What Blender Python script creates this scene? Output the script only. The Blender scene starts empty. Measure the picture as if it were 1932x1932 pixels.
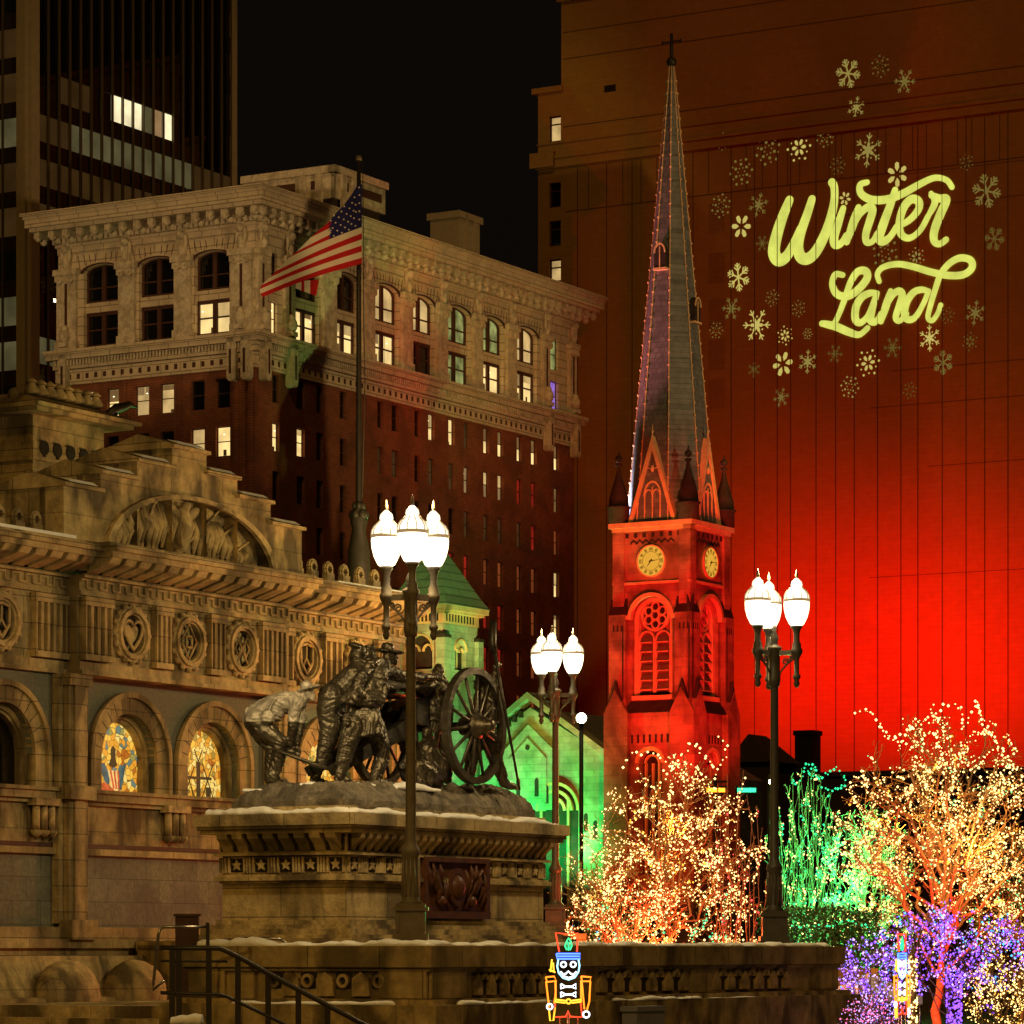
import bpy, bmesh, math, random
from mathutils import Vector, Matrix, noise
R = math.radians
PI = math.pi
sc = bpy.context.scene
C = sc.collection
F, HZ, CX, CZ = 6668.0, 1790.0, 966.0, 1.65      # focal length and horizon measured on the photograph
A = Vector((0.5, 0.8660254, 0)); B = Vector((-0.8660254, 0.5, 0))   # the street grid

def P(u, v, d):
    return Vector(((u-CX)/F*d, d, CZ+(HZ-v)/F*d))

# ------------------------------------------------------------------ materials
M = {}
def _mat(name):
    m = bpy.data.materials.new(name); m.use_nodes = True
    nt = m.node_tree; b = nt.nodes['Principled BSDF']
    M[name] = m
    return m, nt, b

def surf(name, col, rough=.7, metal=0., var=.25, scale=3., bump=.15, stain=None, stain_amt=.5, stain_scale=1.0, joints=None, spec=.3, streak=False):
    """procedural surface: base colour, fine variation, stains with shapes of their own, masonry joints"""
    m, nt, b = _mat(name); N = nt.nodes; L = nt.links
    tc = N.new('ShaderNodeTexCoord')
    n1 = N.new('ShaderNodeTexNoise'); n1.inputs['Scale'].default_value = scale; n1.inputs['Detail'].default_value = 8; n1.inputs['Roughness'].default_value = .65
    L.new(tc.outputs['Object'], n1.inputs['Vector'])
    r1 = N.new('ShaderNodeValToRGB')
    r1.color_ramp.elements[0].position = .3; r1.color_ramp.elements[1].position = .7
    r1.color_ramp.elements[0].color = [c*(1-var) for c in col]+[1]; r1.color_ramp.elements[1].color = [min(1, c*(1+var)) for c in col]+[1]
    L.new(n1.outputs['Fac'], r1.inputs['Fac'])
    out = r1.outputs['Color']
    if stain:
        n2 = N.new('ShaderNodeTexNoise'); n2.inputs['Scale'].default_value = stain_scale; n2.inputs['Detail'].default_value = 6; n2.inputs['Distortion'].default_value = .6
        if streak:
            mp = N.new('ShaderNodeMapping'); mp.inputs['Scale'].default_value = (1, 1, .35); L.new(tc.outputs['Object'], mp.inputs['Vector']); L.new(mp.outputs[0], n2.inputs['Vector'])
        else: L.new(tc.outputs['Object'], n2.inputs['Vector'])
        r2 = N.new('ShaderNodeValToRGB'); r2.color_ramp.elements[0].position = .45; r2.color_ramp.elements[1].position = .62
        r2.color_ramp.elements[1].color = (stain_amt,)*3+(1,)
        L.new(n2.outputs['Fac'], r2.inputs['Fac'])
        mx = N.new('ShaderNodeMixRGB'); mx.inputs['Color2'].default_value = list(stain)+[1]
        L.new(r2.outputs['Color'], mx.inputs['Fac']); L.new(out, mx.inputs['Color1']); out = mx.outputs['Color']
    hgt = n1.outputs['Fac']
    if joints:
        w, h, mort, dark, amt = joints
        sx = N.new('ShaderNodeSeparateXYZ'); L.new(tc.outputs['Object'], sx.inputs[0])
        ad = N.new('ShaderNodeMath'); ad.operation = 'ADD'; L.new(sx.outputs[0], ad.inputs[0]); L.new(sx.outputs[1], ad.inputs[1])
        cb = N.new('ShaderNodeCombineXYZ'); L.new(ad.outputs[0], cb.inputs[0]); L.new(sx.outputs[2], cb.inputs[1])
        bt = N.new('ShaderNodeTexBrick'); bt.inputs['Scale'].default_value = 1
        bt.inputs['Brick Width'].default_value = w; bt.inputs['Row Height'].default_value = h; bt.inputs['Mortar Size'].default_value = mort; bt.inputs['Mortar Smooth'].default_value = .2
        bt.inputs['Color1'].default_value = (1, 1, 1, 1); bt.inputs['Color2'].default_value = (amt, amt, amt, 1); bt.inputs['Mortar'].default_value = (dark, dark, dark, 1)
        L.new(cb.outputs[0], bt.inputs['Vector'])
        mm = N.new('ShaderNodeMixRGB'); mm.blend_type = 'MULTIPLY'; mm.inputs['Fac'].default_value = 1
        L.new(out, mm.inputs['Color1']); L.new(bt.outputs['Color'], mm.inputs['Color2']); out = mm.outputs['Color']
    L.new(out, b.inputs['Base Color'])
    b.inputs['Roughness'].default_value = rough; b.inputs['Metallic'].default_value = metal
    b.inputs['Specular IOR Level'].default_value = spec
    if bump:
        bp = N.new('ShaderNodeBump'); bp.inputs['Strength'].default_value = bump; bp.inputs['Distance'].default_value = .05
        L.new(hgt, bp.inputs['Height']); L.new(bp.outputs[0], b.inputs['Normal'])
    return m

def emis(name, col, strength, sample=False, var=0., scale=1.):
    m, nt, b = _mat(name)
    b.inputs['Base Color'].default_value = (0.02, 0.02, 0.02, 1); b.inputs['Roughness'].default_value = .5
    b.inputs['Emission Color'].default_value = list(col)+[1]; b.inputs['Emission Strength'].default_value = strength
    if var:
        N, L = nt.nodes, nt.links
        tc = N.new('ShaderNodeTexCoord'); n = N.new('ShaderNodeTexNoise'); n.inputs['Scale'].default_value = scale; n.inputs['Detail'].default_value = 4
        L.new(tc.outputs['Object'], n.inputs['Vector'])
        mr = N.new('ShaderNodeMapRange'); mr.inputs[1].default_value = .3; mr.inputs[2].default_value = .7
        mr.inputs[3].default_value = strength*(1-var); mr.inputs[4].default_value = strength*(1+var)
        L.new(n.outputs['Fac'], mr.inputs[0]); L.new(mr.outputs[0], b.inputs['Emission Strength'])
    m.cycles.emission_sampling = 'AUTO' if sample else 'NONE'
    return m

surf('sandstone', (.50, .37, .17), .85, var=.3, scale=6, bump=.6, stain=(.10, .075, .035), stain_amt=.85, stain_scale=1.5, joints=(.95, .36, .008, .35, .74), streak=True)
surf('carved_sandstone', (.52, .385, .18), .85, var=.3, scale=9, bump=.6, stain=(.085, .06, .03), stain_amt=.85, stain_scale=2.2)
surf('worn_sandstone', (.46, .34, .15), .85, var=.4, scale=5, bump=.8, stain=(.085, .06, .03), stain_amt=.88, stain_scale=2.1, joints=(1.3, .55, .007, .5, .85), streak=True)
surf('granite', (.21, .215, .15), .7, var=.3, scale=14, bump=.3, stain=(.11, .1, .085), stain_amt=.6, stain_scale=1.2, joints=(.62, .33, .006, .45, .75))
surf('granite_wall', (.16, .16, .115), .8, var=.2, scale=20, bump=.3, joints=(2.0, 1.0, .004, .7, .95))
surf('dark_band', (.075, .035, .022), .6, var=.3, scale=6)
surf('terracotta', (.62, .49, .34), .75, var=.08, scale=1.2, bump=.1, stain=(.42, .32, .21), stain_amt=.4, stain_scale=.7, joints=(1.6, .62, .035, .42, .93))
surf('terracotta_carved', (.60, .49, .35), .75, var=.25, scale=4, bump=.5, stain=(.30, .23, .15), stain_amt=.6, stain_scale=1.6)
surf('red_brick', (.29, .095, .045), .9, var=.2, scale=2, bump=.1, stain=(.10, .04, .024), stain_amt=.5, stain_scale=.4, joints=(.5, .17, .03, .62, .8))
surf('window_frame', (.075, .03, .018), .6, var=.1)
surf('tan_brick', (.39, .205, .045), .9, var=.10, scale=1.5, bump=.1, stain=(.28, .145, .04), stain_amt=.5, stain_scale=.06, joints=(1.2, .4, .03, .87, .92))
surf('tan_joint', (.13, .07, .022), .9, var=.1)
surf('concrete', (.36, .27, .16), .85, var=.12, scale=2, bump=.05)
surf('dark_metal', (.03, .02, .012), .45, var=.2)
surf('mullion', (.09, .06, .03), .5, var=.1)
surf('pale_church_stone', (.42, .42, .32), .9, var=.35, scale=.8, bump=.4, stain=(.16, .15, .11), stain_amt=.6, stain_scale=.35, joints=(1.0, .4, .03, .72, .78))
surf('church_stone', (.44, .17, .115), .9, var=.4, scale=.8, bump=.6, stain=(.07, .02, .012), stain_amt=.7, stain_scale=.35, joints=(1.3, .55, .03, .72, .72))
surf('church_trim', (.66, .38, .20), .85, var=.2, scale=2, bump=.2)
surf('church_dark', (.035, .02, .016), .8, var=.4, scale=2)
surf('slate', (.16, .15, .15), .55, var=.3, scale=2, bump=.3, joints=(.35, .3, .02, .55, .7))
surf('copper_roof', (.24, .34, .24), .7, var=.15, scale=3, bump=.1, joints=(6, .5, .04, .45, .9))
surf('bronze', (.085, .068, .042), .34, metal=.65, var=.5, scale=7, bump=.35, stain=(.17, .145, .095), stain_amt=.5, stain_scale=3.5, spec=.5)
surf('bronze_dark', (.055, .045, .032), .42, metal=.7, var=.4, scale=6, bump=.2)
surf('bronze_lit_patina', (.48, .42, .32), .5, metal=.3, var=.4, scale=6, bump=.3, stain=(.09, .08, .06), stain_amt=.6, stain_scale=4)  # pale patina, with the light on the back put into the colour
surf('relief_bronze', (.085, .028, .008), .5, metal=.0, var=.4, scale=6, bump=.2, spec=.3)
surf('bronze_rock', (.20, .165, .115), .7, metal=.2, var=.5, scale=9, bump=1.0, stain=(.06, .05, .035), stain_amt=.7, stain_scale=3)
surf('snow', (.86, .84, .78), .6, var=.06, scale=9, bump=.5)
surf('post_paint', (.16, .125, .075), .5, var=.2, scale=8, bump=.1, spec=.4)
surf('post_dark', (.055, .048, .032), .45, var=.2, scale=8, bump=.1, spec=.4)
surf('rail_paint', (.035, .028, .02), .4, var=.2, spec=.5)
surf('rail_steel', (.5, .45, .4), .25, metal=1., var=.1)
surf('bark', (.24, .15, .09), .85, var=.4, scale=14, bump=.5)
surf('twig', (.24, .15, .075), .8, var=.3, scale=10)
surf('twig_pale', (.42, .38, .26), .8, var=.3, scale=10)
surf('evergreen', (.03, .075, .03), .8, var=.4, scale=10)
surf('asphalt', (.05, .048, .045), .8, var=.3, scale=3, bump=.2)
surf('paving', (.22, .18, .13), .8, var=.2, scale=3, bump=.2, joints=(.9, .9, .01, .5, .85))
surf('canvas_white', (.7, .68, .66), .7, var=.06)
surf('plastic_black', (.015, .015, .015), .5, var=.1)
surf('grey_box', (.25, .25, .24), .6, var=.1)
surf('flag_red', (.50, .012, .016), .75, var=.08, bump=.05)
surf('flag_white', (.78, .70, .56), .75, var=.06, bump=.05)
surf('flag_blue', (.016, .016, .11), .75, var=.1, bump=.05)
surf('dark_roof', (.05, .028, .018), .9, var=.2)
surf('black_chimney', (.012, .01, .009), .9, var=.2)
surf('clock_black', (.02, .012, .008), .5, var=.1)
surf('louvre', (.15, .09, .06), .8, var=.2)
def glass(name, col, rough=.08):
    m, nt, b = _mat(name); b.inputs['Base Color'].default_value = list(col)+[1]; b.inputs['Roughness'].default_value = rough
    b.inputs['Specular IOR Level'].default_value = .8
glass('glass_dark', (.006, .005, .004)); glass('glass_tower', (.004, .003, .002), .03)
glass('glass_green', (.008, .012, .006), .2)
def globe_mat(name, c, e0, e1):
    m = emis(name, c, e0, True); nt = m.node_tree; N, L = nt.nodes, nt.links; b = N['Principled BSDF']
    lw = N.new('ShaderNodeLayerWeight'); lw.inputs['Blend'].default_value = .35      # thick opal glass is dimmer where it turns away
    mr = N.new('ShaderNodeMapRange'); mr.inputs[1].default_value = .15; mr.inputs[2].default_value = .95; mr.inputs[3].default_value = e0; mr.inputs[4].default_value = e1
    L.new(lw.outputs['Facing'], mr.inputs[0]); L.new(mr.outputs[0], b.inputs['Emission Strength'])
    cr = N.new('ShaderNodeValToRGB'); cr.color_ramp.elements[0].position = .3; cr.color_ramp.elements[0].color = (1, .90, .66, 1); cr.color_ramp.elements[1].color = (1, .66, .28, 1)
    L.new(lw.outputs['Facing'], cr.inputs[0]); L.new(cr.outputs[0], b.inputs['Emission Color'])
globe_mat('globe', (1, .90, .66), 6.5, .75); globe_mat('globe_top', (1, .88, .6), 2.2, .45)
emis('globe_cap', (1, .62, .25), .35)
emis('lit_bright', (1, .70, .27), 1.05, var=.3, scale=.7)
emis('lit_mid', (1, .66, .25), .55, var=.35, scale=.8)
emis('lit_dim', (1, .55, .18), .16, var=.5, scale=.6)
emis('lit_shade', (1, .60, .25), .25, var=.2, scale=.6)
emis('lit_faint', (1, .42, .12), .045, var=.5, scale=.5)
emis('reflect_red', (1, .045, .02), .22, var=.5, scale=.5)  # red floodlight mirrored in the panes, put in as glow
emis('lit_reflect_orange', (1, .22, .05), .16, var=.4, scale=.5)  # dim warm panes with the red reflection put in as glow
emis('lit_green', (.75, .8, .25), .28, var=.7, scale=1.2)
emis('lit_violet', (.5, .25, 1), .5, var=.5, scale=1.5)
emis('tower_bright', (1, .86, .50), 1.0, var=.4, scale=.5)
emis('tower_dim', (.80, .66, .28), .085, var=.4, scale=.35)
emis('tower_brown', (1, .48, .12), .028, var=.3, scale=.3)
emis('tower_spot', (1, .85, .5), 5)
emis('red_beacon', (1, .04, .01), 3)
emis('clock_face', (1, .50, .05), .75)
emis('projection', (.70, .74, .13), .95, var=.16, scale=.8)  # projected light put in as a glowing surface
emis('warm_bulb', (1, .60, .19), 4.5); emis('gold_bulb', (1, .42, .04), 2.4); emis('green_bulb', (.03, 1, .36), 1.7)
emis('violet_bulb', (.24, .07, 1), 2.8); emis('lilac_bulb', (.62, .38, 1), 2.6); emis('red_bulb', (1, .05, .06), 2); emis('cyan_bulb', (.08, .5, 1), 2); emis('pink_bulb', (1, .15, .4), 2.2)
emis('signal_amber', (1, .30, .02), 3.2); emis('signal_green', (.05, 1, .42), 1.8); emis('flood_lens', (1, .88, .5), 30, True)
emis('neon_red', (1, .05, .015), 2.6); emis('neon_orange', (1, .20, .012), 3.2); emis('neon_yellow', (1, .50, .03), 2.4); emis('neon_white', (.8, .92, 1), 3)
emis('neon_blue', (.06, .16, 1), 4); emis('neon_green', (.04, 1, .30), 1.8); emis('neon_cyan', (.35, .8, 1), 2.4)
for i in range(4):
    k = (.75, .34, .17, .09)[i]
    emis('flake_%d' % i, (.66*k+.05, .58*k+.02, .15*k), 1.0)  # strength of the projected light put into each flake colour

def stained(name, seed, base):
    m, nt, b = _mat(name); N, L = nt.nodes, nt.links
    tc = N.new('ShaderNodeTexCoord'); mp = N.new('ShaderNodeMapping'); mp.inputs['Location'].default_value = (seed*3.1, seed*1.7, seed)
    vo = N.new('ShaderNodeTexVoronoi'); vo.inputs['Scale'].default_value = 11
    L.new(tc.outputs['Object'], mp.inputs[0]); L.new(mp.outputs[0], vo.inputs['Vector'])
    sp = N.new('ShaderNodeSeparateXYZ'); L.new(vo.outputs['Color'], sp.inputs[0])
    cr = N.new('ShaderNodeValToRGB'); cr.color_ramp.interpolation = 'CONSTANT'
    for i, (p, c) in enumerate(base):
        e = cr.color_ramp.elements[i] if i < 2 else cr.color_ramp.elements.new(p)
        e.position = p; e.color = list(c)+[1]
    L.new(sp.outputs[0], cr.inputs[0])
    v2 = N.new('ShaderNodeTexVoronoi'); v2.feature = 'DISTANCE_TO_EDGE'; v2.inputs['Scale'].default_value = 11; L.new(mp.outputs[0], v2.inputs['Vector'])
    g = N.new('ShaderNodeMapRange'); g.inputs[1].default_value = .01; g.inputs[2].default_value = .06; g.inputs[3].default_value = .12; g.inputs[4].default_value = .95
    L.new(v2.outputs['Distance'], g.inputs[0]); L.new(g.outputs[0], b.inputs['Emission Strength'])
    L.new(cr.outputs[0], b.inputs['Emission Color']); b.inputs['Base Color'].default_value = (.05, .03, .01, 1)
    m.cycles.emission_sampling = 'NONE'
Y1, Y2, O1, RD, BL, CR = (1, .56, .07), (.85, .36, .03), (.5, .14, .012), (.45, .05, .01), (.14, .22, .18), (1, .70, .18)
stained('stained_gold', 1, [(0, O1), (.12, Y2), (.4, Y1), (.7, CR), (.86, (.35, .30, .07)), (.93, BL)])
stained('stained_cross', 2, [(0, O1), (.1, Y2), (.35, Y1), (.55, CR), (.93, (.4, .25, .04))])
emis('glass_blue', (.10, .22, .22), .45, var=.4, scale=14); emis('glass_red', (.75, .12, .03), .8, var=.4, scale=14); emis('glass_cream', (1, .66, .22), .85, var=.2, scale=14); emis('lead_dark', (.10, .05, .015), .4)

# ------------------------------------------------------------------ mesh builder
class MB:
    def __init__(s): s.bm = bmesh.new(); s.mi = 0; s.mats = []
    def m(s, name):
        if name not in s.mats: s.mats.append(name)
        s.mi = s.mats.index(name); return s
    def face(s, pts):
        vs = [s.bm.verts.new(p) for p in pts]
        try: f = s.bm.faces.new(vs); f.material_index = s.mi; return f
        except ValueError: return None
    def mesh(s, verts, faces, smooth=False):
        vs = [s.bm.verts.new(p) for p in verts]
        for fc in faces:
            try:
                f = s.bm.faces.new([vs[i] for i in fc]); f.material_index = s.mi; f.smooth = smooth
            except ValueError: pass
    def box(s, x0, x1, y0, y1, z0, z1, mat=None):
        v = [Vector((x, y, z)) for z in (z0, z1) for y in (y0, y1) for x in (x0, x1)]
        if mat: v = [mat @ p for p in v]
        s.mesh(v, [(0, 2, 3, 1), (4, 5, 7, 6), (0, 1, 5, 4), (2, 6, 7, 3), (0, 4, 6, 2), (1, 3, 7, 5)])
    def fbox(s, fm, s0, s1, z0, z1, n0, n1):
        v = [fm(a, z, n) for z in (z0, z1) for n in (n0, n1) for a in (s0, s1)]
        s.mesh(v, [(0, 2, 3, 1), (4, 5, 7, 6), (0, 1, 5, 4), (2, 6, 7, 3), (0, 4, 6, 2), (1, 3, 7, 5)])
    def prism(s, fm, poly, n0, n1):
        k = len(poly)
        v = [fm(a, z, n0) for a, z in poly]+[fm(a, z, n1) for a, z in poly]
        s.mesh(v, [tuple(range(k)), tuple(range(k, 2*k))]+[(i, (i+1) % k, k+(i+1) % k, k+i) for i in range(k)])
    def ring(s, fm, cs, cz, r0, r1, n0, n1, a0=0., a1=180., seg=20, asp=1.):
        for i in range(seg):
            t0 = R(a0+(a1-a0)*i/seg); t1 = R(a0+(a1-a0)*(i+1)/seg)
            q = [(cs+r*math.cos(t), cz+r*asp*math.sin(t)) for r, t in ((r0, t0), (r1, t0), (r1, t1), (r0, t1))]
            v = [fm(a, z, n0) for a, z in q]+[fm(a, z, n1) for a, z in q]
            s.mesh(v, [(4, 5, 6, 7), (0, 3, 7, 4), (1, 5, 6, 2)]+([(0, 4, 5, 1)] if i == 0 else [])+([(3, 2, 6, 7)] if i == seg-1 else []))
    def disc(s, fm, cs, cz, r, n0, n1, seg=24, asp=1.):
        s.prism(fm, [(cs+r*math.cos(2*PI*i/seg), cz+r*asp*math.sin(2*PI*i/seg)) for i in range(seg)], n0, n1)
    def arch_poly(s, cs, z0, spring, r, asp=1., seg=16):
        return [(cs-r, z0), (cs+r, z0)]+[(cs+r*math.cos(PI*i/seg), spring+r*asp*math.sin(PI*i/seg)) for i in range(seg+1)]
    def arch_panel(s, fm, s0, s1, z0, z1, cs, zb, spring, r, n, depth, asp=1., seg=16):
        """flat wall panel with an arched opening and its reveal"""
        q = lambda a, b, c, d: s.face([fm(a, c, n), fm(b, c, n), fm(b, d, n), fm(a, d, n)])
        q(s0, cs-r, z0, z1); q(cs+r, s1, z0, z1)
        if zb > z0: q(cs-r, cs+r, z0, zb)
        pts = [(cs-r*math.cos(PI*i/seg), spring+r*asp*math.sin(PI*i/seg)) for i in range(seg+1)]
        for i in range(seg):
            (a, b), (c, d) = pts[i], pts[i+1]
            s.face([fm(a, b, n), fm(c, d, n), fm(c, z1, n), fm(a, z1, n)])
        full = [(cs-r, zb)]+pts+[(cs+r, zb)]
        for i in range(len(full)-1):
            (a, b), (c, d) = full[i], full[i+1]
            s.face([fm(a, b, n), fm(c, d, n), fm(c, d, n-depth), fm(a, b, n-depth)])
        s.face([fm(cs-r, zb, n), fm(cs+r, zb, n), fm(cs+r, zb, n-depth), fm(cs-r, zb, n-depth)])
    def holes(s, fm, S0, S1, Z0, Z1, rects, depth, n=0.):
        """one wall sheet with rectangular openings and reveals"""
        xs = sorted(set([S0, S1]+[r[0] for r in rects]+[r[1] for r in rects])); zs = sorted(set([Z0, Z1]+[r[2] for r in rects]+[r[3] for r in rects]))
        for j in range(len(zs)-1):
            run = None; cz = (zs[j]+zs[j+1])/2
            def flush(a, b): s.face([fm(a, zs[j], n), fm(b, zs[j], n), fm(b, zs[j+1], n), fm(a, zs[j+1], n)])
            for i in range(len(xs)-1):
                cx = (xs[i]+xs[i+1])/2
                hole = any(r[0] < cx < r[1] and r[2] < cz < r[3] for r in rects)
                if not hole and run is None: run = xs[i]
                if hole and run is not None: flush(run, xs[i]); run = None
            if run is not None: flush(run, S1)
        for a, b, c, d in rects:
            for p, q in (((a, c), (b, c)), ((b, c), (b, d)), ((b, d), (a, d)), ((a, d), (a, c))):
                s.face([fm(p[0], p[1], n), fm(q[0], q[1], n), fm(q[0], q[1], n-depth), fm(p[0], p[1], n-depth)])
    def tube(s, pts, rad, seg=8, cap=True, smooth=True):
        pts = [Vector(p) for p in pts]; n = len(pts)
        if not isinstance(rad, (list, tuple)): rad = [rad]*n
        vs = []; up = None
        for i, p in enumerate(pts):
            t = (pts[min(i+1, n-1)]-pts[max(i-1, 0)])
            if t.length < 1e-9: t = Vector((0, 0, 1))
            t.normalize()
            if up is None: up = Vector((0, 0, 1)) if abs(t.z) < .9 else Vector((1, 0, 0))
            a = t.cross(up)
            if a.length < 1e-4: a = t.cross(Vector((1, .3, 0)))
            a.normalize(); b = a.cross(t).normalized(); up = b
            for k in range(seg):
                th = 2*PI*k/seg; vs.append(p+(a*math.cos(th)+b*math.sin(th))*rad[i])
        fs = [(i*seg+k, i*seg+(k+1) % seg, (i+1)*seg+(k+1) % seg, (i+1)*seg+k) for i in range(n-1) for k in range(seg)]
        if cap: fs += [tuple(range(seg)), tuple(range((n-1)*seg, n*seg))]
        s.mesh(vs, fs, smooth)
    def lathe(s, prof, c=(0, 0, 0), seg=16, smooth=True, rot=None):
        c = Vector(c); vs = []
        for r, z in prof:
            for k in range(seg):
                th = 2*PI*(k+.5)/seg; p = Vector((max(r, 1e-4)*math.cos(th), max(r, 1e-4)*math.sin(th), z))
                vs.append(c+(rot @ p if rot else p))
        n = len(prof)
        fs = [(i*seg+k, i*seg+(k+1) % seg, (i+1)*seg+(k+1) % seg, (i+1)*seg+k) for i in range(n-1) for k in range(seg)]+[tuple(range(seg)), tuple(range((n-1)*seg, n*seg))]
        s.mesh(vs, fs, smooth)
    def ell(s, c, r, rot=None, seg=14, rings=9):
        c = Vector(c); vs = []
        for i in range(rings+1):
            ph = PI*i/rings
            for k in range(seg):
                th = 2*PI*k/seg; p = Vector((r[0]*max(math.sin(ph), .001)*math.cos(th), r[1]*max(math.sin(ph), .001)*math.sin(th), r[2]*math.cos(ph)))
                vs.append(c+(rot @ p if rot else p))
        fs = [(i*seg+k, i*seg+(k+1) % seg, (i+1)*seg+(k+1) % seg, (i+1)*seg+k) for i in range(rings) for k in range(seg)]+[tuple(range(seg)), tuple(range(rings*seg, (rings+1)*seg))]
        s.mesh(vs, fs, True)
    def bulb(s, p, r):
        x, y, z = p
        s.mesh([(x+r, y, z), (x-r, y, z), (x, y+r, z), (x, y-r, z), (x, y, z+r), (x, y, z-r)],
               [(0, 2, 4), (2, 1, 4), (1, 3, 4), (3, 0, 4), (2, 0, 5), (1, 2, 5), (3, 1, 5), (0, 3, 5)])
    def ribbon(s, fm, pts, w, n0, n1, sub=6, taper=None):
        """thick brush stroke along a smooth curve lying on a wall"""
        cr = catmull(pts, sub); n = len(cr)
        for i in range(n-1):
            (a, b), (c, d) = cr[i], cr[i+1]; dx, dz = c-a, d-b; l = math.hypot(dx, dz) or 1
            k = (taper(i/(n-1)) if taper else 1)*w/2
            px, pz = -dz/l*k, dx/l*k
            s.prism(fm, [(a+px, b+pz), (a-px, b-pz), (c-px, d-pz), (c+px, d+pz)], n0, n1+.0005*(i % 2))
            s.disc(fm, c, d, k, n0, n1+.001, 12)
        s.disc(fm, cr[0][0], cr[0][1], w/2*(taper(0) if taper else 1), n0, n1+.001, 12)
    def build(s, name, mat, parent=None, recalc=True):
        if recalc: bmesh.ops.recalc_face_normals(s.bm, faces=s.bm.faces)
        me = bpy.data.meshes.new(name); s.bm.to_mesh(me); s.bm.free()
        if s.mats:
            for q in s.mats: me.materials.append(M[q])
        else: me.materials.append(M[mat])
        o = bpy.data.objects.new(name, me); C.objects.link(o)
        if parent is not None: o.parent = parent
        return o

def catmull(pts, sub=6):
    pts = [tuple(p) for p in pts]
    q = [pts[0]]+pts+[pts[-1]]; out = []
    for i in range(1, len(q)-2):
        for k in range(sub):
            t = k/sub; r = []
            for a, b, c, d in zip(q[i-1], q[i], q[i+1], q[i+2]):
                r.append(.5*((2*b)+(-a+c)*t+(2*a-5*b+4*c-d)*t*t+(-a+3*b-3*c+d)*t**3))
            out.append(tuple(r))
    out.append(pts[-1]); return out

def tag(o, label=None, cat=None, group=None, kind=None):
    if label: o['label'] = label
    if cat: o['category'] = cat
    if group: o['group'] = group
    if kind: o['kind'] = kind
    return o
def thing(name, label, cat, loc=(0, 0, 0), rz=0., group=None):
    o = bpy.data.objects.new(name, None); C.objects.link(o); o.location = loc; o.rotation_euler = (0, 0, rz)
    o.empty_display_size = .2
    return tag(o, label, cat, group)
def copy_tree(o, parent=None):
    c = o.copy(); C.objects.link(c); c.parent = parent
    for ch in o.children: copy_tree(ch, c)
    return c
fA = lambda oy=0.: (lambda s, z, n: Vector((s, oy-n, z)))     # face running along A, looking to the right
fB = lambda ox=0.: (lambda s, z, n: Vector((ox-n, s, z)))     # face running along B, looking at the camera
class Grid:
    """a block standing on the street grid: origin = its nearest corner"""
    def __init__(g, u, d):
        g.o = Vector(((u-CX)/F*d, d, 0)); g.rz = R(60)
    def sA(g, u, y=0., v=None):
        o = g.o+B*y; k = (u-CX)/F; t = (o.x-k*o.y)/(k*.8660254-.5)
        if v is None: return t
        return t, CZ+(HZ-v)/F*(o.y+.8660254*t)
    def sB(g, u, x=0., v=None):
        o = g.o+A*x; k = (u-CX)/F; t = (o.x-k*o.y)/(.5*k+.8660254)
        if v is None: return t
        return t, CZ+(HZ-v)/F*(o.y+.5*t)

# ------------------------------------------------------------------ camera, world
cam_d = bpy.data.cameras.new('camera'); cam = bpy.data.objects.new('camera', cam_d); C.objects.link(cam); sc.camera = cam
cam.location = (0, 0, CZ); cam.rotation_euler = (R(90), 0, 0)
cam_d.sensor_width = 36; cam_d.lens = 36*F/1932; cam_d.shift_y = (HZ-966)/1932; cam_d.clip_end = 3000; cam_d.clip_start = .5
w = bpy.data.worlds.new('World'); sc.world = w; w.use_nodes = True
bg = w.node_tree.nodes['Background']
sky = w.node_tree.nodes.new('ShaderNodeTexSky'); sky.sky_type = 'NISHITA'; sky.sun_disc = False; sky.sun_elevation = R(-4); sky.sun_rotation = R(200)
mixn = w.node_tree.nodes.new('ShaderNodeMixRGB'); mixn.inputs['Fac'].default_value = .97; mixn.inputs['Color2'].default_value = (.0032, .0022, .0016, 1)
w.node_tree.links.new(sky.outputs[0], mixn.inputs['Color1']); w.node_tree.links.new(mixn.outputs[0], bg.inputs['Color'])
bg.inputs['Strength'].default_value = 1.0
sc.view_settings.view_transform = 'Standard'; sc.view_settings.look = 'None'; sc.view_settings.exposure = 0; sc.view_settings.gamma = 1
sc.render.engine = 'CYCLES'; sc.cycles.use_denoising = True; sc.cycles.max_bounces = 5; sc.cycles.diffuse_bounces = 2; sc.cycles.glossy_bounces = 2
sc.cycles.use_light_tree = True; sc.cycles.sample_clamp_indirect = 3

# ------------------------------------------------------------------ ground
mb = MB(); mb.box(-600, 600, -60, 900, -1, 0); tag(mb.build('ground', 'asphalt'), kind='structure')
mb = MB(); g0 = Vector((0, 50, 0))
mb.mesh([g0+A*a+B*b+Vector((0, 0, .004)) for a, b in ((-60, -40), (75, -40), (75, 40), (-60, 40))], [(0, 1, 2, 3)])
tag(mb.build('plaza_paving', 'paving'), kind='structure')

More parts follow.
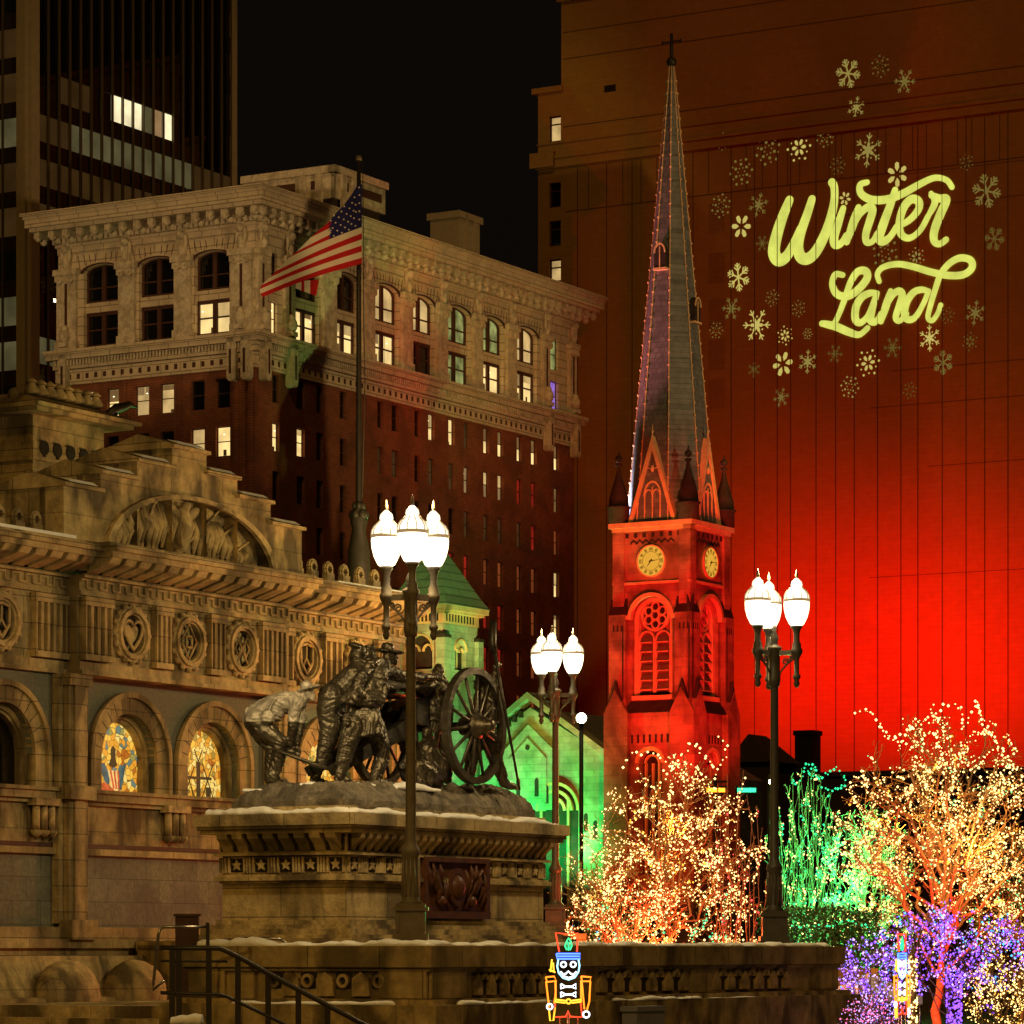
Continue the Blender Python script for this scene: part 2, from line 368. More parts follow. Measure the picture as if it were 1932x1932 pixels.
# ------------------------------------------------------------------ dark glass tower
g = Grid(52, 270.0)
t = thing('office_tower', 'tall dark glass office tower with vertical mullions, behind the brick building cornice', 'office building', g.o, g.rz)
LA = g.sA(441); a0, b0 = fA(), fB()
mb = MB(); mb.box(.3, LA-.3, .4, 20, 0, 92); mb.build('core', 'dark_metal', t)
mb = MB()
for s0, s1 in ((0, g.sA(68)), (LA-.55, LA)): mb.fbox(a0, s0, s1, 0, 93, -.6, .35)
mb.fbox(b0, 0, g.sB(36), 0, 93, -.6, .35)
mb.build('corner_pier', 'concrete', t)
sE = g.sA(68); nb = 19; bw = (LA-.55-sE)/nb; fh = 3.42
zr = g.sA(72, 0, 265)[1]      # bottom of the second strip of panes
mb = MB()
for i in range(nb+1): mb.fbox(a0, sE+bw*i-.06, sE+bw*i+.06, 0, 93, .05, .22)
mb.build('mullion', 'mullion', t)
rnd = random.Random(3)
rest = MB()
for fl in range(-11, 12):
    z0 = zr+fl*fh; z1 = z0+2.1
    if z0 < 8: continue
    sp = MB(); sp.fbox(a0, sE, LA-.55, z1, z0+fh, -.35, .04); sp.build('spandrel', 'glass_tower', t)
    for i in range(nb):
        x0, x1 = sE+bw*i+.07, sE+bw*(i+1)-.07
        mt = 'glass_tower'
        zz1 = z1
        if fl == 1 and i in (7, 8, 9): mt = 'tower_bright'
        elif fl == 1 and i in (11, 12): mt = 'tower_bright' if i == 12 else 'lit_shade'
        elif fl == 1 and i == 10: mt = 'tower_dim'
        elif fl == 0: mt = 'tower_dim' if 3 <= i <= 14 else 'tower_brown'
        elif fl == -1: mt = 'tower_brown'
        elif fl == -2: mt = 'tower_brown'
        elif fl == 1 and i < 5: mt = 'tower_brown' if i > 1 else 'glass_tower'
        elif fl == -5 and i < 4: mt = 'tower_dim'
        if mt in ('tower_bright',) or (fl == 0 and mt == 'tower_dim'):
            q = MB(); q.fbox(a0, x0, x1, z0+.03, zz1-.03, -.05, .0); q.build('lit_pane', mt, t)
        else: rest.m(mt).fbox(a0, x0, x1, z0+.03, zz1-.03, -.05, .0)
tag(rest.build('window_pane', 'glass_tower', t), kind='stuff')
mb = MB(); rest = MB()
for fl in range(-11, 12):
    z0 = zr-.6+fl*fh
    if z0 < 6: continue
    mb.m('dark_metal').fbox(b0, g.sB(36), 18, z0+2.2, z0+fh, -.3, .06)
    for i in range(9):
        s0 = g.sB(36)+i*1.5
        rest.m('tower_dim' if fl in (0, -4, -5) and i < 3 else ('tower_brown' if fl % 3 else 'glass_green')).fbox(b0, s0+.06, s0+1.44, z0, z0+2.2, -.1, 0)
        mb.m('mullion').fbox(b0, s0-.05, s0+.05, z0, z0+fh, 0, .2)
mb.build('spandrel', 'dark_metal', t); tag(rest.build('window_pane', 'glass_tower', t), kind='stuff')
for (u, v) in ((302*1.0*.333, 0),): pass
q = MB(); s, z = g.sA(300, 0, 413); q.fbox(a0, s-.12, s+.12, z-.12, z+.12, .22, .4); q.build('red_beacon', 'red_beacon', t)
for u, v in ((110, 547), (103, 567)):
    q = MB(); s, z = g.sA(u, 0, v); q.fbox(a0, s-.13, s+.13, z-.13, z+.13, .0, .03); q.build('ceiling_light', 'tower_spot', t)

# ------------------------------------------------------------------ brick and terracotta building
g = Grid(481, 230.0); LA = g.sA(1083); LB = g.sB(110)
t = thing('brick_office_building', 'dark red brick corner block with cream terracotta top floors and lit windows', 'office building', g.o, g.rz)
zq = lambda u, v: g.sA(u, 0, v)[1]
ZB = 39.55          # bottom of the belt
wins = []           # (face, s0, s1, z0, z1, style)
def sty(k):
    return {'b': 'lit_bright', 'm': 'lit_mid', 'd': 'lit_dim', 's': 'lit_shade', 'f': 'lit_faint', 'r': 'reflect_red', 'o': 'lit_reflect_orange', 'k': 'glass_dark', 'g': 'lit_green', 'v': 'lit_violet'}[k]
colsR = [(514, 527), (560, 575), (597, 610), (641, 653), (712, 723), (739, 752), (782, 793), (808, 820), (846, 858), (875, 886), (912, 923), (939, 950), (975, 985), (1002, 1013), (1045, 1055)]
rowsR = ['kkkkkkkbbfhhhhh',      # h = shade above, light below
         'bbkkffkffsssrrd', 'kkkkkkkkkffffro', 'kkkkkkkkrroooob', 'kkkkkkkkrrrroob', 'kkkkkkkkorrrooo', 'kkkkkkkkoorrooo', 'kkkkkkkmmkkrkko', 'kkkkkkkkkkkkkkk', 'kkkkkkkkkkkkkkk']
rectA = []
for r, line in enumerate(rowsR):
    zt = 39.35-3.17*r
    for c, ch in enumerate(line):
        s0, s1 = g.sA(colsR[c][0]), g.sA(colsR[c][1])
        rectA.append((s0, s1, zt-1.85, zt)); wins.append((a0, s0, s1, zt-1.85, zt, ch))
colsL = [(157, 178), (202, 224), (255, 281), (302, 328), (360, 386), (407, 434)]
rectB = []
for r, line in enumerate(['bbmmkk', 'dkkkmb', 'kkkkkk', 'kkkkkk', 'kkkkkk', 'kkkkkk', 'kkkkkk', 'kkkkkk']):
    zt = 39.0-3.17*r
    for c, ch in enumerate(line):
        s1, s0 = g.sB(colsL[c][0]), g.sB(colsL[c][1])
        rectB.append((s0, s1, zt-1.95, zt)); wins.append((b0, s0, s1, zt-1.95, zt, ch))
mb = MB(); mb.holes(a0, 0, LA, 0, ZB, rectA, .35); mb.holes(b0, 0, LB, 0, ZB, rectB, .35)
mb.box(LA-.01, LA+.02, 0, LB, 0, 50); mb.box(.4, LA-.1, LB, LB+.1, 0, 50)
for s in (.35, 1.55):
    mb.fbox(b0, s-.12, s+.12, 0, ZB-.05, 0, .12)
for s in (g.sB(330)-.5, g.sB(225)-.55): mb.fbox(b0, s-.1, s+.1, 0, ZB-.05, 0, .1)
mb.build('brick_wall', 'red_brick', t)
mb = MB(); mb.box(.4, LA-.1, .4, LB-.1, 49.5, 49.9); mb.box(.5, LA-.5, .5, LB-.5, 0, .2); mb.build('roof', 'dark_metal', t)
# brick windows
wins.sort(key=lambda w: (-w[4], w[1])); shown = [w for w in wins if w[5] not in 'k']; dark = [w for w in wins if w[5] == 'k']
wrnd = random.Random(17)
def furnish(mb, fm, a, b, z0, z1, n_):
    'a roller blind part way down, a ceiling lamp, something on the sill'
    h_ = z1-z0; k_ = wrnd.random()
    if k_ < .6: mb.m(wrnd.choice(('lit_mid', 'lit_shade', 'lit_mid', 'lit_dim'))).fbox(fm, a, b, z1-h_*wrnd.uniform(.12, .6), z1, n_, n_+.02)
    if k_ > .45: x = wrnd.uniform(a+.1, b-.12); mb.m('tower_spot').fbox(fm, x, x+.09, z1-h_*.25, z1-h_*.25+.05, n_+.022, n_+.03)
    if wrnd.random() < .6: x = wrnd.uniform(a, b-.25); mb.m('lit_faint').fbox(fm, x, x+wrnd.uniform(.1, .25), z0, z0+h_*wrnd.uniform(.08, .22), n_+.022, n_+.04)
    if wrnd.random() < .35: x = wrnd.uniform(a, b-.12); mb.m('lit_mid').fbox(fm, x, x+.1, z0, z1, n_+.02, n_+.035)
def brick_window(mb, fm, s0, s1, z0, z1, ch):
    mid = (z0+z1)/2
    if ch in 'bms': furnish(mb, fm, s0+.06, s1-.06, z0+.06, z1-.06, -.258)
    fr = .05
    mb.m('window_frame')
    mb.fbox(fm, s0, s0+fr, z0, z1, -.3, -.2); mb.fbox(fm, s1-fr, s1, z0, z1, -.3, -.2)
    mb.fbox(fm, s0+fr, s1-fr, z1-fr, z1, -.3, -.2); mb.fbox(fm, s0+fr, s1-fr, z0, z0+fr, -.3, -.2)
    mb.fbox(fm, s0+fr, s1-fr, mid-.03, mid+.03, -.3, -.21)
    if ch == 'h':
        mb.m('lit_dim').fbox(fm, s0+fr, s1-fr, mid+.03, z1-fr, -.31, -.26); mb.m('lit_bright').fbox(fm, s0+fr, s1-fr, z0+fr, mid-.03, -.31, -.26)
    else:
        mb.m(sty(ch)).fbox(fm, s0+fr, s1-fr, mid+.03, z1-fr, -.31, -.26); mb.fbox(fm, s0+fr, s1-fr, z0+fr, mid-.03, -.31, -.26)
nwin = 0; rest = MB()
for wd in shown+dark:
    if nwin < 75:
        mb = MB(); brick_window(mb, *wd); mb.build('window', 'window_frame', t); nwin += 1
    else: brick_window(rest, *wd)
tag(rest.build('window', 'window_frame', t), kind='stuff')
# terracotta floors: pairs of tall openings between pilasters
ZT0, ZT1 = 41.7, 48.3
baysR = [(558, 602, 'bk'), (633, 675, 'bk'), (705, 752, 'bm'), (776, 819, 'km'), (842, 887, 'gg'), (908, 950, 'bg'), (972, 1013, 'bm')]
bays = [(a0, g.sA(a), g.sA(b), c) for a, b, c in baysR]+[(b0, g.sB(b), g.sB(a), c) for a, b, c in ((158, 223, 'kk'), (262, 328, 'kk'), (367, 433, 'bk'))]
wall = MB()
for fm, LL in ((a0, LA), (b0, LB)):
    bb = [b for b in bays if b[0] is fm]; bb.sort(key=lambda b: b[1])
    edges = [0]+[(bb[i][2]+bb[i+1][1])/2 for i in range(len(bb)-1)]+[LL]
    if fm is a0: edges[0] = g.sA(530); edges[-1] = g.sA(1030)
    for i, (f_, s0, s1, ch) in enumerate(bb):
        rr = (s1-s0)/2; spring = 46.9
        wall.arch_panel(fm, edges[i], edges[i+1], ZT0, ZT1, (s0+s1)/2, ZT0, spring, rr, 0, .55, asp=.34)
    if fm is a0:
        for ua, ub, E0, E1 in ((512, 523, 0, edges[0]), (1038, 1053, edges[-1], LA)):
            wall.holes(fm, E0, E1, ZT0, ZT1, [(g.sA(ua), g.sA(ub), 41.9, 44.1), (g.sA(ua), g.sA(ub), 44.95, 47.3)], .5)
wall.build('terracotta_wall', 'terracotta', t)
for fm, s0, s1, ch in bays:
    cs = (s0+s1)/2; rr = (s1-s0)/2
    tr = MB(); tr.fbox(fm, s0+.02, s1-.02, 44.25, 44.9, -.45, -.2); tr.fbox(fm, s0+.02, s1-.02, 41.65, 41.95, -.4, -.1); tr.build('spandrel_panel', 'terracotta', t)
    for lvl, (z0, z1) in enumerate(((41.95, 44.25), (44.9, 46.9))):
        o = MB(); o.m('window_frame')
        o.fbox(fm, s0, s1, z0, z0+.15, -.55, -.35); o.fbox(fm, cs-.17, cs+.17, z0, z1+.5*(lvl), -.55, -.33)
        o.fbox(fm, s0, s0+.14, z0, z1, -.55, -.35); o.fbox(fm, s1-.14, s1, z0, z1, -.55, -.35)
        if lvl == 0: o.fbox(fm, s0, s1, z1-.22, z1, -.55, -.35)
        else: o.ring(fm, cs, 46.9, rr-.18, rr+.02, -.55, -.35, asp=.34, seg=12)
        for sd in (0, 1):
            a, b = (s0+.14, cs-.17) if sd == 0 else (cs+.17, s1-.14); mid = z0+(z1-z0)*.5
            o.m('window_frame').fbox(fm, a, b, mid-.05, mid+.05, -.55, -.4)
            k = ch[lvl]
            m2 = sty(k)
            if k == 'b' and sd == 0 and fm is b0: m1 = 'lit_mid'
            else: m1 = {'b': 'lit_bright', 'm': 'lit_mid'}.get(k, m2)
            if k in 'bm' and lvl == 0: furnish(o, fm, a, b, z0+.15, z1-.22, -.498)
            o.m(m1).fbox(fm, a, b, mid+.05, z1 if lvl == 0 else z1+.02, -.6, -.5); o.m(m2).fbox(fm, a, b, z0+.15, mid-.05, -.6, -.5)
            if lvl == 1:
                o.m(m1)
                o.prism(fm, [(a, z1), (b, z1)]+[(x, 46.9+rr*.34*math.sqrt(max(0, 1-((x-cs)/rr)**2))) for x in [b-(b-a)*i/6 for i in range(7)]], -.6, -.5)
        o.build('window', 'window_frame', t)
for ua, ub in ((512, 523), (1038, 1053)):
    s0, s1 = g.sA(ua), g.sA(ub)
    for z0, z1, k in ((41.9, 44.1, 'b' if ua < 600 else 'v'), (44.95, 47.3, 'k' if ua < 600 else 'g')):
        o = MB(); brick_window(o, a0, s0, s1, z0, z1, k); o.build('window', 'window_frame', t)
# pilasters with capitals, consoles and masks
pil = []
for fm, LL in ((a0, LA), (b0, LB)):
    bb = sorted([b for b in bays if b[0] is fm], key=lambda b: b[1])
    for i in range(len(bb)-1): pil.append((fm, (bb[i][2]+bb[i+1][1])/2, (bb[i+1][1]-bb[i][2])/2*.78, False))
pil += [(a0, .55, .5, True), (a0, (g.sA(523)+g.sA(558))/2, .52, True), (a0, g.sA(1026), .5, True), (a0, LA-.55, .5, True),
        (b0, .9, .8, True), (b0, LB-.85, .8, True)]
for fm, cs, hw, dbl in pil:
    o = MB(); o.fbox(fm, cs-hw, cs+hw, ZT0+.05, 47.2, .003, .28)
    o.fbox(fm, cs-hw-.1, cs+hw+.1, ZT0+.02, ZT0+.7, .003, .36)
    o.fbox(fm, cs-hw-.18, cs+hw+.18, 46.85, 47.25, .003, .5); o.fbox(fm, cs-hw-.08, cs+hw+.08, 46.45, 46.85, .003, .4)
    for dx in (-.55, .55):
        o.ring(fm, cs+dx*hw, 46.55, .05, .26, .28, .5, 0, 360, 10)
    o.fbox(fm, cs-.3, cs+.3, 47.25, 49.0, .003, .35)       # bracket up to the cornice
    o.ell(fm(cs, 47.7, .35), (.22, .22, .45)); o.ell(fm(cs, 48.6, .42), (.3, .3, .3)); o.ell(fm(cs-.3, 48.2, .3), (.13, .13, .5)); o.ell(fm(cs+.3, 48.2, .3), (.13, .13, .5))
    if dbl:
        o.fbox(fm, cs-.32, cs+.32, 42.0, 42.3, .28, .7); o.ell(fm(cs, 42.75, .45), (.36, .36, .5)); o.ell(fm(cs, 43.2, .42), (.24, .24, .3))
    p = o.build('pilaster', 'terracotta_carved', t)
    if dbl:
        o = MB(); o.fbox(fm, cs-.1, cs+.1, 43.5, 46.3, .24, .31); o.build('slot_panel', 'window_frame', p)
# keystone-like voussoirs over the arches, incised lines
mb = MB()
for fm, s0, s1, ch in bays:
    cs = (s0+s1)/2; rr = (s1-s0)/2
    mb.ring(fm, cs, 46.9, rr, rr+.22, .003, .12, asp=.34+.02, seg=16)
    n = max(8, int((s1-s0)/.32))
    for i in range(n+1):
        x = s0-.25+(s1-s0+.5)*i/n
        if abs(x-cs) < .3: continue
        z0 = 47.12+rr*.36*math.sqrt(max(0, 1-min(1, abs(x-cs)/(rr+.2))**2)); lean = (x-cs)*.12
        mb.prism(fm, [(x, z0), (x+.045, z0), (x+.045+lean, 48.15), (x+lean, 48.15)], .003, .02)
mb.build('arch_voussoir', 'window_frame', t)
def wrap(mb, z0, z1, n0, n1, ex=0.):
    """a band that wraps the visible corner"""
    mb.box(-n1, LA+ex, -n1, -n0, z0, z1); mb.box(-n1, -n0, -n0, LB+ex, z0, z1)
mb = MB()
wrap(mb, 48.3, 48.75, -.3, .12); wrap(mb, 48.75, 48.95, -.3, .25, .1)
wrap(mb, 49.75, 50.0, -.3, 1.5, 1.3); wrap(mb, 50.0, 50.55, -.3, 1.75, 1.5); wrap(mb, 50.55, 50.75, -.3, 1.85, 1.6); wrap(mb, 50.75, 50.95, -.3, 2.0, 1.75)
wrap(mb, 48.95, 49.75, -.3, .32, .2)
mb.build('cornice', 'terracotta', t)
mb = MB()
for fm, LL in ((a0, LA), (b0, LB)):
    n = int(LL/1.0)
    for i in range(n+1):
        s = -.8+(LL+1.6)*i/n
        mb.fbox(fm, s-.22, s+.22, 49.3, 49.72, .32, 1.35)
        mb.ell(fm(s, 49.32, 1.15), (.24, .24, .22), seg=8, rings=6); mb.ell(fm(s, 49.2, .55), (.26, .26, .28), seg=8, rings=6)
    n = int(LL/.42)
    for i in range(n+1):
        s = LL*i/n; mb.fbox(fm, s-.12, s+.12, 48.97, 49.25, .32, .52)
mb.build('cornice_bracket', 'terracotta_carved', t)
mb = MB()
wrap(mb, 41.45, 41.75, -.3, .95, .6); wrap(mb, 41.15, 41.45, -.3, .75, .5); wrap(mb, 40.55, 41.15, -.3, .35, .2); wrap(mb, ZB-.05, 40.5, -.3, .18, .1)
mb.build('belt_course', 'terracotta', t)
mb = MB(); dk = MB()
for fm, LL in ((a0, LA), (b0, LB)):
    n = int(LL/.26)
    for i in range(n): s = LL*(i+.5)/n; mb.fbox(fm, s-.07, s+.07, 40.75, 41.12, .35, .55)
    n = int(LL/.72)
    for i in range(n): s = LL*(i+.5)/n; dk.fbox(fm, s-.13, s+.13, 39.85, 40.2, .17, .19)
for fm, cs, hw, dbl in pil:
    if not dbl: continue
    for dx in ((-.55, .55) if fm is b0 and cs < 2 else (0,)):
        poly = [(cs+dx-.28, 41.45), (cs+dx+.28, 41.45), (cs+dx+.28, 38.9)]+[(cs+dx+.28*math.cos(PI*i/8), 38.9-.28*math.sin(PI*i/8)) for i in range(1, 8)]+[(cs+dx-.28, 38.9)]
        mb.prism(fm, poly, .1, .75); dk.fbox(fm, cs+dx-.09, cs+dx+.09, 39.1, 40.7, .74, .77)
mb.build('belt_ornament', 'terracotta_carved', t); dk.build('belt_slot', 'window_frame', t)
# roof houses behind the cornice
h = Grid(630, 244); hp = (h.o-g.o); hx, hy = hp.dot(A), hp.dot(B)
zz = lambda v, d: CZ+(HZ-v)/F*d
mb = MB(); z1 = zz(312, 244); ll = h.sA(727); lb = h.sB(458)
mb.box(hx+.3, hx+ll-.3, hy+.3, hy+lb-.3, 49.9, z1-1.9)
mb.build('roof_house', 'dark_roof', t)
mb = MB(); hf = lambda s, z, n: Vector((hx+s, hy-n, z)); hb = lambda s, z, n: Vector((hx-n, hy+s, z))
mb.fbox(hf, -.3, ll, z1-.5, z1, -.3, .3); mb.fbox(hb, -.3, lb, z1-.5, z1, -.29, .3); mb.fbox(hf, 0, ll, z1-2.2, z1-.5, -.25, .0); mb.fbox(hb, 0, lb, z1-2.2, z1-.5, -.25, .0)
for k in (.8, 2.0): mb.fbox(hf, k, k+.5, z1-2.9, z1-.5, 0, .25)
for k in (.9, 2.2): mb.fbox(hb, k, k+.5, z1-2.9, z1-.5, 0, .25)
mb.build('roof_parapet', 'terracotta_carved', t)
mb = MB()
for f_, L_ in ((hf, ll), (hb, lb)): mb.fbox(f_, 3.2, L_-.5, z1-1.5, z1-.9, .0, .02); mb.fbox(f_, 1.42, 1.9, z1-1.5, z1-.9, .0, .02)
mb.build('parapet_slot', 'window_frame', t)
k = Grid(865, 262); kp = k.o-g.o; kx, ky = kp.dot(A), kp.dot(B); z1 = zz(400, 262)
mb = MB(); mb.box(kx, kx+k.sA(905), ky, ky+k.sB(812), 49.9, z1); mb.box(kx-.2, kx+k.sA(905)+.2, ky-.2, ky+k.sB(812)+.2, z1-.4, z1+.1)
mb.fbox(lambda s, z, n: Vector((kx+s, ky-n, z)), .8, 1.1, 50, z1, 0, .2); mb.fbox(lambda s, z, n: Vector((kx+s, ky-n, z)), 2, 2.3, 50, z1, 0, .2)
mb.build('roof_house', 'concrete', t)
mb = MB(); mb.box(-.2+4, 14, 4, LB-2, 49.9, 52.3); mb.build('roof_house', 'terracotta', t)

# ------------------------------------------------------------------ tall tan building with the projection
OFF = 52.0
gl = Grid(1015, 303.0)                        # far left end of the face
org = gl.o-B*OFF
t = thing('tall_tan_building', 'tall tan brick building washed with red light, right behind the steeple', 'building', org, R(60))
def sT(u, v=None, x=0.):
    o = org+A*x; k_ = (u-CX)/F; s = (o.x-k_*o.y)/(.5*k_+.8660254)
    return s if v is None else (s, CZ+(HZ-v)/F*(o.y+.5*s))
mb = MB(); zl = sT(1040, 167)[1]; sl = sT(1059)
wrect = []
for v0, v1 in ((220, 266), (346, 390), (418, 463), (490, 530)):
    a, zt = sT(1036, v0); b, zb = sT(1058, v1); wrect.append((b, a, zb, zt))
mb.holes(b0, 0, OFF, 0, zl, wrect, .4); mb.box(0, 15, OFF-.02, OFF, 0, zl)
zt_ = sT(1059, -2)[1]; mb.fbox(b0, 0, sl, zl, zt_, -6, .0)
s2, z2 = sT(1880, 12); mb.fbox(b0, 0, s2, z2+.01, z2+30, -14, -3)
mb.box(.3, 15, .1, OFF-.1, zl-1, zl-.5)
mb.build('brick_wall', 'tan_brick', t)
for i, (a, b, c, d) in enumerate(wrect):
    o = MB(); o.m('window_frame'); o.fbox(b0, a, b, c, c+.12, -.4, -.2); o.fbox(b0, a, b, d-.12, d, -.4, -.2); o.fbox(b0, a, a+.1, c, d, -.4, -.2); o.fbox(b0, b-.1, b, c, d, -.4, -.2); o.fbox(b0, a, b, d-.75, d-.65, -.4, -.2)
    o.m('lit_mid' if i in (0, 3) else 'glass_dark').fbox(b0, a+.1, b-.1, c+.12, d-.12, -.42, -.35); o.build('window', 'window_frame', t)
mb = MB()
def band(u, v0, v1, n):
    zb_ = sT(u, v1)[1]; zt2 = sT(u, v0)[1]; mb.fbox(b0, 0, OFF+n*.5, zb_, zt2, .002, n)
band(1059, 293, 299, .35); band(1059, 299, 316, .22); band(1059, 268, 270, .12)
mb.fbox(b0, sT(1059)-.2, OFF+.5, zl-.35, zl+.12, -.6, .25); mb.fbox(b0, 0, sl+.3, zt_-.3, zt_+.2, .002, .3)
a, zc = sT(1008, 292); mb.fbox(b0, sT(1050), OFF+.5, sT(1030, 318)[1], sT(1030, 290)[1], .35, .6)
mb.build('string_course', 'tan_brick', t)
mb = MB()
zA_ = sT(1080, 318)[1]; zB_ = sT(1080, 398)[1]
mb.fbox(b0, 0, sT(1066), zB_-.05, zB_+.05, .002, .012)
for v in (238, 60, 110): zq_ = sT(1075, v)[1]; mb.fbox(b0, 0, sT(1062), zq_-.05, zq_+.05, .002, .012)
us = [1090, 1145, 1193, 1240, 1308, 1380, 1424, 1467, 1492, 1540, 1577, 1612, 1656, 1700, 1732, 1778, 1823, 1858, 1902]
for i, u in enumerate(us):
    s = sT(u, x=0); mb.fbox(b0, s-.022, s+.022, 10, zA_, .002, .09)
    if i % 1 == 0 and i < len(us)-1:
        s = sT((u+us[i+1])/2+(6 if i % 2 else -7)); mb.fbox(b0, s-.04, s+.04, zB_, zA_, .002, .012)
for u0, u1, v in ((1680, 1932, 700), (1640, 1932, 770), (1560, 1932, 410), (1700, 1932, 330), (1640, 1932, 1090), (1750, 1932, 880)):
    s0, zq_ = sT(u0, v); mb.fbox(b0, sT(u1+40), s0, zq_-.03, zq_+.03, .002, .011)
mb.build('panel_joint', 'tan_joint', t)
mb = MB()
s, z = sT(1151, 167); mb.fbox(b0, s-.55, s+.55, z-.28, z+.3, .002, .02); mb.build('wall_vent', 'clock_black', t)
surf('patch_brick', (.30, .155, .042), .9, var=.1, joints=(1.2, .4, .03, .87, .92))
for v in (410, 505, 590, 668, 742): mb = MB(); s, z = sT(1352, v); mb.fbox(b0, s-.75, s+.75, z-1.3, z+1.2, .002, .008); mb.build('blocked_window', 'patch_brick', t)

# projected lettering: the projector's light modelled as thin glowing letters
def zt3(p): return (1296.3+p[0]*.32855, 89.4+p[1]*.32855)
def wl(p):
    u, v = zt3(p); return sT(u, v)
fm = fB(-0.0)
m1 = sT(1700, 500); M_PER = 1/ (F/ (org.y+.5*m1[0]))
LET = {
 'letter_w': ([[(588, 878), (545, 985), (510, 1100), (500, 1180), (527, 1222), (572, 1200), (617, 1120), (655, 1040)], 56],
              [[(718, 872), (690, 960), (652, 1070), (638, 1150), (655, 1205), (695, 1213), (742, 1170), (790, 1080), (825, 980), (846, 880), (846, 805), (832, 775)], 50]),
 'letter_i': ([[(897, 925), (870, 1010), (845, 1090), (852, 1132), (885, 1125), (915, 1080)], 40],),
 'letter_n': ([[(985, 920), (955, 1010), (918, 1118)], 40], [[(945, 1045), (990, 960), (1040, 918), (1066, 932), (1052, 990), (1028, 1070), (1032, 1118), (1065, 1115), (1092, 1070)], 36]),
 'letter_t': ([[(1195, 820), (1170, 900), (1130, 1010), (1105, 1090), (1125, 1115), (1165, 1090), (1205, 1030)], 40],
              [[(1035, 775), (995, 790), (1000, 840), (1060, 875), (1150, 873), (1240, 840), (1330, 790), (1420, 750), (1490, 762), (1522, 803)], 34]),
 'letter_e': ([[(1210, 1030), (1280, 990), (1330, 930), (1330, 885), (1290, 872), (1245, 920), (1220, 1010), (1232, 1075), (1280, 1095), (1340, 1050), (1385, 970)], 36],),
 'letter_r': ([[(1385, 970), (1425, 890), (1402, 838)], 30], [[(1405, 850), (1450, 868), (1490, 875), (1455, 960), (1422, 1050), (1420, 1110), (1450, 1130), (1488, 1105)], 38]),
 'letter_l': ([[(895, 1308), (852, 1305), (836, 1360), (860, 1415), (920, 1430), (985, 1390), (1035, 1325), (1025, 1285), (980, 1290), (940, 1350), (905, 1450), (870, 1540), (838, 1590), (775, 1588)], 34],
              [[(775, 1585), (800, 1590), (860, 1605), (930, 1635), (990, 1650), (1038, 1612)], 34]),
 'letter_a': ([[(1088, 1412), (1050, 1412), (1005, 1435), (972, 1490), (968, 1560), (997, 1582), (1040, 1540), (1078, 1450)], 34], [[(1092, 1412), (1065, 1500), (1055, 1565), (1085, 1575), (1115, 1530)], 34]),
 'letter_n_small': ([[(1170, 1400), (1142, 1490), (1115, 1575)], 34], [[(1135, 1505), (1180, 1425), (1218, 1400), (1237, 1425), (1220, 1485), (1200, 1550), (1222, 1572), (1262, 1530)], 32]),
 'letter_d': ([[(1385, 1400), (1345, 1392), (1300, 1410), (1262, 1465), (1250, 1530), (1270, 1563), (1312, 1550), (1360, 1470), (1388, 1400)], 32],
              [[(1105, 1345), (1095, 1300), (1130, 1262), (1210, 1245), (1300, 1260), (1400, 1290), (1500, 1310), (1590, 1305), (1638, 1265), (1628, 1222), (1570, 1210), (1510, 1240), (1460, 1300), (1430, 1380), (1400, 1480), (1385, 1550), (1408, 1570), (1440, 1530), (1458, 1480)], 30]),
}
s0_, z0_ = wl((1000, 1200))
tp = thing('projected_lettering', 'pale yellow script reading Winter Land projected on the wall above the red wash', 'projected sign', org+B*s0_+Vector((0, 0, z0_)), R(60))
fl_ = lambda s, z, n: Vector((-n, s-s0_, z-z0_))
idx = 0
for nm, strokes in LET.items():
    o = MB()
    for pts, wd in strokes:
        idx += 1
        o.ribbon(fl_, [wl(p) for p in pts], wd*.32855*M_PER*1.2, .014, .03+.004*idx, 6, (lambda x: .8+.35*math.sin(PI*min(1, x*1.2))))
    o.build(nm.replace('_small', ''), 'projection', tp, recalc=False)
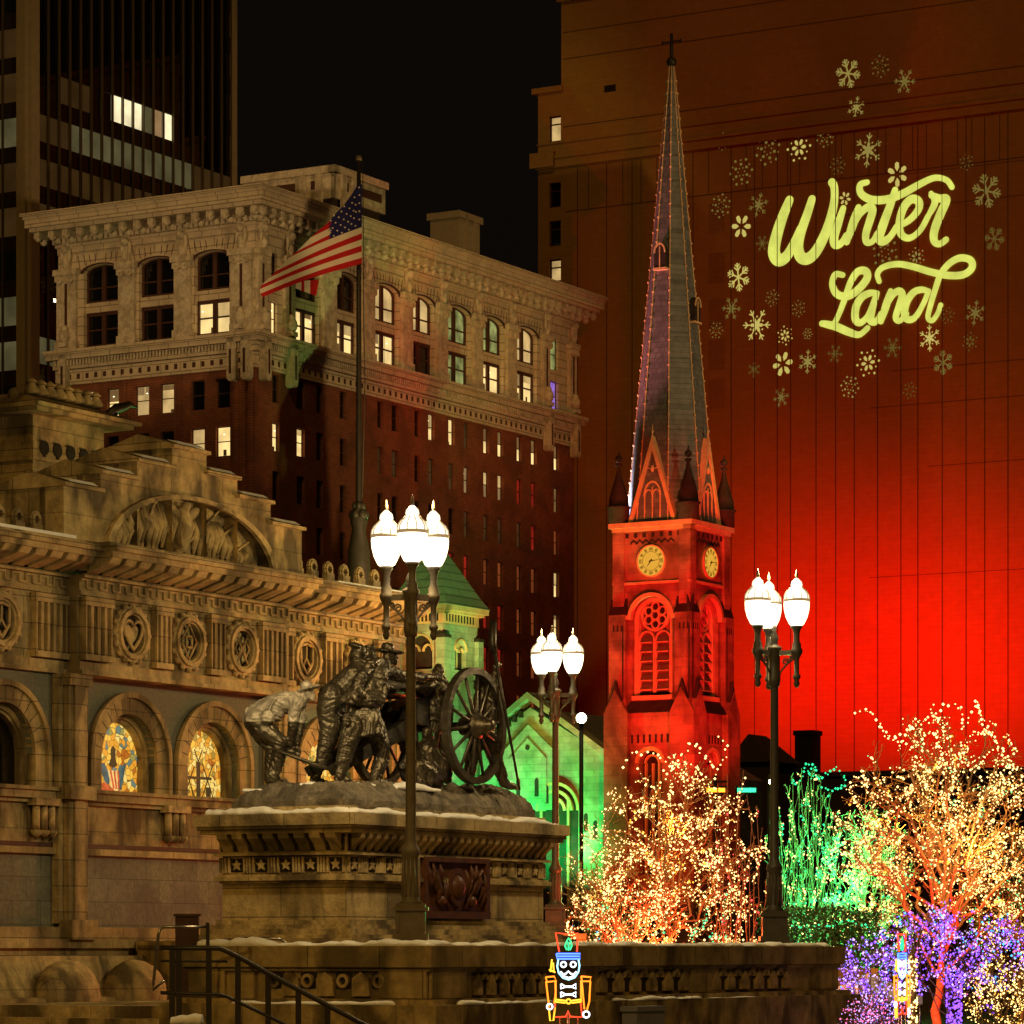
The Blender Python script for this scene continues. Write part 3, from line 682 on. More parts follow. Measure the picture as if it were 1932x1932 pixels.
def snowflake(o, cx, cz, r, style, rot, rnd):  # projected light modelled as thin glowing shapes on the wall
    f = lambda s, z, n: Vector((-n, s, z))
    n = 6; sq = 1.12
    def arm(pts, w):
        for k_ in range(n):
            th = 2*PI*k_/n+rot; c_, s_ = math.cos(th), math.sin(th)
            q = [((x*c_-y*s_)*r, (x*s_+y*c_)*r*sq) for x, y in pts]
            for i in range(len(q)-1):
                (a, b), (c, d) = q[i], q[i+1]; dx, dz = c-a, d-b; l = math.hypot(dx, dz) or 1; px, pz = -dz/l*w*r/2, dx/l*w*r/2
                o.prism(f, [(a+px, b+pz), (a-px, b-pz), (c-px, d-pz), (c+px, d+pz)], .014, .020+.0007*((k_*5+i+len(pts)) % 9))
    def blob(d, rad, n_=6, ph=0):
        for k_ in range(n_):
            th = 2*PI*(k_+ph)/n_+rot; o.disc(f, d*r*math.cos(th), d*r*sq*math.sin(th), rad*r, .014, .021+.0007*k_, 8)
    def petal(d0, d1, w):
        for k_ in range(n):
            th = 2*PI*k_/n+rot; c_, s_ = math.cos(th), math.sin(th); pts = [(d0, 0), (d0+(d1-d0)*.4, w), (d1*.9, w*.9), (d1, 0), (d1*.9, -w*.9), (d0+(d1-d0)*.4, -w)]
            o.prism(f, [((x*c_-y*s_)*r, (x*s_+y*c_)*r*sq) for x, y in pts], .014, .022+.0007*k_)
    if style == 0: petal(.25, 1, .2)
    elif style == 1:
        arm([(0, 0), (1, 0)], .12); arm([(.45, 0), (.75, .28)], .1); arm([(.45, 0), (.75, -.28)], .1); arm([(.7, 0), (.92, .2)], .09); arm([(.7, 0), (.92, -.2)], .09)
    elif style == 2: petal(.15, .6, .12); blob(.95, .1); blob(.75, .07, 6, .5)
    elif style == 3: blob(.55, .12); blob(.95, .11, 6, .5); blob(.85, .07); blob(.3, .06, 6, .5)
    else:
        petal(.0, .45, .1); arm([(.3, 0), (1, 0)], .07); arm([(.65, 0), (.85, .18)], .08); arm([(.65, 0), (.85, -.18)], .08); blob(.5, .06, 6, .5)
FL = [(925, 150, 75, 1, 1), (1110, 110, 55, 3, 3), (1250, 195, 65, 4, 2), (972, 345, 55, 4, 1), (205, 540, 45, 3, 3), (465, 590, 75, 3, 2), (643, 575, 72, 2, 0), (795, 510, 55, 3, 2), (1040, 590, 85, 4, 1),
      (312, 715, 70, 3, 2), (865, 680, 45, 3, 3), (1207, 730, 62, 0, 0), (195, 910, 60, 3, 2), (410, 905, 62, 4, 2), (312, 1028, 60, 0, 0), (908, 868, 34, 0, 0), (432, 1125, 42, 4, 3), (1720, 825, 85, 1, 2),
      (295, 1320, 72, 1, 0), (1138, 1180, 75, 3, 2), (1318, 1205, 48, 2, 1), (255, 1500, 60, 4, 2), (490, 1440, 42, 3, 2), (640, 1500, 42, 3, 2), (400, 1595, 85, 4, 0), (168, 1625, 42, 3, 2), (563, 1655, 48, 2, 0),
      (693, 1645, 28, 3, 1), (1495, 1540, 40, 3, 3), (1655, 1525, 62, 4, 2), (1393, 1670, 65, 4, 0), (1625, 1690, 45, 2, 3), (550, 1818, 62, 0, 0), (693, 1805, 60, 4, 1), (850, 1760, 48, 4, 3), (1180, 1725, 55, 4, 3),
      (1040, 1812, 68, 2, 0), (1470, 1810, 60, 1, 2), (1765, 1100, 60, 1, 3), (1605, 660, 40, 3, 3), (575, 150+1640, 0, 0, 0)]
FL += [(385, 1850, 40, 4, 3), (935, 1950, 55, 3, 1), (540, 2010, 50, 4, 2), (1280, 1970, 40, 3, 3)]
rnd = random.Random(8); pos_words = {}
KS = ['broad petalled', 'branched', 'dotted star', 'dotted ring', 'spiky']; BS = ['bright', 'clear', 'faint', 'very faint']
used_l = set()
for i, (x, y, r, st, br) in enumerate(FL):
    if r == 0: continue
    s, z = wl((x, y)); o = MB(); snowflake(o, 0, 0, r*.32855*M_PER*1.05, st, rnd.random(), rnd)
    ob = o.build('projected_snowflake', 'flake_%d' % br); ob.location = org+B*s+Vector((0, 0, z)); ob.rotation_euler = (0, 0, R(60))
    hor = 'left of the letters' if x < 450 else ('right of the letters' if x > 1500 else ('near the first word' if y < 1200 else 'near the second word'))
    if y < 420: ver = 'above the string course'
    elif y < 760: ver = 'above the letters'
    elif y < 1200: ver = 'level with the first word'
    elif y < 1600: ver = 'level with the second word'
    else: ver = 'below the letters'
    lab = '%s %s light snowflake %s, %s' % (BS[br], KS[st], ver, hor)
    if lab in used_l:
        for extra in ('lower one', 'smaller one', 'farther right one', 'lowest one', 'farthest right one'):
            if lab+', '+extra not in used_l: lab = lab+', '+extra; break
    used_l.add(lab)
    tag(ob, lab, 'projected snowflake', 'snowflakes projected on the tall wall')

# ------------------------------------------------------------------ stone church with steeple
g = Grid(1300, 200.0)
t = thing('stone_church', 'old stone church with tall clock steeple lit red and green lit gable', 'church', g.o, g.rz)
W = g.sB(1163); LA = W+.05
zT = lambda v: CZ+(HZ-v)/F*201.2
ZC = zT(985)
mb = MB()
for fm, L in ((a0, LA), (b0, W)):
    TR = MB(); DK = MB(); LV = MB()
    cs = L/2; r = 1.28
    zs, zb = zT(1168), zT(1312)
    mb.arch_panel(fm, 0, L, zb-.6, zT(1098), cs, zb, zs, r, 0, .55, seg=18)
    mb.holes(fm, 0, L, zT(1098), ZC, [], .1)
    # lower stage, slightly wider
    mb.arch_panel(fm, -.25, L+.25, 0, zT(1345), cs, zT(1650), zT(1440), .72, .25, .5, seg=14)
    mb.fbox(fm, -.25, L+.25, zT(1345), zT(1345)+.02, -.2, .25)
    DK.prism(lambda a, z, n, fm=fm: fm(n, z, a), [(.25, zT(1345)), (.55, zT(1345)), (0.02, zT(1322)), (0, zT(1322))], .9, L-.9)
    DK.fbox(fm, cs-.72, cs+.72, zT(1650), zT(1425), -.3, -.24)
    TR.ring(fm, cs, zT(1440), .72, .95, .25, .36, seg=16); TR.ring(fm, cs, zT(1440), .4, .5, -.1, .1, seg=14); TR.fbox(fm, cs-.05, cs+.05, zT(1650), zT(1440), -.2, 0)
    for x in (-.45, .4): TR.fbox(fm, cs+x, cs+x+.1, zT(1650), zT(1440), -.2, 0)
    # hood mould, tracery panel
    TR.ring(fm, cs, zs, r, r+.22, .002, .28, seg=20); TR.ring(fm, cs, zs, r-.28, r-.02, -.5, -.2, seg=20)
    for sx in (-1, 1): TR.fbox(fm, cs+sx*(r-.14)-.13, cs+sx*(r-.14)+.13, zb, zs, -.5, -.2)
    TR.fbox(fm, cs-r, cs+r, zb-.25, zb, -.5, .12)
    mb.prism(fm, [(cs-r, zb)]+[(cs+r, zb)]+[(cs+r*math.cos(PI*i/16), zs+r*math.sin(PI*i/16)) for i in range(17)], -.6, -.55)
    rc = zT(1160)
    TR.ring(fm, cs, rc, .78, .93, -.5, -.3, 0, 360, 24)
    DK.disc(fm, cs, rc, .8, -.5, -.45, 24)
    for k in range(6): TR.ring(fm, cs+.5*math.cos(PI*k/3+.52), rc+.5*math.sin(PI*k/3+.52), .20, .285, -.45, -.32+.002*k, 0, 360, 12)
    TR.ring(fm, cs, rc, .2, .28, -.45, -.3, 0, 360, 12)
    lz0, lz1 = zT(1306), zT(1205)
    for sx in (-1, 1):
        c2 = cs+sx*.52
        LV.prism(fm, mb.arch_poly(c2, lz0, lz1, .4), -.5, -.45)
        TR.ring(fm, c2, lz1, .4, .5, -.5, -.28, seg=12)
        for e in (-1, 1): TR.fbox(fm, c2+e*.45-.05, c2+e*.45+.05, lz0, lz1, -.5, -.28+.003*e)
        for k in range(6):
            z = lz0+.15+k*(lz1-lz0+.2)/6
            LV.prism(lambda a, z_, n, fm=fm: fm(n, z_, a), [(-.44, z+.38), (-.40, z+.38), (-.2, z), (-.25, z)], c2-.39, c2+.39)
            TR.fbox(fm, c2-.39, c2+.39, z-.03, z+.04, -.25, -.19)
    # string courses
    zz1 = zT(1160); 
    for a, b in ((-.1, cs-r-.2), (cs+r+.2, L+.1)): TR.fbox(fm, a, b, zz1-.22, zz1, .002, .3); DK.fbox(fm, a, b, zz1, zz1+.35, .002, .16)
    TR.fbox(fm, -.2, L+.2, zT(1102), zT(1097), .003, .14)
    # clock stage: chequer blocks and zigzag
    n = 15
    for k in range(n): 
        if k % 2: DK.fbox(fm, .25+(L-.5)*k/n, .25+(L-.5)*(k+1)/n-.06, zT(1013), zT(1004), .002, .02)
    for k in range(7):
        x = cs-1.4+k*.4; DK.prism(fm, [(x, zT(1026)), (x+.2, zT(1020)), (x+.4, zT(1026)), (x+.4, zT(1022)), (x+.2, zT(1016)), (x, zT(1022))], .002, .05)
    # corbel table below
    for k in range(9):
        x = cs-1.55+k*.38; DK.fbox(fm, x, x+.13, zT(1402), zT(1386), .25, .27)
    # cornice
    TR.fbox(fm, -.35, L+.35, ZC-.28, ZC, -.3, .36); TR.fbox(fm, -.2, L+.2, ZC-.5, ZC-.28, -.3, .2)
    TR.build('stone_trim', 'church_trim', t); DK.build('dark_ledge', 'church_dark', t); LV.build('louvre', 'louvre', t)  # dark mesh holds ledges, window grounds, chequer and zigzag blocks
wall_mb = mb
# buttresses at the corners
for fm, L in ((a0, LA), (b0, W)):
    for s0, s1 in ((-.33, .75), (L-.75, L+.33)):
        mb = MB(); DK = MB()
        mb.fbox(fm, s0, s1, zT(1330), zT(1150)-.25, .003, .33)
        mb.fbox(fm, s0+.18, s1-.18, zT(1150), ZC-.5, .003, .17)
        mb.fbox(fm, s0-.3, s1+.15, 0, zT(1345), .25, .65)
        c = (s0+s1)/2
        mb.prism(fm, [(s0-.3, zT(1345)), (s1+.15, zT(1345)), (c, zT(1300))], .25, .65)
        DK.prism(fm, [(s0-.1, zT(1345)), (s1, zT(1345)), (c, zT(1283))], .12, .58)
        DK.prism(lambda a, z, n, fm=fm: fm(n, z, a), [(.33, zT(1150)-.25), (0.02, zT(1150)-.25), (0.02, zT(1140)+.4)], s0, s1)
        for q_ in range(3): DK.fbox(fm, s0+.2+q_*.25, s0+.3+q_*.25, zT(1190), zT(1178), .33, .34)
        DK.fbox(fm, s0+.12, s0+.2, zT(1320), zT(1180), .33, .34)
        bt_ = mb.build('buttress', 'church_stone', t); DK.build('buttress_cap', 'church_dark', bt_)
mb = wall_mb
mb.box(0, LA, 0, W, ZC-.1, ZC-.05)
mb.box(LA-.02, LA, 0, W, 0, ZC); mb.box(0, LA, W-.02, W, 0, ZC)
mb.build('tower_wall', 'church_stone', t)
# clocks
zc = zT(1059)
def clock(fm, cs):
    o = MB(); o.m('clock_face').disc(fm, cs, zc, .84, .12, .2, 32)
    p = o.build('clock_face', 'clock_face', t)
    o = MB(); o.ring(fm, cs, zc, .84, .92, .1, .24, 0, 360, 32); o.build('clock_rim', 'church_trim', p)
    o = MB()
    for k in range(12):
        th = PI*k/6; 
        for d in ((-.05, 0, .05) if k % 3 else (-.09, -.03, .03, .09)):
            x, z = cs+.68*math.sin(th)+d*math.cos(th), zc+.68*math.cos(th)-d*math.sin(th)
            o.prism(fm, [(x-.015*math.cos(th)+e*.09*math.sin(th), z+.015*math.sin(th)+e*.09*math.cos(th)) for e in (-1, 1)]+[(x+.015*math.cos(th)+e*.09*math.sin(th), z-.015*math.sin(th)+e*.09*math.cos(th)) for e in (1, -1)], .2, .205)
    o.ring(fm, cs, zc, .53, .55, .2, .206, 0, 360, 24)
    o.build('numeral_ring', 'clock_black', p)
    for nm, ang, ln, wd, n_ in (('minute_hand', 84, .68, .035, .215), ('hour_hand', 217, .48, .05, .225)):
        th = R(ang); o = MB(); dx, dz = math.sin(th), math.cos(th)
        if fm is b0: dx = -dx
        o.prism(fm, [(cs-dz*wd-dx*.12, zc+dx*wd-dz*.12), (cs+dz*wd-dx*.12, zc-dx*wd-dz*.12), (cs+dx*ln, zc+dz*ln)], n_, n_+.01); o.build(nm, 'clock_black', p)
clock(b0, W/2); clock(a0, LA/2)
# spire
cx, cy = LA/2, W/2
zTip = zT(104); zS = ZC-.1
def spire_r(z): 
    v = (z-zS)/(zTip-zS); return 2.28*(1-v)+.13
o = MB(); prof = [(zS+(zTip-zS)*k/24) for k in range(25)]
vs = []
for z in prof:
    for k in range(8):
        th = PI/8+PI/4*k; vs.append((cx+spire_r(z)*1.08*math.cos(th), cy+spire_r(z)*1.08*math.sin(th), z))
o.mesh(vs, [(i*8+k, i*8+(k+1) % 8, (i+1)*8+(k+1) % 8, (i+1)*8+k) for i in range(24) for k in range(8)])
sp_ = o.build('spire', 'slate', t)
o = MB()
for k in range(8):
    th = PI/8+PI/4*k; z = zS+1.2
    while z < zTip-.8:
        r_ = spire_r(z)*1.08; o.ell((cx+(r_+.03)*math.cos(th), cy+(r_+.03)*math.sin(th), z), (.075, .075, .09), seg=6, rings=4); z += .72
    o.tube([(cx+spire_r(z_)*1.085*math.cos(th), cy+spire_r(z_)*1.085*math.sin(th), z_) for z_ in prof], .035, 5)
o.build('crocket', 'church_trim', sp_)
o = MB(); o.ell((cx, cy, zTip+.1), (.3, .3, .3)); o.tube([(cx, cy, zTip-.8), (cx, cy, zTip+1.75)], [.13, .09], 8)
o.box(cx-.1, cx+.1, cy-.55, cy+.55, zTip+1.24, zTip+1.30); o.box(cx-.04, cx+.04, cy-.62, cy-.55, zTip+1.15, zTip+1.38); o.box(cx-.04, cx+.04, cy+.55, cy+.62, zTip+1.15, zTip+1.38)
o.build('spire_cross', 'dark_metal', sp_)
for fm, L, v_ in ((b0, W, 500), (a0, LA, 600)):
    z = zT(v_); r_ = spire_r(z)*1.08*.924
    f2 = lambda s, z_, n, fm=fm, L=L, r_=r_: fm(s+L/2, z_, n-L/2+r_)
    o = MB(); o.prism(f2, o.arch_poly(0, z, z+.85, .36, 1.5), -.5, .3); o.build('spire_lucarne', 'church_dark', sp_)
    o = MB(); o.fbox(f2, -.42, .42, z-.12, z, -.5, .36); o.fbox(f2, -.03, .03, z, z+1.2, .3, .34); o.ring(f2, 0, z+.85, .3, .38, .3, .36, asp=1.5, seg=10); o.build('lucarne_trim', 'church_trim', sp_)
# gables
for fm, L in ((a0, LA), (b0, W)):
    cs = L/2; zg0, zg1 = ZC+.02, zT(826); hw = 1.45
    o = MB(); o.prism(fm, [(cs-hw, zg0), (cs+hw, zg0), (cs, zg1)], -1.6, -.02); gb = o.build('gable', 'slate', t)
    o = MB()
    for sx in (-1, 1): o.prism(fm, [(cs+sx*(hw+.08), zg0), (cs+sx*(hw-.16), zg0), (cs, zg1-.65), (cs, zg1+.12)], -.3+.002*sx, .1+.003*sx)
    o.tube([fm(cs, zg1-.1, 0), fm(cs, zg1+.75, 0)], .04, 5); o.ell(fm(cs, zg1+.35, 0), (.09, .09, .09), seg=6, rings=4)
    o.ring(fm, cs, zg0+1.5, .48, .56, -.02, .05, asp=1.5, seg=12)
    for x in (-.5, 0, .5): o.fbox(fm, cs+x-.03, cs+x+.03, zg0+.2, zg0+1.5+(.5 if x == 0 else 0), -.02, .045)
    for sx in (-1, 1): o.ring(fm, cs+sx*.25, zg0+1.5, .21, .26, -.02, .047, asp=1.4, seg=8)
    for sx in (-1, 1): o.ring(fm, cs+sx*.18, zT(878), .14, .2, -.02, .05, 200, 360, 8)
    o.ell(fm(cs, zT(884), .02), (.12, .12, .22), seg=6, rings=5)
    o.build('gable_tracery', 'church_trim', gb)
# corner pinnacles
for px, py in ((.1, .1), (LA-.1, .1), (.1, W-.1), (LA-.1, W-.1)):
    o = MB(); z = ZC
    o.lathe([(.62, z), (.62, z+.9), (.72, z+.92), (.72, z+1.0), (.60, z+1.02), (.56, z+1.5), (.42, z+2.0), (.26, z+2.5), (.13, z+3.0), (.1, z+3.3), (.2, z+3.36), (.2, z+3.45), (.1, z+3.5)], (px, py, 0), 12)
    o.ell((px, py, z+3.75), (.23, .23, .2), seg=8, rings=5); o.lathe([(.12, z+3.8), (.01, z+4.25)], (px, py, 0), 6)
    o.build('pinnacle', 'church_dark', t)
# nave with its gable wall
xg = 1.2
s0g, s1g = W, g.sB(905, xg); cs = g.sB(1000, xg); z_ap = g.sB(1000, xg, 1335)[1]; z_e = g.sB(1150, xg, 1430)[1]
sl_ = (z_ap-z_e)/(cs-g.sB(1150, xg)); ev = lambda s: z_ap-abs(s-cs)*sl_
fg = fB(xg)
o = MB(); o.prism(fg, [(s0g-1, 0), (s1g, 0), (s1g, ev(s1g)), (cs, z_ap), (s0g-1, ev(s0g-1))], -.6, 0)
o.build('nave_wall', 'pale_church_stone', t)
o = MB()
o.prism(fg, [(s1g+.3, ev(s1g)+.25), (cs, z_ap+.9), (cs, z_ap+.5), (s1g+.3, ev(s1g)-.2)], -.8, .35)
o.prism(fg, [(s0g, ev(s0g)+.25), (cs, z_ap+.9), (cs, z_ap+.5), (s0g, ev(s0g)-.2)], -.8, .352)
o.build('gable_coping', 'pale_church_stone', t)
o = MB()
for k in range(1, 22):
    s = cs+k*.42; 
    if s < s1g: o.fbox(fg, s, s+.2, ev(s+.1)-.28, ev(s+.1)+.1, .02, .3)
o.build('corbel_table', 'church_dark', t)
o = MB()
o.prism(fg, [(cs-1.8, z_ap-6), (cs+1.8, z_ap-6), (cs+1.8, z_ap-2.6), (cs, z_ap-1.0), (cs-1.8, z_ap-2.6)], .002, .22)
o.prism(fg, [(cs-1.25, z_ap-5.6), (cs+1.25, z_ap-5.6), (cs+1.25, z_ap-3.0), (cs, z_ap-1.8), (cs-1.25, z_ap-3.0)], .22, .3)
o.build('gable_niche', 'pale_church_stone', t)
o = MB()
for k in range(-8, 9):
    if abs(k) < 1: continue
    s = cs+k*.62; z = z_ap-4.0-abs(k)*.42; n_ = .3 if abs(s-cs) < 1.1 else (.22 if abs(s-cs) < 1.7 else .0)
    o.prism(fg, o.arch_poly(s, z-.8, z+.1, .13, 1.3, 6), n_+.002, n_+.02)
for k in (cs,): o.disc(fg, k, z_ap-2.35, .16, .3, .32, 10)
o.build('slit_window', 'church_dark', t)
o = MB(); c3 = g.sB(1040, xg)
o.prism(fg, o.arch_poly(c3-.3, 2, g.sB(1040, xg, 1530)[1], 1.5), .002, .03); o.build('arched_window', 'church_dark', t)
o = MB(); zsp = g.sB(1040, xg, 1530)[1]
for r_ in (1.5, 1.05, .6): o.ring(fg, c3-.3, zsp, r_, r_+.18, .03, .2+.02*r_, seg=20)
for x in (-.9, 0, .9): o.fbox(fg, c3-.3+x-.07, c3-.3+x+.07, 2, zsp+.6, .03, .16)
o.build('window_tracery', 'church_trim', t)
o = MB(); o.prism(fg, [(s0g, ev(s0g)), (s1g, ev(s1g)), (cs, z_ap)], -18, -.61); o.box(xg+.61, 19, s0g, s1g-.01, 0, ev(s0g)); o.build('nave_roof', 'slate', t)
# small tower with pyramid roof
h = Grid(836, 208.0); hp = h.o-g.o; hx, hy = hp.dot(A), hp.dot(B)
ha = lambda s, z, n: Vector((hx+s, hy-n, z)); hb = lambda s, z, n: Vector((hx-n, hy+s, z))
zH = lambda v: CZ+(HZ-v)/F*208.5
la, lb = h.sA(901), h.sB(749)
o = MB(); TR = MB(); DK = MB()
for fm, L in ((ha, la), (hb, lb)):
    o.arch_panel(fm, 0, L, 0, zH(1150), L/2, zH(1262), zH(1225), .62 if fm is ha else .85, 0, .3, seg=14)
    rr = .62 if fm is ha else .85
    (TR if fm is ha else DK).fbox(fm, L/2-rr, L/2+rr, zH(1262), zH(1195), -.35, -.28)
    TR.ring(fm, L/2, zH(1225), rr, rr+.1, .002, .1, seg=16)
    for x in (-.33, .33):
        TR.ring(fm, L/2+x*rr/.62, zH(1228), .2*rr/.62, .27*rr/.62, -.25, -.1, asp=1.2, seg=10)
        DK.prism(fm, o.arch_poly(L/2+x*rr/.62, zH(1262), zH(1228), .2*rr/.62, 1.2, 8), -.27, -.24)
    for k in range(10): DK.fbox(fm, .3+k*(L-.6)/10, .3+k*(L-.6)/10+.13, zH(1172), zH(1158), .03, .05)
    TR.fbox(fm, -.1, L+.1, zH(1176), zH(1155), .003, .03)
    TR.fbox(fm, -.5, L+.5, zH(1152), zH(1142), -.3, .5); TR.fbox(fm, -.3, L+.3, zH(1157), zH(1152), -.3, .3)
    for s0, s1 in ((-.25, .35), (L-.35, L+.25)): o.fbox(fm, s0, s1, 0, zH(1202), .003, .28)
    for s0, s1 in ((-.25, .35), (L-.35, L+.25)): DK.fbox(fm, s0-.06, s1+.06, zH(1204), zH(1198), .003, .33)
o.box(hx+la-.1, hx+la, hy, hy+lb, 0, zH(1150))
o.build('tower_wall', 'pale_church_stone', t); TR.build('stone_trim', 'church_trim', t); DK.build('window_opening', 'church_dark', t)
o = MB(); z0 = zH(1142); z1 = zH(1010); q = [(hx-.55, hy-.55), (hx+la+.55, hy-.55), (hx+la+.55, hy+lb+.55), (hx-.55, hy+lb+.55)]
q2 = [(hx-.1, hy-.1), (hx+la+.1, hy-.1), (hx+la+.1, hy+lb+.1), (hx-.1, hy+lb+.1)]; ap = (hx+la/2, hy+lb/2, z1)
vs = [(*p, z0) for p in q]+[(*p, z0+.7) for p in q2]+[ap]
o.mesh(vs, [(0, 1, 5, 4), (1, 2, 6, 5), (2, 3, 7, 6), (3, 0, 4, 7), (4, 5, 8), (5, 6, 8), (6, 7, 8), (7, 4, 8), (3, 2, 1, 0)]); o.build('pyramid_roof', 'copper_roof', t)

# ------------------------------------------------------------------ low buildings right of the church
g = Grid(1452, 232.0)
t = thing('low_dark_building', 'low unlit building with a dark hipped roof standing right of the red steeple', 'building', g.o, g.rz)
zz = lambda v, d: CZ+(HZ-v)/F*d
lb = g.sB(1385); la = 4
o = MB(); o.box(0, la, 0, lb, 0, zz(1440, 234)); o.build('wall', 'dark_roof', t)
o = MB(); z0 = zz(1440, 234); z1 = zz(1386, 234)
o.mesh([(-.4, -.4, z0), (la, -.4, z0), (la, lb+.4, z0), (-.4, lb+.4, z0), (.5, lb*.5+.5, z1), (la-.8, lb*.5+.5, z1)], [(0, 1, 5, 4), (2, 3, 4, 5), (3, 0, 4), (1, 2, 5), (0, 3, 2, 1)]); o.build('roof', 'dark_roof', t)
g = Grid(1700, 262.0)
t = thing('flat_roof_building', 'long low dark block with square black chimney at foot of red lit wall', 'building', g.o, g.rz)
o = MB(); lb = g.sB(1460); o.box(-.0, 14, -40, lb, 0, zz(1462, 262)); o.box(-.2, 14.2, -40.2, lb+.2, zz(1462, 262), zz(1453, 262)); o.build('wall', 'dark_roof', t)
o = MB()
for k in range(12):
    s = lb-2.2-k*3.2; o.box(-.06, -.002, s, s+1.4, 5, 7.4); o.box(-.06, -.002, s, s+1.4, 10, 12)
o.build('window', 'glass_dark', t)
s0, s1 = g.sB(1527), g.sB(1494); o = MB(); zt_ = zz(1374, 264); o.box(.5, 2.0, s0, s1, zz(1470, 262), zt_); o.box(.4, 2.1, s0-.1, s1+.1, zt_-.35, zt_); o.build('chimney', 'black_chimney', t)

# ------------------------------------------------------------------ domed war monument building (left)
g = Grid(200, 50.0)
t = thing('stone_monument_building', 'ornate weathered sandstone memorial building with round arches, carved frieze and a stepped gable', 'monument', g.o, g.rz)
def sv(u, v, y=0.): return g.sA(u, y, v)
S0, S1 = -9.0, 7.9
a1, a2 = -.98, 4.16              # the projecting centre bay
zsill, zarch = 3.86, 5.46; spr = 4.33
ARC = [-4.5, -2.35, .5, 2.6, 5.75, 7.6]
mb = MB()
# upper wall with arches (granite field)
edges = [S0, -3.4, a1-.1, 1.55, a2+.15, 6.75, S1]
for i, c in enumerate(ARC): mb.arch_panel(a0, edges[i], edges[i+1], zsill, zarch, c, zsill, spr, .67, 0, .12, seg=20)
mb.build('granite_wall', 'granite_wall', t)
for i, c in enumerate(ARC):
    mb = MB(); VJ = MB(); INN = MB()
    mb.ring(a0, c, spr, .67, .95, -.1, .05, seg=24); mb.ring(a0, c, spr, .90, .98, .05, .10, seg=24)
    for sx in (-1, 1):
        mb.fbox(a0, c+sx*.81-.14, c+sx*.81+.14, zsill+.0, spr, -.1, .05); mb.fbox(a0, c+sx*.94-.04, c+sx*.94+.04, zsill, spr, .05, .1)
    for k in range(1, 14):
        th = PI*k/14; x, z = math.cos(th), math.sin(th); px, pz = -z*.006, x*.006
        VJ.prism(a0, [(c+x*.68+px, spr+z*.68+pz), (c+x*.68-px, spr+z*.68-pz), (c+x*.9-px, spr+z*.9-pz), (c+x*.9+px, spr+z*.9+pz)], .05, .054)
    # stepped inner arch: the jamb goes deep
    n = 24
    for k in range(n):
        for (r0, r1, n0, n1) in ((.60, .69, -.14, -.10),):
            INN.ring(a0, c, spr, r0, r1, n0, n1, 180*k/n, 180*(k+1)/n, 1)
    for sx in (-1, 1): INN.fbox(a0, c+sx*.645-.045, c+sx*.645+.045, zsill, spr, -.14, -.1)
    INN.arch_panel(a0, c-.66, c+.66, zsill, spr+.68, c, zsill, spr-.02, .575, -.14, .12, asp=1.0, seg=18)
    av = mb.build('arch_voussoir', 'sandstone', t); VJ.build('voussoir_joint', 'bronze_dark', av); INN.build('window_jamb', 'worn_sandstone', t)
# stained glass
for i, c in enumerate(ARC):
    lit = i in (2, 3, 4)
    o = MB(); o.prism(a0, o.arch_poly(c, zsill+.02, spr-.02, .575, 1.0), -.26, -.24)
    p = o.build('stained_glass', ('stained_gold' if i != 3 else 'stained_cross') if lit else 'glass_dark', t)
    if lit and i == 2:
        o = MB(); n_ = -.238
        o.m('glass_blue').prism(a0, [(c-.36, 4.28), (c-.22, 4.30), (c-.08, 4.10), (c-.12, 3.98), (c-.2, 4.02)], n_, n_+.004); o.prism(a0, [(c+.3, 4.32), (c+.12, 4.24), (c+.02, 3.95), (c+.18, 3.92)], n_, n_+.005)
        o.m('glass_cream')
        for k in range(3): o.prism(a0, [(c-.14+k*.09, 4.2), (c-.1+k*.09, 4.2), (c-.02+k*.06, 3.95), (c-.06+k*.06, 3.93)], n_, n_+.006)
        o.m('glass_red')
        for k in range(3): o.prism(a0, [(c-.10+k*.09, 4.2), (c-.06+k*.09, 4.2), (c+.02+k*.06, 3.95), (c-.02+k*.06, 3.93)], n_, n_+.007)
        o.prism(a0, [(c-.42, 4.0), (c-.2, 4.02), (c+.05, 3.9), (c+.2, 3.95), (c+.1, 3.9), (c-.4, 3.9)], n_, n_+.008)
        o.m('lead_dark').prism(a0, [(c-.12, 4.27), (c-.02, 4.24), (c+.08, 4.27), (c+.03, 4.38), (c+.04, 4.5), (c-.02, 4.55), (c-.07, 4.5), (c-.06, 4.38)], n_, n_+.009)
        o.build('window_motif', 'glass_blue', p)
    if lit and i == 3:
        o = MB(); n_ = -.238; o.m('lead_dark')
        o.fbox(a0, c-.05, c+.05, 3.9, 4.42, n_, n_+.004); o.fbox(a0, c-.34, c+.34, 4.16, 4.2, n_, n_+.005); o.fbox(a0, c+.2, c+.32, 3.9, 4.05, n_, n_+.005)
        for x0, z0, x1, z1 in ((-.36, 3.9, -.1, 4.35), (-.1, 3.9, -.36, 4.35), (.1, 3.9, .38, 4.4), (.38, 3.9, .1, 4.4), (-.1, 4.6, 0, 4.42), (.1, 4.6, 0, 4.42)):
            o.prism(a0, [(c+x0-.01, z0), (c+x0+.01, z0), (c+x1+.01, z1), (c+x1-.01, z1)], n_, n_+.007)
        o.build('window_motif', 'lead_dark', p)
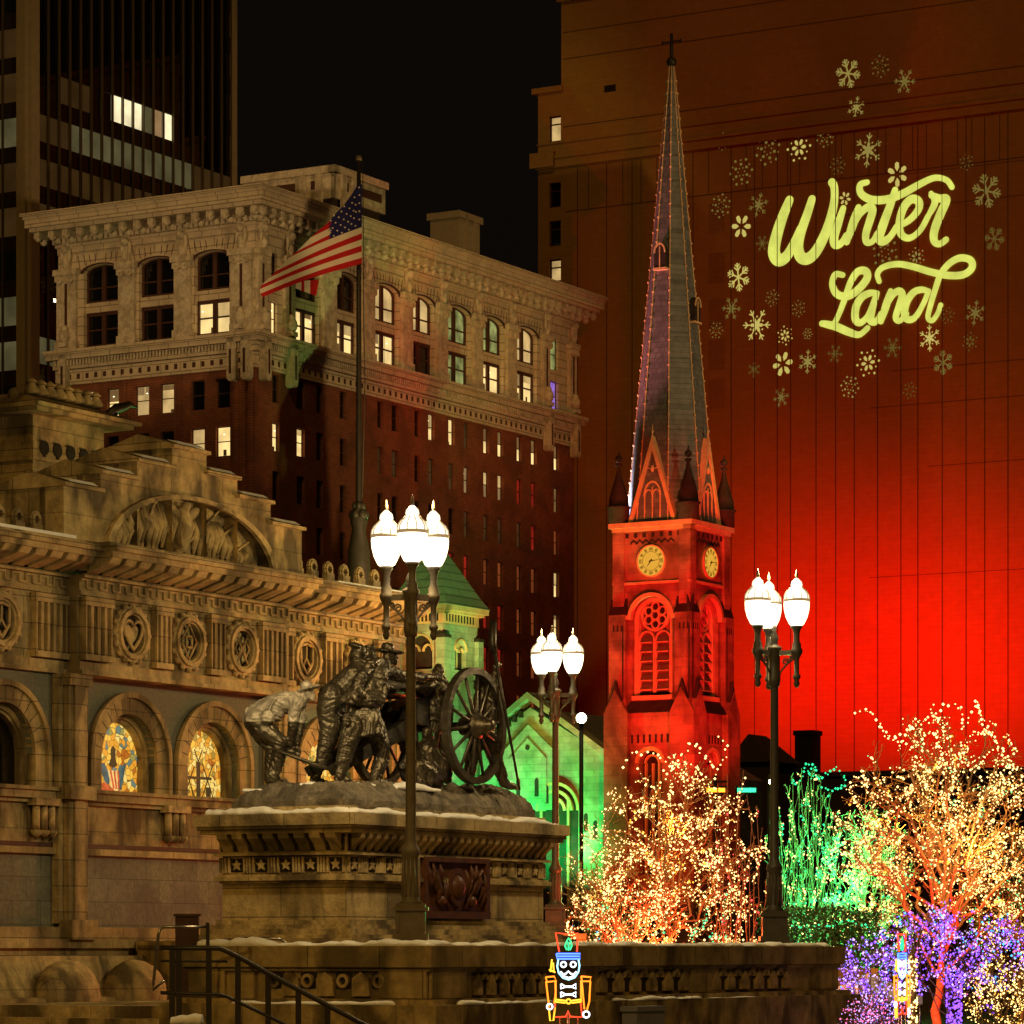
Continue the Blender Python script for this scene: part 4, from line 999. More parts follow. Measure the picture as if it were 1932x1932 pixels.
# wall below the sill
mb = MB(); mb.holes(a0, S0, S1, 3.12, zsill-.14, [], .1); mb.build('lower_wall', 'worn_sandstone', t)
mb = MB(); mb.holes(a0, S0, S1, 1.95, 2.96, [], .1, n=.02); mb.build('granite_base_wall', 'granite', t)
mb = MB(); mb.fbox(a0, S0, S1, 3.05, 3.12, -.1, .03); mb.build('polished_band', 'dark_band', t)
mb = MB()
mb.fbox(a0, S0, S1, 2.96, 3.05, -.1, .09)
mb.fbox(a0, S0, S1, zsill-.14, zsill-.03, -.5, .12); mb.fbox(a0, S0, S1, zsill-.03, zsill+.02, -.52, .16); mb.fbox(a0, S0, S1, zsill-.20, zsill-.14, -.1, .06)
mb.fbox(a0, S0, S1, 1.78, 1.95, -.1, .18); mb.fbox(a0, S0, S1, 1.66, 1.78, -.1, .27); mb.fbox(a0, S0, S1, 1.56, 1.66, -.1, .2)
# architrave and cornice
mb.build('base_course', 'sandstone', t)
for (x0, x1, e) in ((S0, a1, 0), (a1, a2+.05, .22), (a2+.05, S1, 0)):
    mb = MB()
    mb.fbox(a0, x0, x1, 5.46, 5.52, -.3, e+.10); mb.fbox(a0, x0, x1, 5.52, 5.64, -.3, e+.06); mb.fbox(a0, x0, x1, 5.64, 6.56, -.3, e+.0+.01)
    mb.fbox(a0, x0, x1, 6.56, 6.62, -.3, e+.08); mb.fbox(a0, x0, x1, 6.62, 6.80, -.3, e+.05); mb.fbox(a0, x0, x1, 6.80, 6.85, -.3, e+.14)
    mb.fbox(a0, x0-.0, x1, 7.06, 7.14, -.3, e+.62); mb.fbox(a0, x0, x1, 7.14, 7.22, -.3, e+.70); mb.fbox(a0, x0, x1, 7.22, 7.27, -.3, e+.58)
    mb.build('cornice', 'sandstone', t)
MO = MB()
for (x0, x1, e) in ((S0, a1, 0), (a1, a2+.05, .22), (a2+.05, S1, 0)):
    FR = MB()
    n = int((x1-x0)/.345); 
    for k in range(n):
        s = x0+(x1-x0)*(k+.5)/n
        MO.prism(lambda a, z, q, s=s, e=e: a0(q, z, a), [(e+.14, 6.86), (e+.14, 7.06), (e+.58, 7.06), (e+.52, 6.98)], s-.12, s+.12)
        MO.fbox(a0, s-.12, s+.12, 6.9, 7.06, e+.0, e+.18)
    # greek key
    n = int((x1-x0)/.30)
    for k in range(n):
        s = x0+(x1-x0)*k/n; q = (x1-x0)/n
        for (p0, p1, z0, z1) in ((0, .5, 6.76, 6.79), (.42, .5, 6.66, 6.76), (.5, 1.0, 6.65, 6.68), (.92, 1., 6.68, 6.79)):
            FR.fbox(a0, s+q*p0, s+q*p1, z0, z1, e+.05, e+.085)
    FR.build('key_fret', 'sandstone', t)
    # frieze : fluted blocks alternating with medallions
MED = [-5.6, -4.3, -2.45, -.02+.25, 1.62, 2.98, 5.05, 6.55]
FLU = [(-3.4, -1.95+.3), (-.85, -.3), (.75, 1.15), (2.15, 2.5), (3.45, 3.85), (4.25, 4.65), (5.5, 5.95), (7.05, 7.5)]
FLU = [(-3.65, -3.1), (-1.75, -1.05), (-.92, -.30), (.76, 1.12), (2.12, 2.48), (3.46, 4.1), (4.28, 4.62), (5.52, 6.0), (7.05, 7.6)]
for x0, x1 in FLU:
    e = .22 if a1-.05 < (x0+x1)/2 < a2 else 0
    n = max(2, round((x1-x0)/.14))
    MO.fbox(a0, x0, x1, 5.66, 6.5, e+.01, e+.05)
    for k in range(n+1):
        s = x0+(x1-x0)*k/n; MO.fbox(a0, max(x0, s-.03), min(x1, s+.03), 5.72, 6.42, e+.05, e+.12)
    MO.fbox(a0, x0-.03, x1+.03, 6.42, 6.54, e+.05, e+.14); MO.fbox(a0, x0-.03, x1+.03, 5.66, 5.74, e+.05, e+.14)
MO.build('cornice_bracket', 'sandstone', t)
DKM = MB()
for i, c in enumerate(MED):
    e = .22 if a1 < c < a2 else 0; zc = 6.1
    o = MB()
    o.ring(a0, c, zc, .27, .40, e+.01, e+.09, 0, 360, 24); o.ring(a0, c, zc, .30, .36, e+.09, e+.13, 0, 360, 24)
    for k in range(16):
        th = 2*PI*k/16; o.ell(a0(c+.4*math.cos(th), zc+.4*math.sin(th), e+.06), (.05, .05, .05), seg=6, rings=4)
    if i in (3,):
        pts = [(c+.19*math.sin(x)**3*1.15, zc+.02+(.19*math.cos(x)-.07*math.cos(2*x)-.03*math.cos(3*x))*1.05) for x in [2*PI*k/24 for k in range(25)]]
        o.tube([a0(a, z, e+.09) for a, z in pts], .025, 6)
        o.prism(a0, [(c+(a-c)*.7, zc+(z-zc)*.7) for a, z in pts[:-1]], e+.01, e+.06)
    elif i == 4:
        for r_ in (.26, .11):
            q = [(c, zc+r_), (c+r_*.72, zc), (c, zc-r_), (c-r_*.72, zc), (c, zc+r_)] if r_ > .2 else [(c-.07, zc+.08), (c+.07, zc+.08), (c+.07, zc-.08), (c-.07, zc-.08), (c-.07, zc+.08)]
            for k in range(4): o.tube([a0(*q[k], e+.07), a0(*q[k+1], e+.07)], .02, 4)
    elif i == 5:
        for dx in (-.1, .1):
            q = [(c+dx, zc+.12), (c+dx+.08, zc), (c+dx, zc-.12), (c+dx-.08, zc), (c+dx, zc+.12)]
            for k in range(4): o.tube([a0(*q[k], e+.07), a0(*q[k+1], e+.07)], .018, 4)
        o.tube([a0(c-.15, zc-.24, e+.07), a0(c+.15, zc+.22, e+.07)], .02, 4); o.tube([a0(c+.15, zc-.24, e+.07), a0(c-.15, zc+.22, e+.07)], .02, 4)
    else:
        q = [(c-.17, zc+.2), (c, zc+.24), (c+.17, zc+.2), (c+.16, zc-.05), (c, zc-.24), (c-.16, zc-.05), (c-.17, zc+.2)]
        for k in range(6): o.tube([a0(*q[k], e+.07), a0(*q[k+1], e+.07)], .025, 5)
        o.tube([a0(c, zc+.2, e+.07), a0(c-.02, zc+.02, e+.08), a0(c-.1, zc-.12, e+.07)], .018, 4); o.tube([a0(c-.02, zc+.02, e+.08), a0(c+.1, zc-.12, e+.07)], .018, 4)
    DKM.disc(a0, c, zc, .3, e+.012, e+.016, 20)
    o.build('medallion', 'carved_sandstone', t)
DKM.build('medallion_ground', 'bronze_dark', t)
# pilasters
for x0, x1, e in ((-1.15, -.72, .22), (a2-.1, a2+.38, .22), (S0+.1, S0+.5, .1), (7.45, 7.88, .12)):
    mb = MB(); mb.fbox(a0, x0, x1, 2.0, 5.46, .05, e); mb.fbox(a0, x0+.1, x1-.1, 2.02, 5.4, e, e+.035)
    mb.fbox(a0, x0-.12, x0-.02, 2.0, 5.46, .02, e*.6); mb.fbox(a0, x1+.02, x1+.09, 2.0, 5.46, .02, e*.6)
    mb.fbox(a0, x0-.08, x1+.08, zsill-.14, zsill+.05, .1, e+.1); mb.fbox(a0, x0-.08, x1+.08, 1.78, 2.05, .1, e+.12)
    mb.fbox(a0, x0-.04, x1+.04, 5.3, 5.46, .05, e+.06)
    mb.build('pilaster', 'sandstone', t)
for c in (-1.55, 1.55, 4.85, 6.7):
    mb = MB()
    for dx in (-.17, .0, .17): mb.lathe([(.055, 3.28), (.055, 3.62)], a0(c+dx, 0, .09), 8); mb.lathe([(.03, 3.18), (.09, 3.24), (.085, 3.28)], a0(c+dx, 0, .09), 8)
    mb.fbox(a0, c-.28, c+.28, 3.62, 3.72, .02, .18)
    mb.build('corbel_shaft', 'carved_sandstone', t)
# battered foot
mb = MB()
mb.prism(lambda a, z, n: a0(n, z, a), [(0.02, 0), (.85, 0), (.85, .98), (.65, 1.0), (.45, 1.55), (.02, 1.56)], S0, S1)
for c in (-1.9, -.35): mb.ell(a0(c, 1.0, .75), (.62, .35, .5), seg=16, rings=10)
mb.build('battered_base', 'worn_sandstone', t)
mb = MB(); mb.fbox(a0, g.sA(236), g.sA(322), .2, 1.62, .3, .87); dr = mb.build('basement_door', 'dark_metal', t)
mb = MB(); mb.fbox(a0, g.sA(236)-.12, g.sA(236), .2, 1.7, .3, .93); mb.fbox(a0, g.sA(322), g.sA(322)+.12, .2, 1.7, .3, .93); mb.fbox(a0, g.sA(236)-.12, g.sA(322)+.12, 1.62, 1.76, .28, .95); mb.build('door_frame', 'worn_sandstone', dr)
# stepped gable
z_eave = 7.27
steps = [(-1.14, -.287, 8.06), (-.287, .58, 8.33), (.58, 1.435, 8.6), (1.435, 2.30, 8.9), (2.3, 3.1, 8.62), (3.1, 3.985, 8.36), (3.985, 4.84, 8.05)]
mb = MB(); SN = MB(); CP = MB(); TH = 1.0
lc, lr0, lr1 = 1.95, 2.16, .98
for i, (x0, x1, zt) in enumerate(steps):
    # front sheet above the lunette
    n = 6
    for k in range(n):
        a, b = x0+(x1-x0)*k/n, x0+(x1-x0)*(k+1)/n
        fz = lambda s: z_eave+lr1*math.sqrt(max(0, 1-((s-lc)/lr0)**2))
        mb.face([a0(a, fz(a), .12), a0(b, fz(b), .12), a0(b, zt, .12), a0(a, zt, .12)])
        mb.face([a0(a, fz(a), .12), a0(b, fz(b), .12), a0(b, fz(b), -.2), a0(a, fz(a), -.2)])
    mb.box(x0, x1, .2, TH, z_eave-.3, zt-.002*i); mb.face([a0(x0, z_eave, .12), a0(x0, zt, .12), a0(x0, zt, -.3), a0(x0, z_eave, -.3)])
    mb.face([a0(x1, z_eave, .12), a0(x1, zt, .12), a0(x1, zt, -.3), a0(x1, z_eave, -.3)])
    e = .06
    CP.mesh([(x0-e, -.20, zt), (x0-e, -.20, zt+.05), (x0-e, TH/2-.05, zt+.24), (x0-e, TH+.1, zt+.05), (x0-e, TH+.1, zt), (x1+.002*i, -.20, zt), (x1+.002*i, -.20, zt+.05), (x1+.002*i, TH/2-.05, zt+.24), (x1+.002*i, TH+.1, zt+.05), (x1+.002*i, TH+.1, zt)],
            [(0, 1, 2, 3, 4), (5, 6, 7, 8, 9), (0, 1, 6, 5), (1, 2, 7, 6), (2, 3, 8, 7), (3, 4, 9, 8), (0, 4, 9, 5)])
    if i not in (0,) or True:
        w0, w1 = (x0+.1, x1-.1)
        SN.mesh([(w0, -.16, zt+.075), (w1, -.16, zt+.075), (w1-.15, .12, zt+.17), (w0+.1, .12, zt+.17), (w0+.03, -.1, zt+.125), (w1-.05, -.1, zt+.125)], [(0, 1, 5, 4), (4, 5, 2, 3), (1, 2, 5), (0, 4, 3)])
mb.build('stepped_gable', 'worn_sandstone', t); CP.build('gable_coping', 'sandstone', t)
sn = tag(SN.build('snow_patch', 'snow'), 'thin snow strips lying on the sloped copings of the stepped gable', 'snow'); sn.location = g.o; sn.rotation_euler = (0, 0, g.rz)
mb = MB(); mb.ring(a0, lc, z_eave, 2.02, 2.16, .12, .19, seg=30, asp=lr1/lr0)
mb.prism(a0, [(lc+2.14*math.cos(PI*k/24), z_eave+.96*math.sin(PI*k/24)) for k in range(25)], -.3, -.12)
mb.build('lunette', 'carved_sandstone', t)
rnd = random.Random(5); mb = MB()
def drape(x, zt, wdt, h, n_):
    k = 7
    for j in range(k):
        xx = x+wdt*(j/(k-1)-.5); hh = h*(1-.35*abs(j/(k-1)-.5)*2)
        mb.tube([a0(xx*.9+x*.1, zt, n_-.02), a0(xx+.02, zt-hh*.5, n_+.05+.02*(j % 2)), a0(xx+(.03 if j % 2 else -.02), zt-hh, n_)], [wdt/k*.5, wdt/k*.85, wdt/k*.45], 6)
for x, zt, w_, h in ((.35, 7.78, .36, .5), (.72, 7.95, .34, .6), (1.1, 8.02, .34, .68), (1.45, 8.08, .32, .7), (2.25, 8.05, .36, .7), (2.62, 7.98, .36, .62), (2.98, 7.85, .34, .5), (3.3, 7.66, .3, .34)): drape(x, zt, w_*1.15, h, -.02)
for s0_2, z0_2, s1_2, z1_2 in ((.1, 7.62, .5, 8.0), (.5, 7.7, .85, 8.1), (.95, 7.75, 1.15, 8.15), (2.0, 7.6, 2.75, 8.15), (2.5, 7.55, 3.15, 7.98), (2.95, 7.45, 3.5, 7.75)):
    mb.tube([a0(s0_2, z0_2, .02), a0(s1_2, z1_2, .04)], .022, 6)
mb.ell(a0(1.86, 7.85, .0), (.14, .13, .28)); mb.ell(a0(1.86, 8.1, .06), (.07, .08, .08)); mb.ell(a0(1.62, 8.02, 0), (.2, .07, .08), Matrix.Rotation(.5, 3, 'Y')); mb.ell(a0(2.1, 8.02, 0), (.2, .07, .08), Matrix.Rotation(-.5, 3, 'Y'))
mb.prism(a0, [(1.74, 7.75), (1.98, 7.75), (1.96, 7.55), (1.86, 7.42), (1.76, 7.55)], -.1, .06); mb.tube([a0(1.55, 7.32, -.05), a0(1.86, 7.5, .03), a0(2.15, 7.3, -.05)], .05, 6)
mb.build('flag_relief', 'carved_sandstone', t)
# roof behind, central tower block, cresting
mb = MB(); mb.mesh([a0(S0, 7.27, .5), a0(S1, 7.27, .5), a0(S1, 7.42, -.9), a0(S0, 7.42, -.9), a0(S1, 7.42, -9), a0(S0, 7.42, -9)], [(0, 1, 2, 3), (3, 2, 4, 5)])
mb.box(S0, S1, .75, 9, 0, 7.3)
mb.build('roof', 'worn_sandstone', t)
for c in [-2.75+.0, -2.35, -1.95, -1.55]+[4.98, 5.4, 5.85, 6.3, 6.75, 7.2]:
    mb = MB(); mb.ring(a0, c, 7.56, .055, .10, -.08, -.02, 0, 360, 12); mb.fbox(a0, c-.1, c+.1, 7.3, 7.5, -.1, -.0); mb.ring(a0, c, 7.56, .1, .13, -.08, -.04, 0, 360, 12)
    mb.build('roof_cresting', 'sandstone', t)
mb = MB(); mb.fbox(a0, a2+.3, S1, 7.27, 7.36, -.2, .1); mb.fbox(a0, S0, a1-.3, 7.27, 7.36, -.2, .1)
mb.build('eave_band', 'sandstone', t)
sn = MB(); sn.fbox(a0, 5.3, 7.3, 7.275, 7.31, .12, .5); sn.fbox(a0, -3.2, -1.35, 7.275, 7.33, .12, .5); sn = tag(sn.build('snow_ledge', 'snow'), 'thin line of snow along the long eave beside the stepped gable', 'snow'); sn.location = g.o; sn.rotation_euler = (0, 0, g.rz)
h = Grid(62, 57.0); hp = h.o-g.o; hx, hy = hp.dot(A), hp.dot(B)
ha = lambda s, z, n: Vector((hx+s, hy-n, z)); hb = lambda s, z, n: Vector((hx-n, hy+s, z))
zv = lambda v: CZ+(HZ-v)/F*57.5
la = h.sA(196)
mb = MB(); mb.box(hx, hx+la, hy, hy+6, 6.8, zv(785))
for z0, z1, e in ((zv(875), zv(868), .06), (zv(790), zv(782), .35), (zv(782), zv(775), .45), (zv(868), zv(840), .03)): mb.box(hx-e, hx+la+e, hy-e, hy+6, z0, z1)
mb.mesh([(hx-.4, hy-.45, zv(775)), (hx+la+.45, hy-.45, zv(775)), (hx+la+.45, hy+6, zv(775)), (hx-.4, hy+6, zv(775)), (hx, hy+.2, zv(748)), (hx+la, hy+.2, zv(748)), (hx+la, hy+6, zv(748)), (hx, hy+6, zv(748))], [(0, 1, 5, 4), (3, 0, 4, 7), (4, 5, 6, 7), (1, 2, 6, 5)])
for k in range(8): mb.lathe([(.12, 0), (.13, .06), (.06, .16), (.1, .2), (.02, .27)], (hx+.1+k*(la-.2)/7, hy+.1, zv(750)), 8)
for k in range(7):
    mb.ell((hx-.1, hy+.3+k*.6, zv(752)), (.09, .12, .12), seg=8, rings=5)
mb.build('shaft_base', 'sandstone', t)
mb = MB()
for k in range(5): mb.disc(ha, .25+k*(la-.5)/4, zv(850), .12, .03, .05, 12); mb.prism(ha, [(.18+k*(la-.5)/4, zv(850)), (.32+k*(la-.5)/4, zv(850)), (.25+k*(la-.5)/4, zv(876))], .03, .052)
mb.build('keyhole_opening', 'bronze_dark', t)
o = MB(); o.tube([(hx+la, hy, zv(770)), (hx+la+.2, hy-.1, zv(750)), (hx+la+.45, hy-.2, zv(738)), (hx+la+.6, hy-.25, zv(742))], [.08, .09, .06, .02], 8); o.build('gargoyle', 'bronze_dark', t)
# stone steps at the left foot
st_ = Grid(330, 44.0)
o = MB(); k_ = 0
for z, e in ((.93, 0), (.78, .35), (.6, .7), (.4, 1.05), (.2, 1.4)): o.box(-e, 10, 0, 9, 0+k_*.001, z); k_ += 1
o = tag(o.build('stone_steps', 'worn_sandstone'), 'broad brown stone steps at the foot of the memorial building, lower left corner', 'steps'); o.location = st_.o; o.rotation_euler = (0, 0, st_.rz)

# ------------------------------------------------------------------ terrace wall (in front)
TG = Grid(808, 39.0); TL = TG.sA(1576); TB = TG.sB(360); ZTOP = 1.70
t = thing('stone_terrace', 'low sandstone terrace wall with snow capped coping and carved arcade panels', 'terrace wall', TG.o, TG.rz)
mb = MB(); mb.box(0, TL, 0, 3.19, 0, 1.62); mb.box(2.45, TL, 3.191, 5.25, 0, 1.619); mb.build('wall', 'sandstone', t)
def around(mb, z0, z1, e, n0=-.2):
    mb.box(-e, TL+e, -e, .2, z0, z1); mb.box(-e, .2, .2, TB+e, z0, z1); mb.box(TL-.2, TL+e, .2, 4, z0, z1)
mb = MB(); around(mb, 1.44, 1.68, .10); around(mb, 1.40, 1.44, .05); mb.box(.19, TL-.19, .19, 3.1, 1.6, 1.675); mb.box(2.4, TL, 3.1, 5.3, 1.62, 1.674); mb.build('coping', 'sandstone', t)
mb = MB(); around(mb, .0, 1.03, .26); around(mb, 1.03, 1.09, .16); around(mb, 0, .62, .36); mb.build('base_step', 'worn_sandstone', t)
for u0, u1 in ((897, 1022), (1031+100, 1286), (1346, 1480)):
    AC = MB(); RB = MB(); s0, s1 = TG.sA(u0), TG.sA(u1); n = 5; q = (s1-s0)/n
    RB.fbox(a0, s0-.02, s1+.02, 1.13, 1.375, .001, .006)
    for k in range(n+1):
        x = s0+q*k
        AC.prism(a0, [(x-q*.26, 1.13), (x+q*.26, 1.13), (x+q*.26, 1.25), (x, 1.37), (x-q*.26, 1.25)], .006, .055)
        if k < n: AC.ring(a0, x+q/2, 1.3, q*.12, q*.24, .006, .05, 0, 180, 8)
    AC.build('arcade_panel', 'carved_sandstone', t); RB.build('panel_recess', 'bronze_dark', t)
AC = MB(); RB = MB()
for s0 in (.0, TG.sA(1040), TG.sA(1300), TL-.75): mb = MB(); mb.fbox(a0, s0, s0+.75, 1.1, 1.4, .0, .045); mb.build('pier', 'sandstone', t)
s_r = [TG.sB(u) for u in (520, 583, 650, 718)]
for s in s_r:
    RB.fbox(b0, s-.11, s+.11, 1.2, 1.38, .001, .006); AC.ring(b0, s, 1.29, .045, .08, .006, .05, 0, 360, 12)
for s in [(s_r[i]+s_r[i+1])/2 for i in range(3)]: AC.prism(b0, [(s-.11, 1.12), (s+.11, 1.12), (s+.11, 1.32), (s, 1.39), (s-.11, 1.32)], .0, .05)
for x0_, x1_ in ((0, .62), (TB-.5, TB)): mb = MB(); mb.fbox(b0, x0_, x1_, 1.1, 1.4, 0, .045); mb.build('pier', 'sandstone', t)
AC.build('rosette_panel', 'carved_sandstone', t); RB.build('panel_recess', 'bronze_dark', t)

def snow_strip(name, label, pts, wd, th, origin, rz=0., seed=1, cat='snow'):
    """soft heap of snow following a line"""
    o = MB(); rnd = random.Random(seed); n = len(pts)
    cr = catmull(pts, 10); rows = []
    for i, p in enumerate(cr):
        p = Vector(p); q = Vector(cr[min(i+1, len(cr)-1)])-Vector(cr[max(i-1, 0)]); q.z = 0; q.normalize(); s = Vector((-q.y, q.x, 0))
        end = min(1, min(i, len(cr)-1-i)/3.)
        k = .7+.75*noise.noise(p*2.3+Vector((seed, 0, 0)))+.28*noise.noise(p*8)
        hh = th*.85*max(.22, k)*(.25+.75*end); ww = wd*(.8+.35*noise.noise(p*3+Vector((0, seed, 5))))*(.3+.7*end)
        rows.append([p-s*ww*.5, p-s*ww*.47+Vector((0, 0, hh*.6)), p-s*ww*.25+Vector((0, 0, hh*.95)), p+s*ww*.1+Vector((0, 0, hh)), p+s*ww*.4+Vector((0, 0, hh*.7)), p+s*ww*.5])
    vs = [v for r in rows for v in r]; m_ = 6
    o.mesh(vs, [(i*m_+k, i*m_+(k+1) % m_, (i+1)*m_+(k+1) % m_, (i+1)*m_+k) for i in range(len(rows)-1) for k in range(m_)]+[tuple(range(m_)), tuple(range((len(rows)-1)*m_, len(rows)*m_))], True)
    ob = tag(o.build(name, 'snow'), label, cat, 'snow lying on the stonework'); ob.location = origin; ob.rotation_euler = (0, 0, rz)
    return ob
def line(p, q, n): return [tuple(Vector(p).lerp(Vector(q), i/n)) for i in range(n+1)]
snow_strip('snow_layer', 'long even layer of snow along the right hand run of the terrace coping', line((0, .1, ZTOP-.025), (TL-.2, .1, ZTOP-.025), 30), .36, .075, TG.o, TG.rz, 1)
snow_strip('snow_layer', 'thicker snow heaped on the short left run of the terrace coping', line((.1, -.05, ZTOP-.025), (.1, TB-.05, ZTOP-.025), 12), .36, .105, TG.o, TG.rz, 2)
snow_strip('snow_patch', 'broken snow strip on the lower ledge left of the terrace corner', line((-.2, .3, 1.025), (-.2, TB-.7, 1.025), 12), .16, .05, TG.o, TG.rz, 3)
snow_strip('snow_patch', 'ragged snow on the lower ledge beside the nearer neon nutcracker', line((.3, -.2, 1.025), (TG.sA(1010), -.2, 1.025), 8), .14, .05, TG.o, TG.rz, 4)
snow_strip('snow_patch', 'long flat snow patch on the lower ledge right of the nearer neon nutcracker', line((TG.sA(1130), -.2, 1.025), (TG.sA(1290), -.2, 1.025), 10), .16, .06, TG.o, TG.rz, 5)
snow_strip('snow_patch', 'small snow crumbs on the lower ledge under the second arcade panel', line((TG.sA(1310), -.2, 1.02), (TG.sA(1400), -.2, 1.02), 6), .12, .03, TG.o, TG.rz, 6)
snow_strip('snow_patch', 'lone snow heap at the foot of the handrail', [tuple(P(u, 1932, 36.5)) for u in (322, 332, 345, 358, 372, 384)], .4, .14, Vector((0, 0, 0)), 0, 7)
o = MB(); o.box(TG.sA(1132), TG.sA(1185), -.5, -.3, 0, .93); o.box(TG.sA(1132)-.02, TG.sA(1185)+.02, -.52, -.28, .9, .96)
o = tag(o.build('utility_box', 'grey_box'), 'small grey metal box at the foot of the terrace right of the nearer neon nutcracker', 'utility box'); o.location = TG.o; o.rotation_euler = (0, 0, TG.rz)

# ------------------------------------------------------------------ statue pedestal
PG = Grid(653, 43.0); PL = PG.sA(1025); PB = PG.sB(420)
zp = lambda v: CZ+(HZ-v)/F*43.0
t = thing('statue_pedestal', 'tall moulded sandstone pedestal with bracketed cornice and star frieze, snow along its slab', 'pedestal', PG.o+Vector((0, 0, 1.68)), PG.rz)
Z = lambda v: zp(v)-1.68
mb = MB()
def pb(mb, v0, v1, e): mb.box(-e, PL+e, -e, PB+e, Z(v0), Z(v1))
pb(mb, 1735, 1658, 0); mb.build('die', 'sandstone', t)
mb = MB()
for v0, v1, e in ((1790, 1770, .34), (1770, 1763, .27), (1763, 1752, .20), (1752, 1744, .12), (1744, 1735, .06)): pb(mb, v0, v1, e)
for v0, v1, e in ((1665, 1660, .03), (1660, 1652, .08), (1652, 1648, .05)): pb(mb, v0, v1, e)
mb.build('base_moulding', 'worn_sandstone', t)
mb = MB(); pb(mb, 1648, 1612, .0); pb(mb, 1612, 1607, .08); pb(mb, 1607, 1570, .03); pb(mb, 1571, 1563, .20); pb(mb, 1563, 1556, .23); pb(mb, 1556, 1534, .26); mb.build('cornice', 'sandstone', t)
BR = MB(); ST = MB(); DK = MB()
for fm, L in ((a0, PL), (b0, PB)):
    n = int(L/.175) if fm is a0 else 8
    for k in range(n):
        s = L*(k+.5)/n; wd = .045 if fm is a0 else .075
        BR.prism(lambda a, z, q, fm=fm: fm(q, z, a), [(.03, Z(1606)), (.03, Z(1571)), (.20, Z(1571)), (.185, Z(1580)), (.09, Z(1592))], s-wd, s+wd)
    DK.fbox(fm, 0, L, Z(1604), Z(1573), .03, .034)
    n = 5 if fm is b0 else 12
    for k in range(n):
        c = L*(k+.5)/n; h_ = L/n; w2 = min(.11, h_*.3); zc = (Z(1645)+Z(1615))/2
        DK.fbox(fm, c-w2-h_*.12, c+w2-h_*.12, Z(1643), Z(1617), .0, .004)
        ST.fbox(fm, c-w2-h_*.12-.015, c-w2-h_*.12+.01, Z(1645), Z(1615), .0, .03); ST.fbox(fm, c+w2-h_*.12-.01, c+w2-h_*.12+.015, Z(1645), Z(1615), .0, .03)
        c2 = c-h_*.12; pts = []
        for q in range(10):
            rr = .075 if q % 2 == 0 else .035; th = PI/2+2*PI*q/10; pts.append((c2+rr*math.cos(th), zc+rr*math.sin(th)))
        ST.prism(fm, pts, .004, .03)
        for q in range(3): x = c+w2-h_*.12+.045+q*.04; ST.fbox(fm, x, x+.022, Z(1645), Z(1615), .0, .035)
BR.build('bracket', 'sandstone', t); ST.build('star_frieze', 'carved_sandstone', t); DK.build('frieze_painted_shade', 'bronze_dark', t)  # dark sheets behind brackets and stars: shade of the gaps put into colour
s0, s1 = PG.sA(792), PG.sA(910); z0, z1 = Z(1727), Z(1622)
z0, z1 = zp(1718)*1.0-1.68-.03, zp(1618)-1.68+.03
o = MB(); o.fbox(a0, s0, s1, z0, z1, -.02, .05); pnl = o.build('relief_panel', 'relief_bronze', t)
o = MB()
for q in ((s0-.03, s1+.03, z0-.05, z0+.04, .11), (s0-.03, s1+.03, z1-.04, z1+.02, .1), (s0-.03, s0+.06, z0+.04, z1-.04, .1), (s1-.06, s1+.03, z0+.04, z1-.04, .1)): o.fbox(a0, q[0], q[1], q[2], q[3], .0, q[4])
o.build('panel_frame', 'relief_bronze', pnl)
o = MB(); cs = (s0+s1)/2; zc = (z0+z1)/2; rnd = random.Random(4)
o.ring(a0, cs, zc, .15, .22, .05, .1, 0, 360, 20, asp=1.1); o.ell(a0(cs, zc, .05), (.14, .14, .16))
for sx in (-1, 1):
    for k in range(9):
        x = cs+sx*(.24+k*.055); y = zc+rnd.uniform(-.12, .18)
        o.tube([a0(x, y-.15, .06), a0(x+sx*rnd.uniform(.0, .06), y, .1), a0(x+sx*rnd.uniform(-.04, .1), y+.14, .07)], [.02, .035, .015], 6)
    o.tube([a0(cs+sx*.2, z0+.08, .08), a0(cs+sx*.6, z1-.12, .1)], .022, 6); o.ell(a0(cs+sx*.5, zc+.05, .07), (.08, .06, .16), Matrix.Rotation(sx*.5, 3, 'Y')); o.ell(a0(cs+sx*.38, zc-.18, .07), (.1, .06, .07))
o.build('panel_relief', 'relief_bronze', pnl)
snow_strip('snow_layer', 'snow ribbon along the right side of the pedestal slab under the cannon wheel', line((-.15, -.13, zp(1535)), (PL+.12, -.13, zp(1535)), 16), .24, .10, PG.o, PG.rz, 11)
snow_strip('snow_layer', 'wavy snow bank along the left side of the pedestal slab under the stooping figure', line((-.13, -.12, zp(1535)), (-.13, PB+.16, zp(1535)), 9), .24, .13, PG.o, PG.rz, 12)

# ------------------------------------------------------------------ bronze cannon group
def dS(x): return 44.2+max(0, x-800)*.0022
def S(x, y, dy=0.): return P(429.1+x*.2961, 1180+y*.2961, dS(x)+dy)
def us(x): return .2961/F*dS(x)
SO = S(900, 1060)
t = thing('bronze_cannon_group', 'dark bronze soldiers heaving a field cannon, on top of the pedestal', 'statue', SO)
def fin(o, name, mat, parent=None):
    bmesh.ops.translate(o.bm, verts=o.bm.verts, vec=-SO); return o.build(name, mat, parent or t)
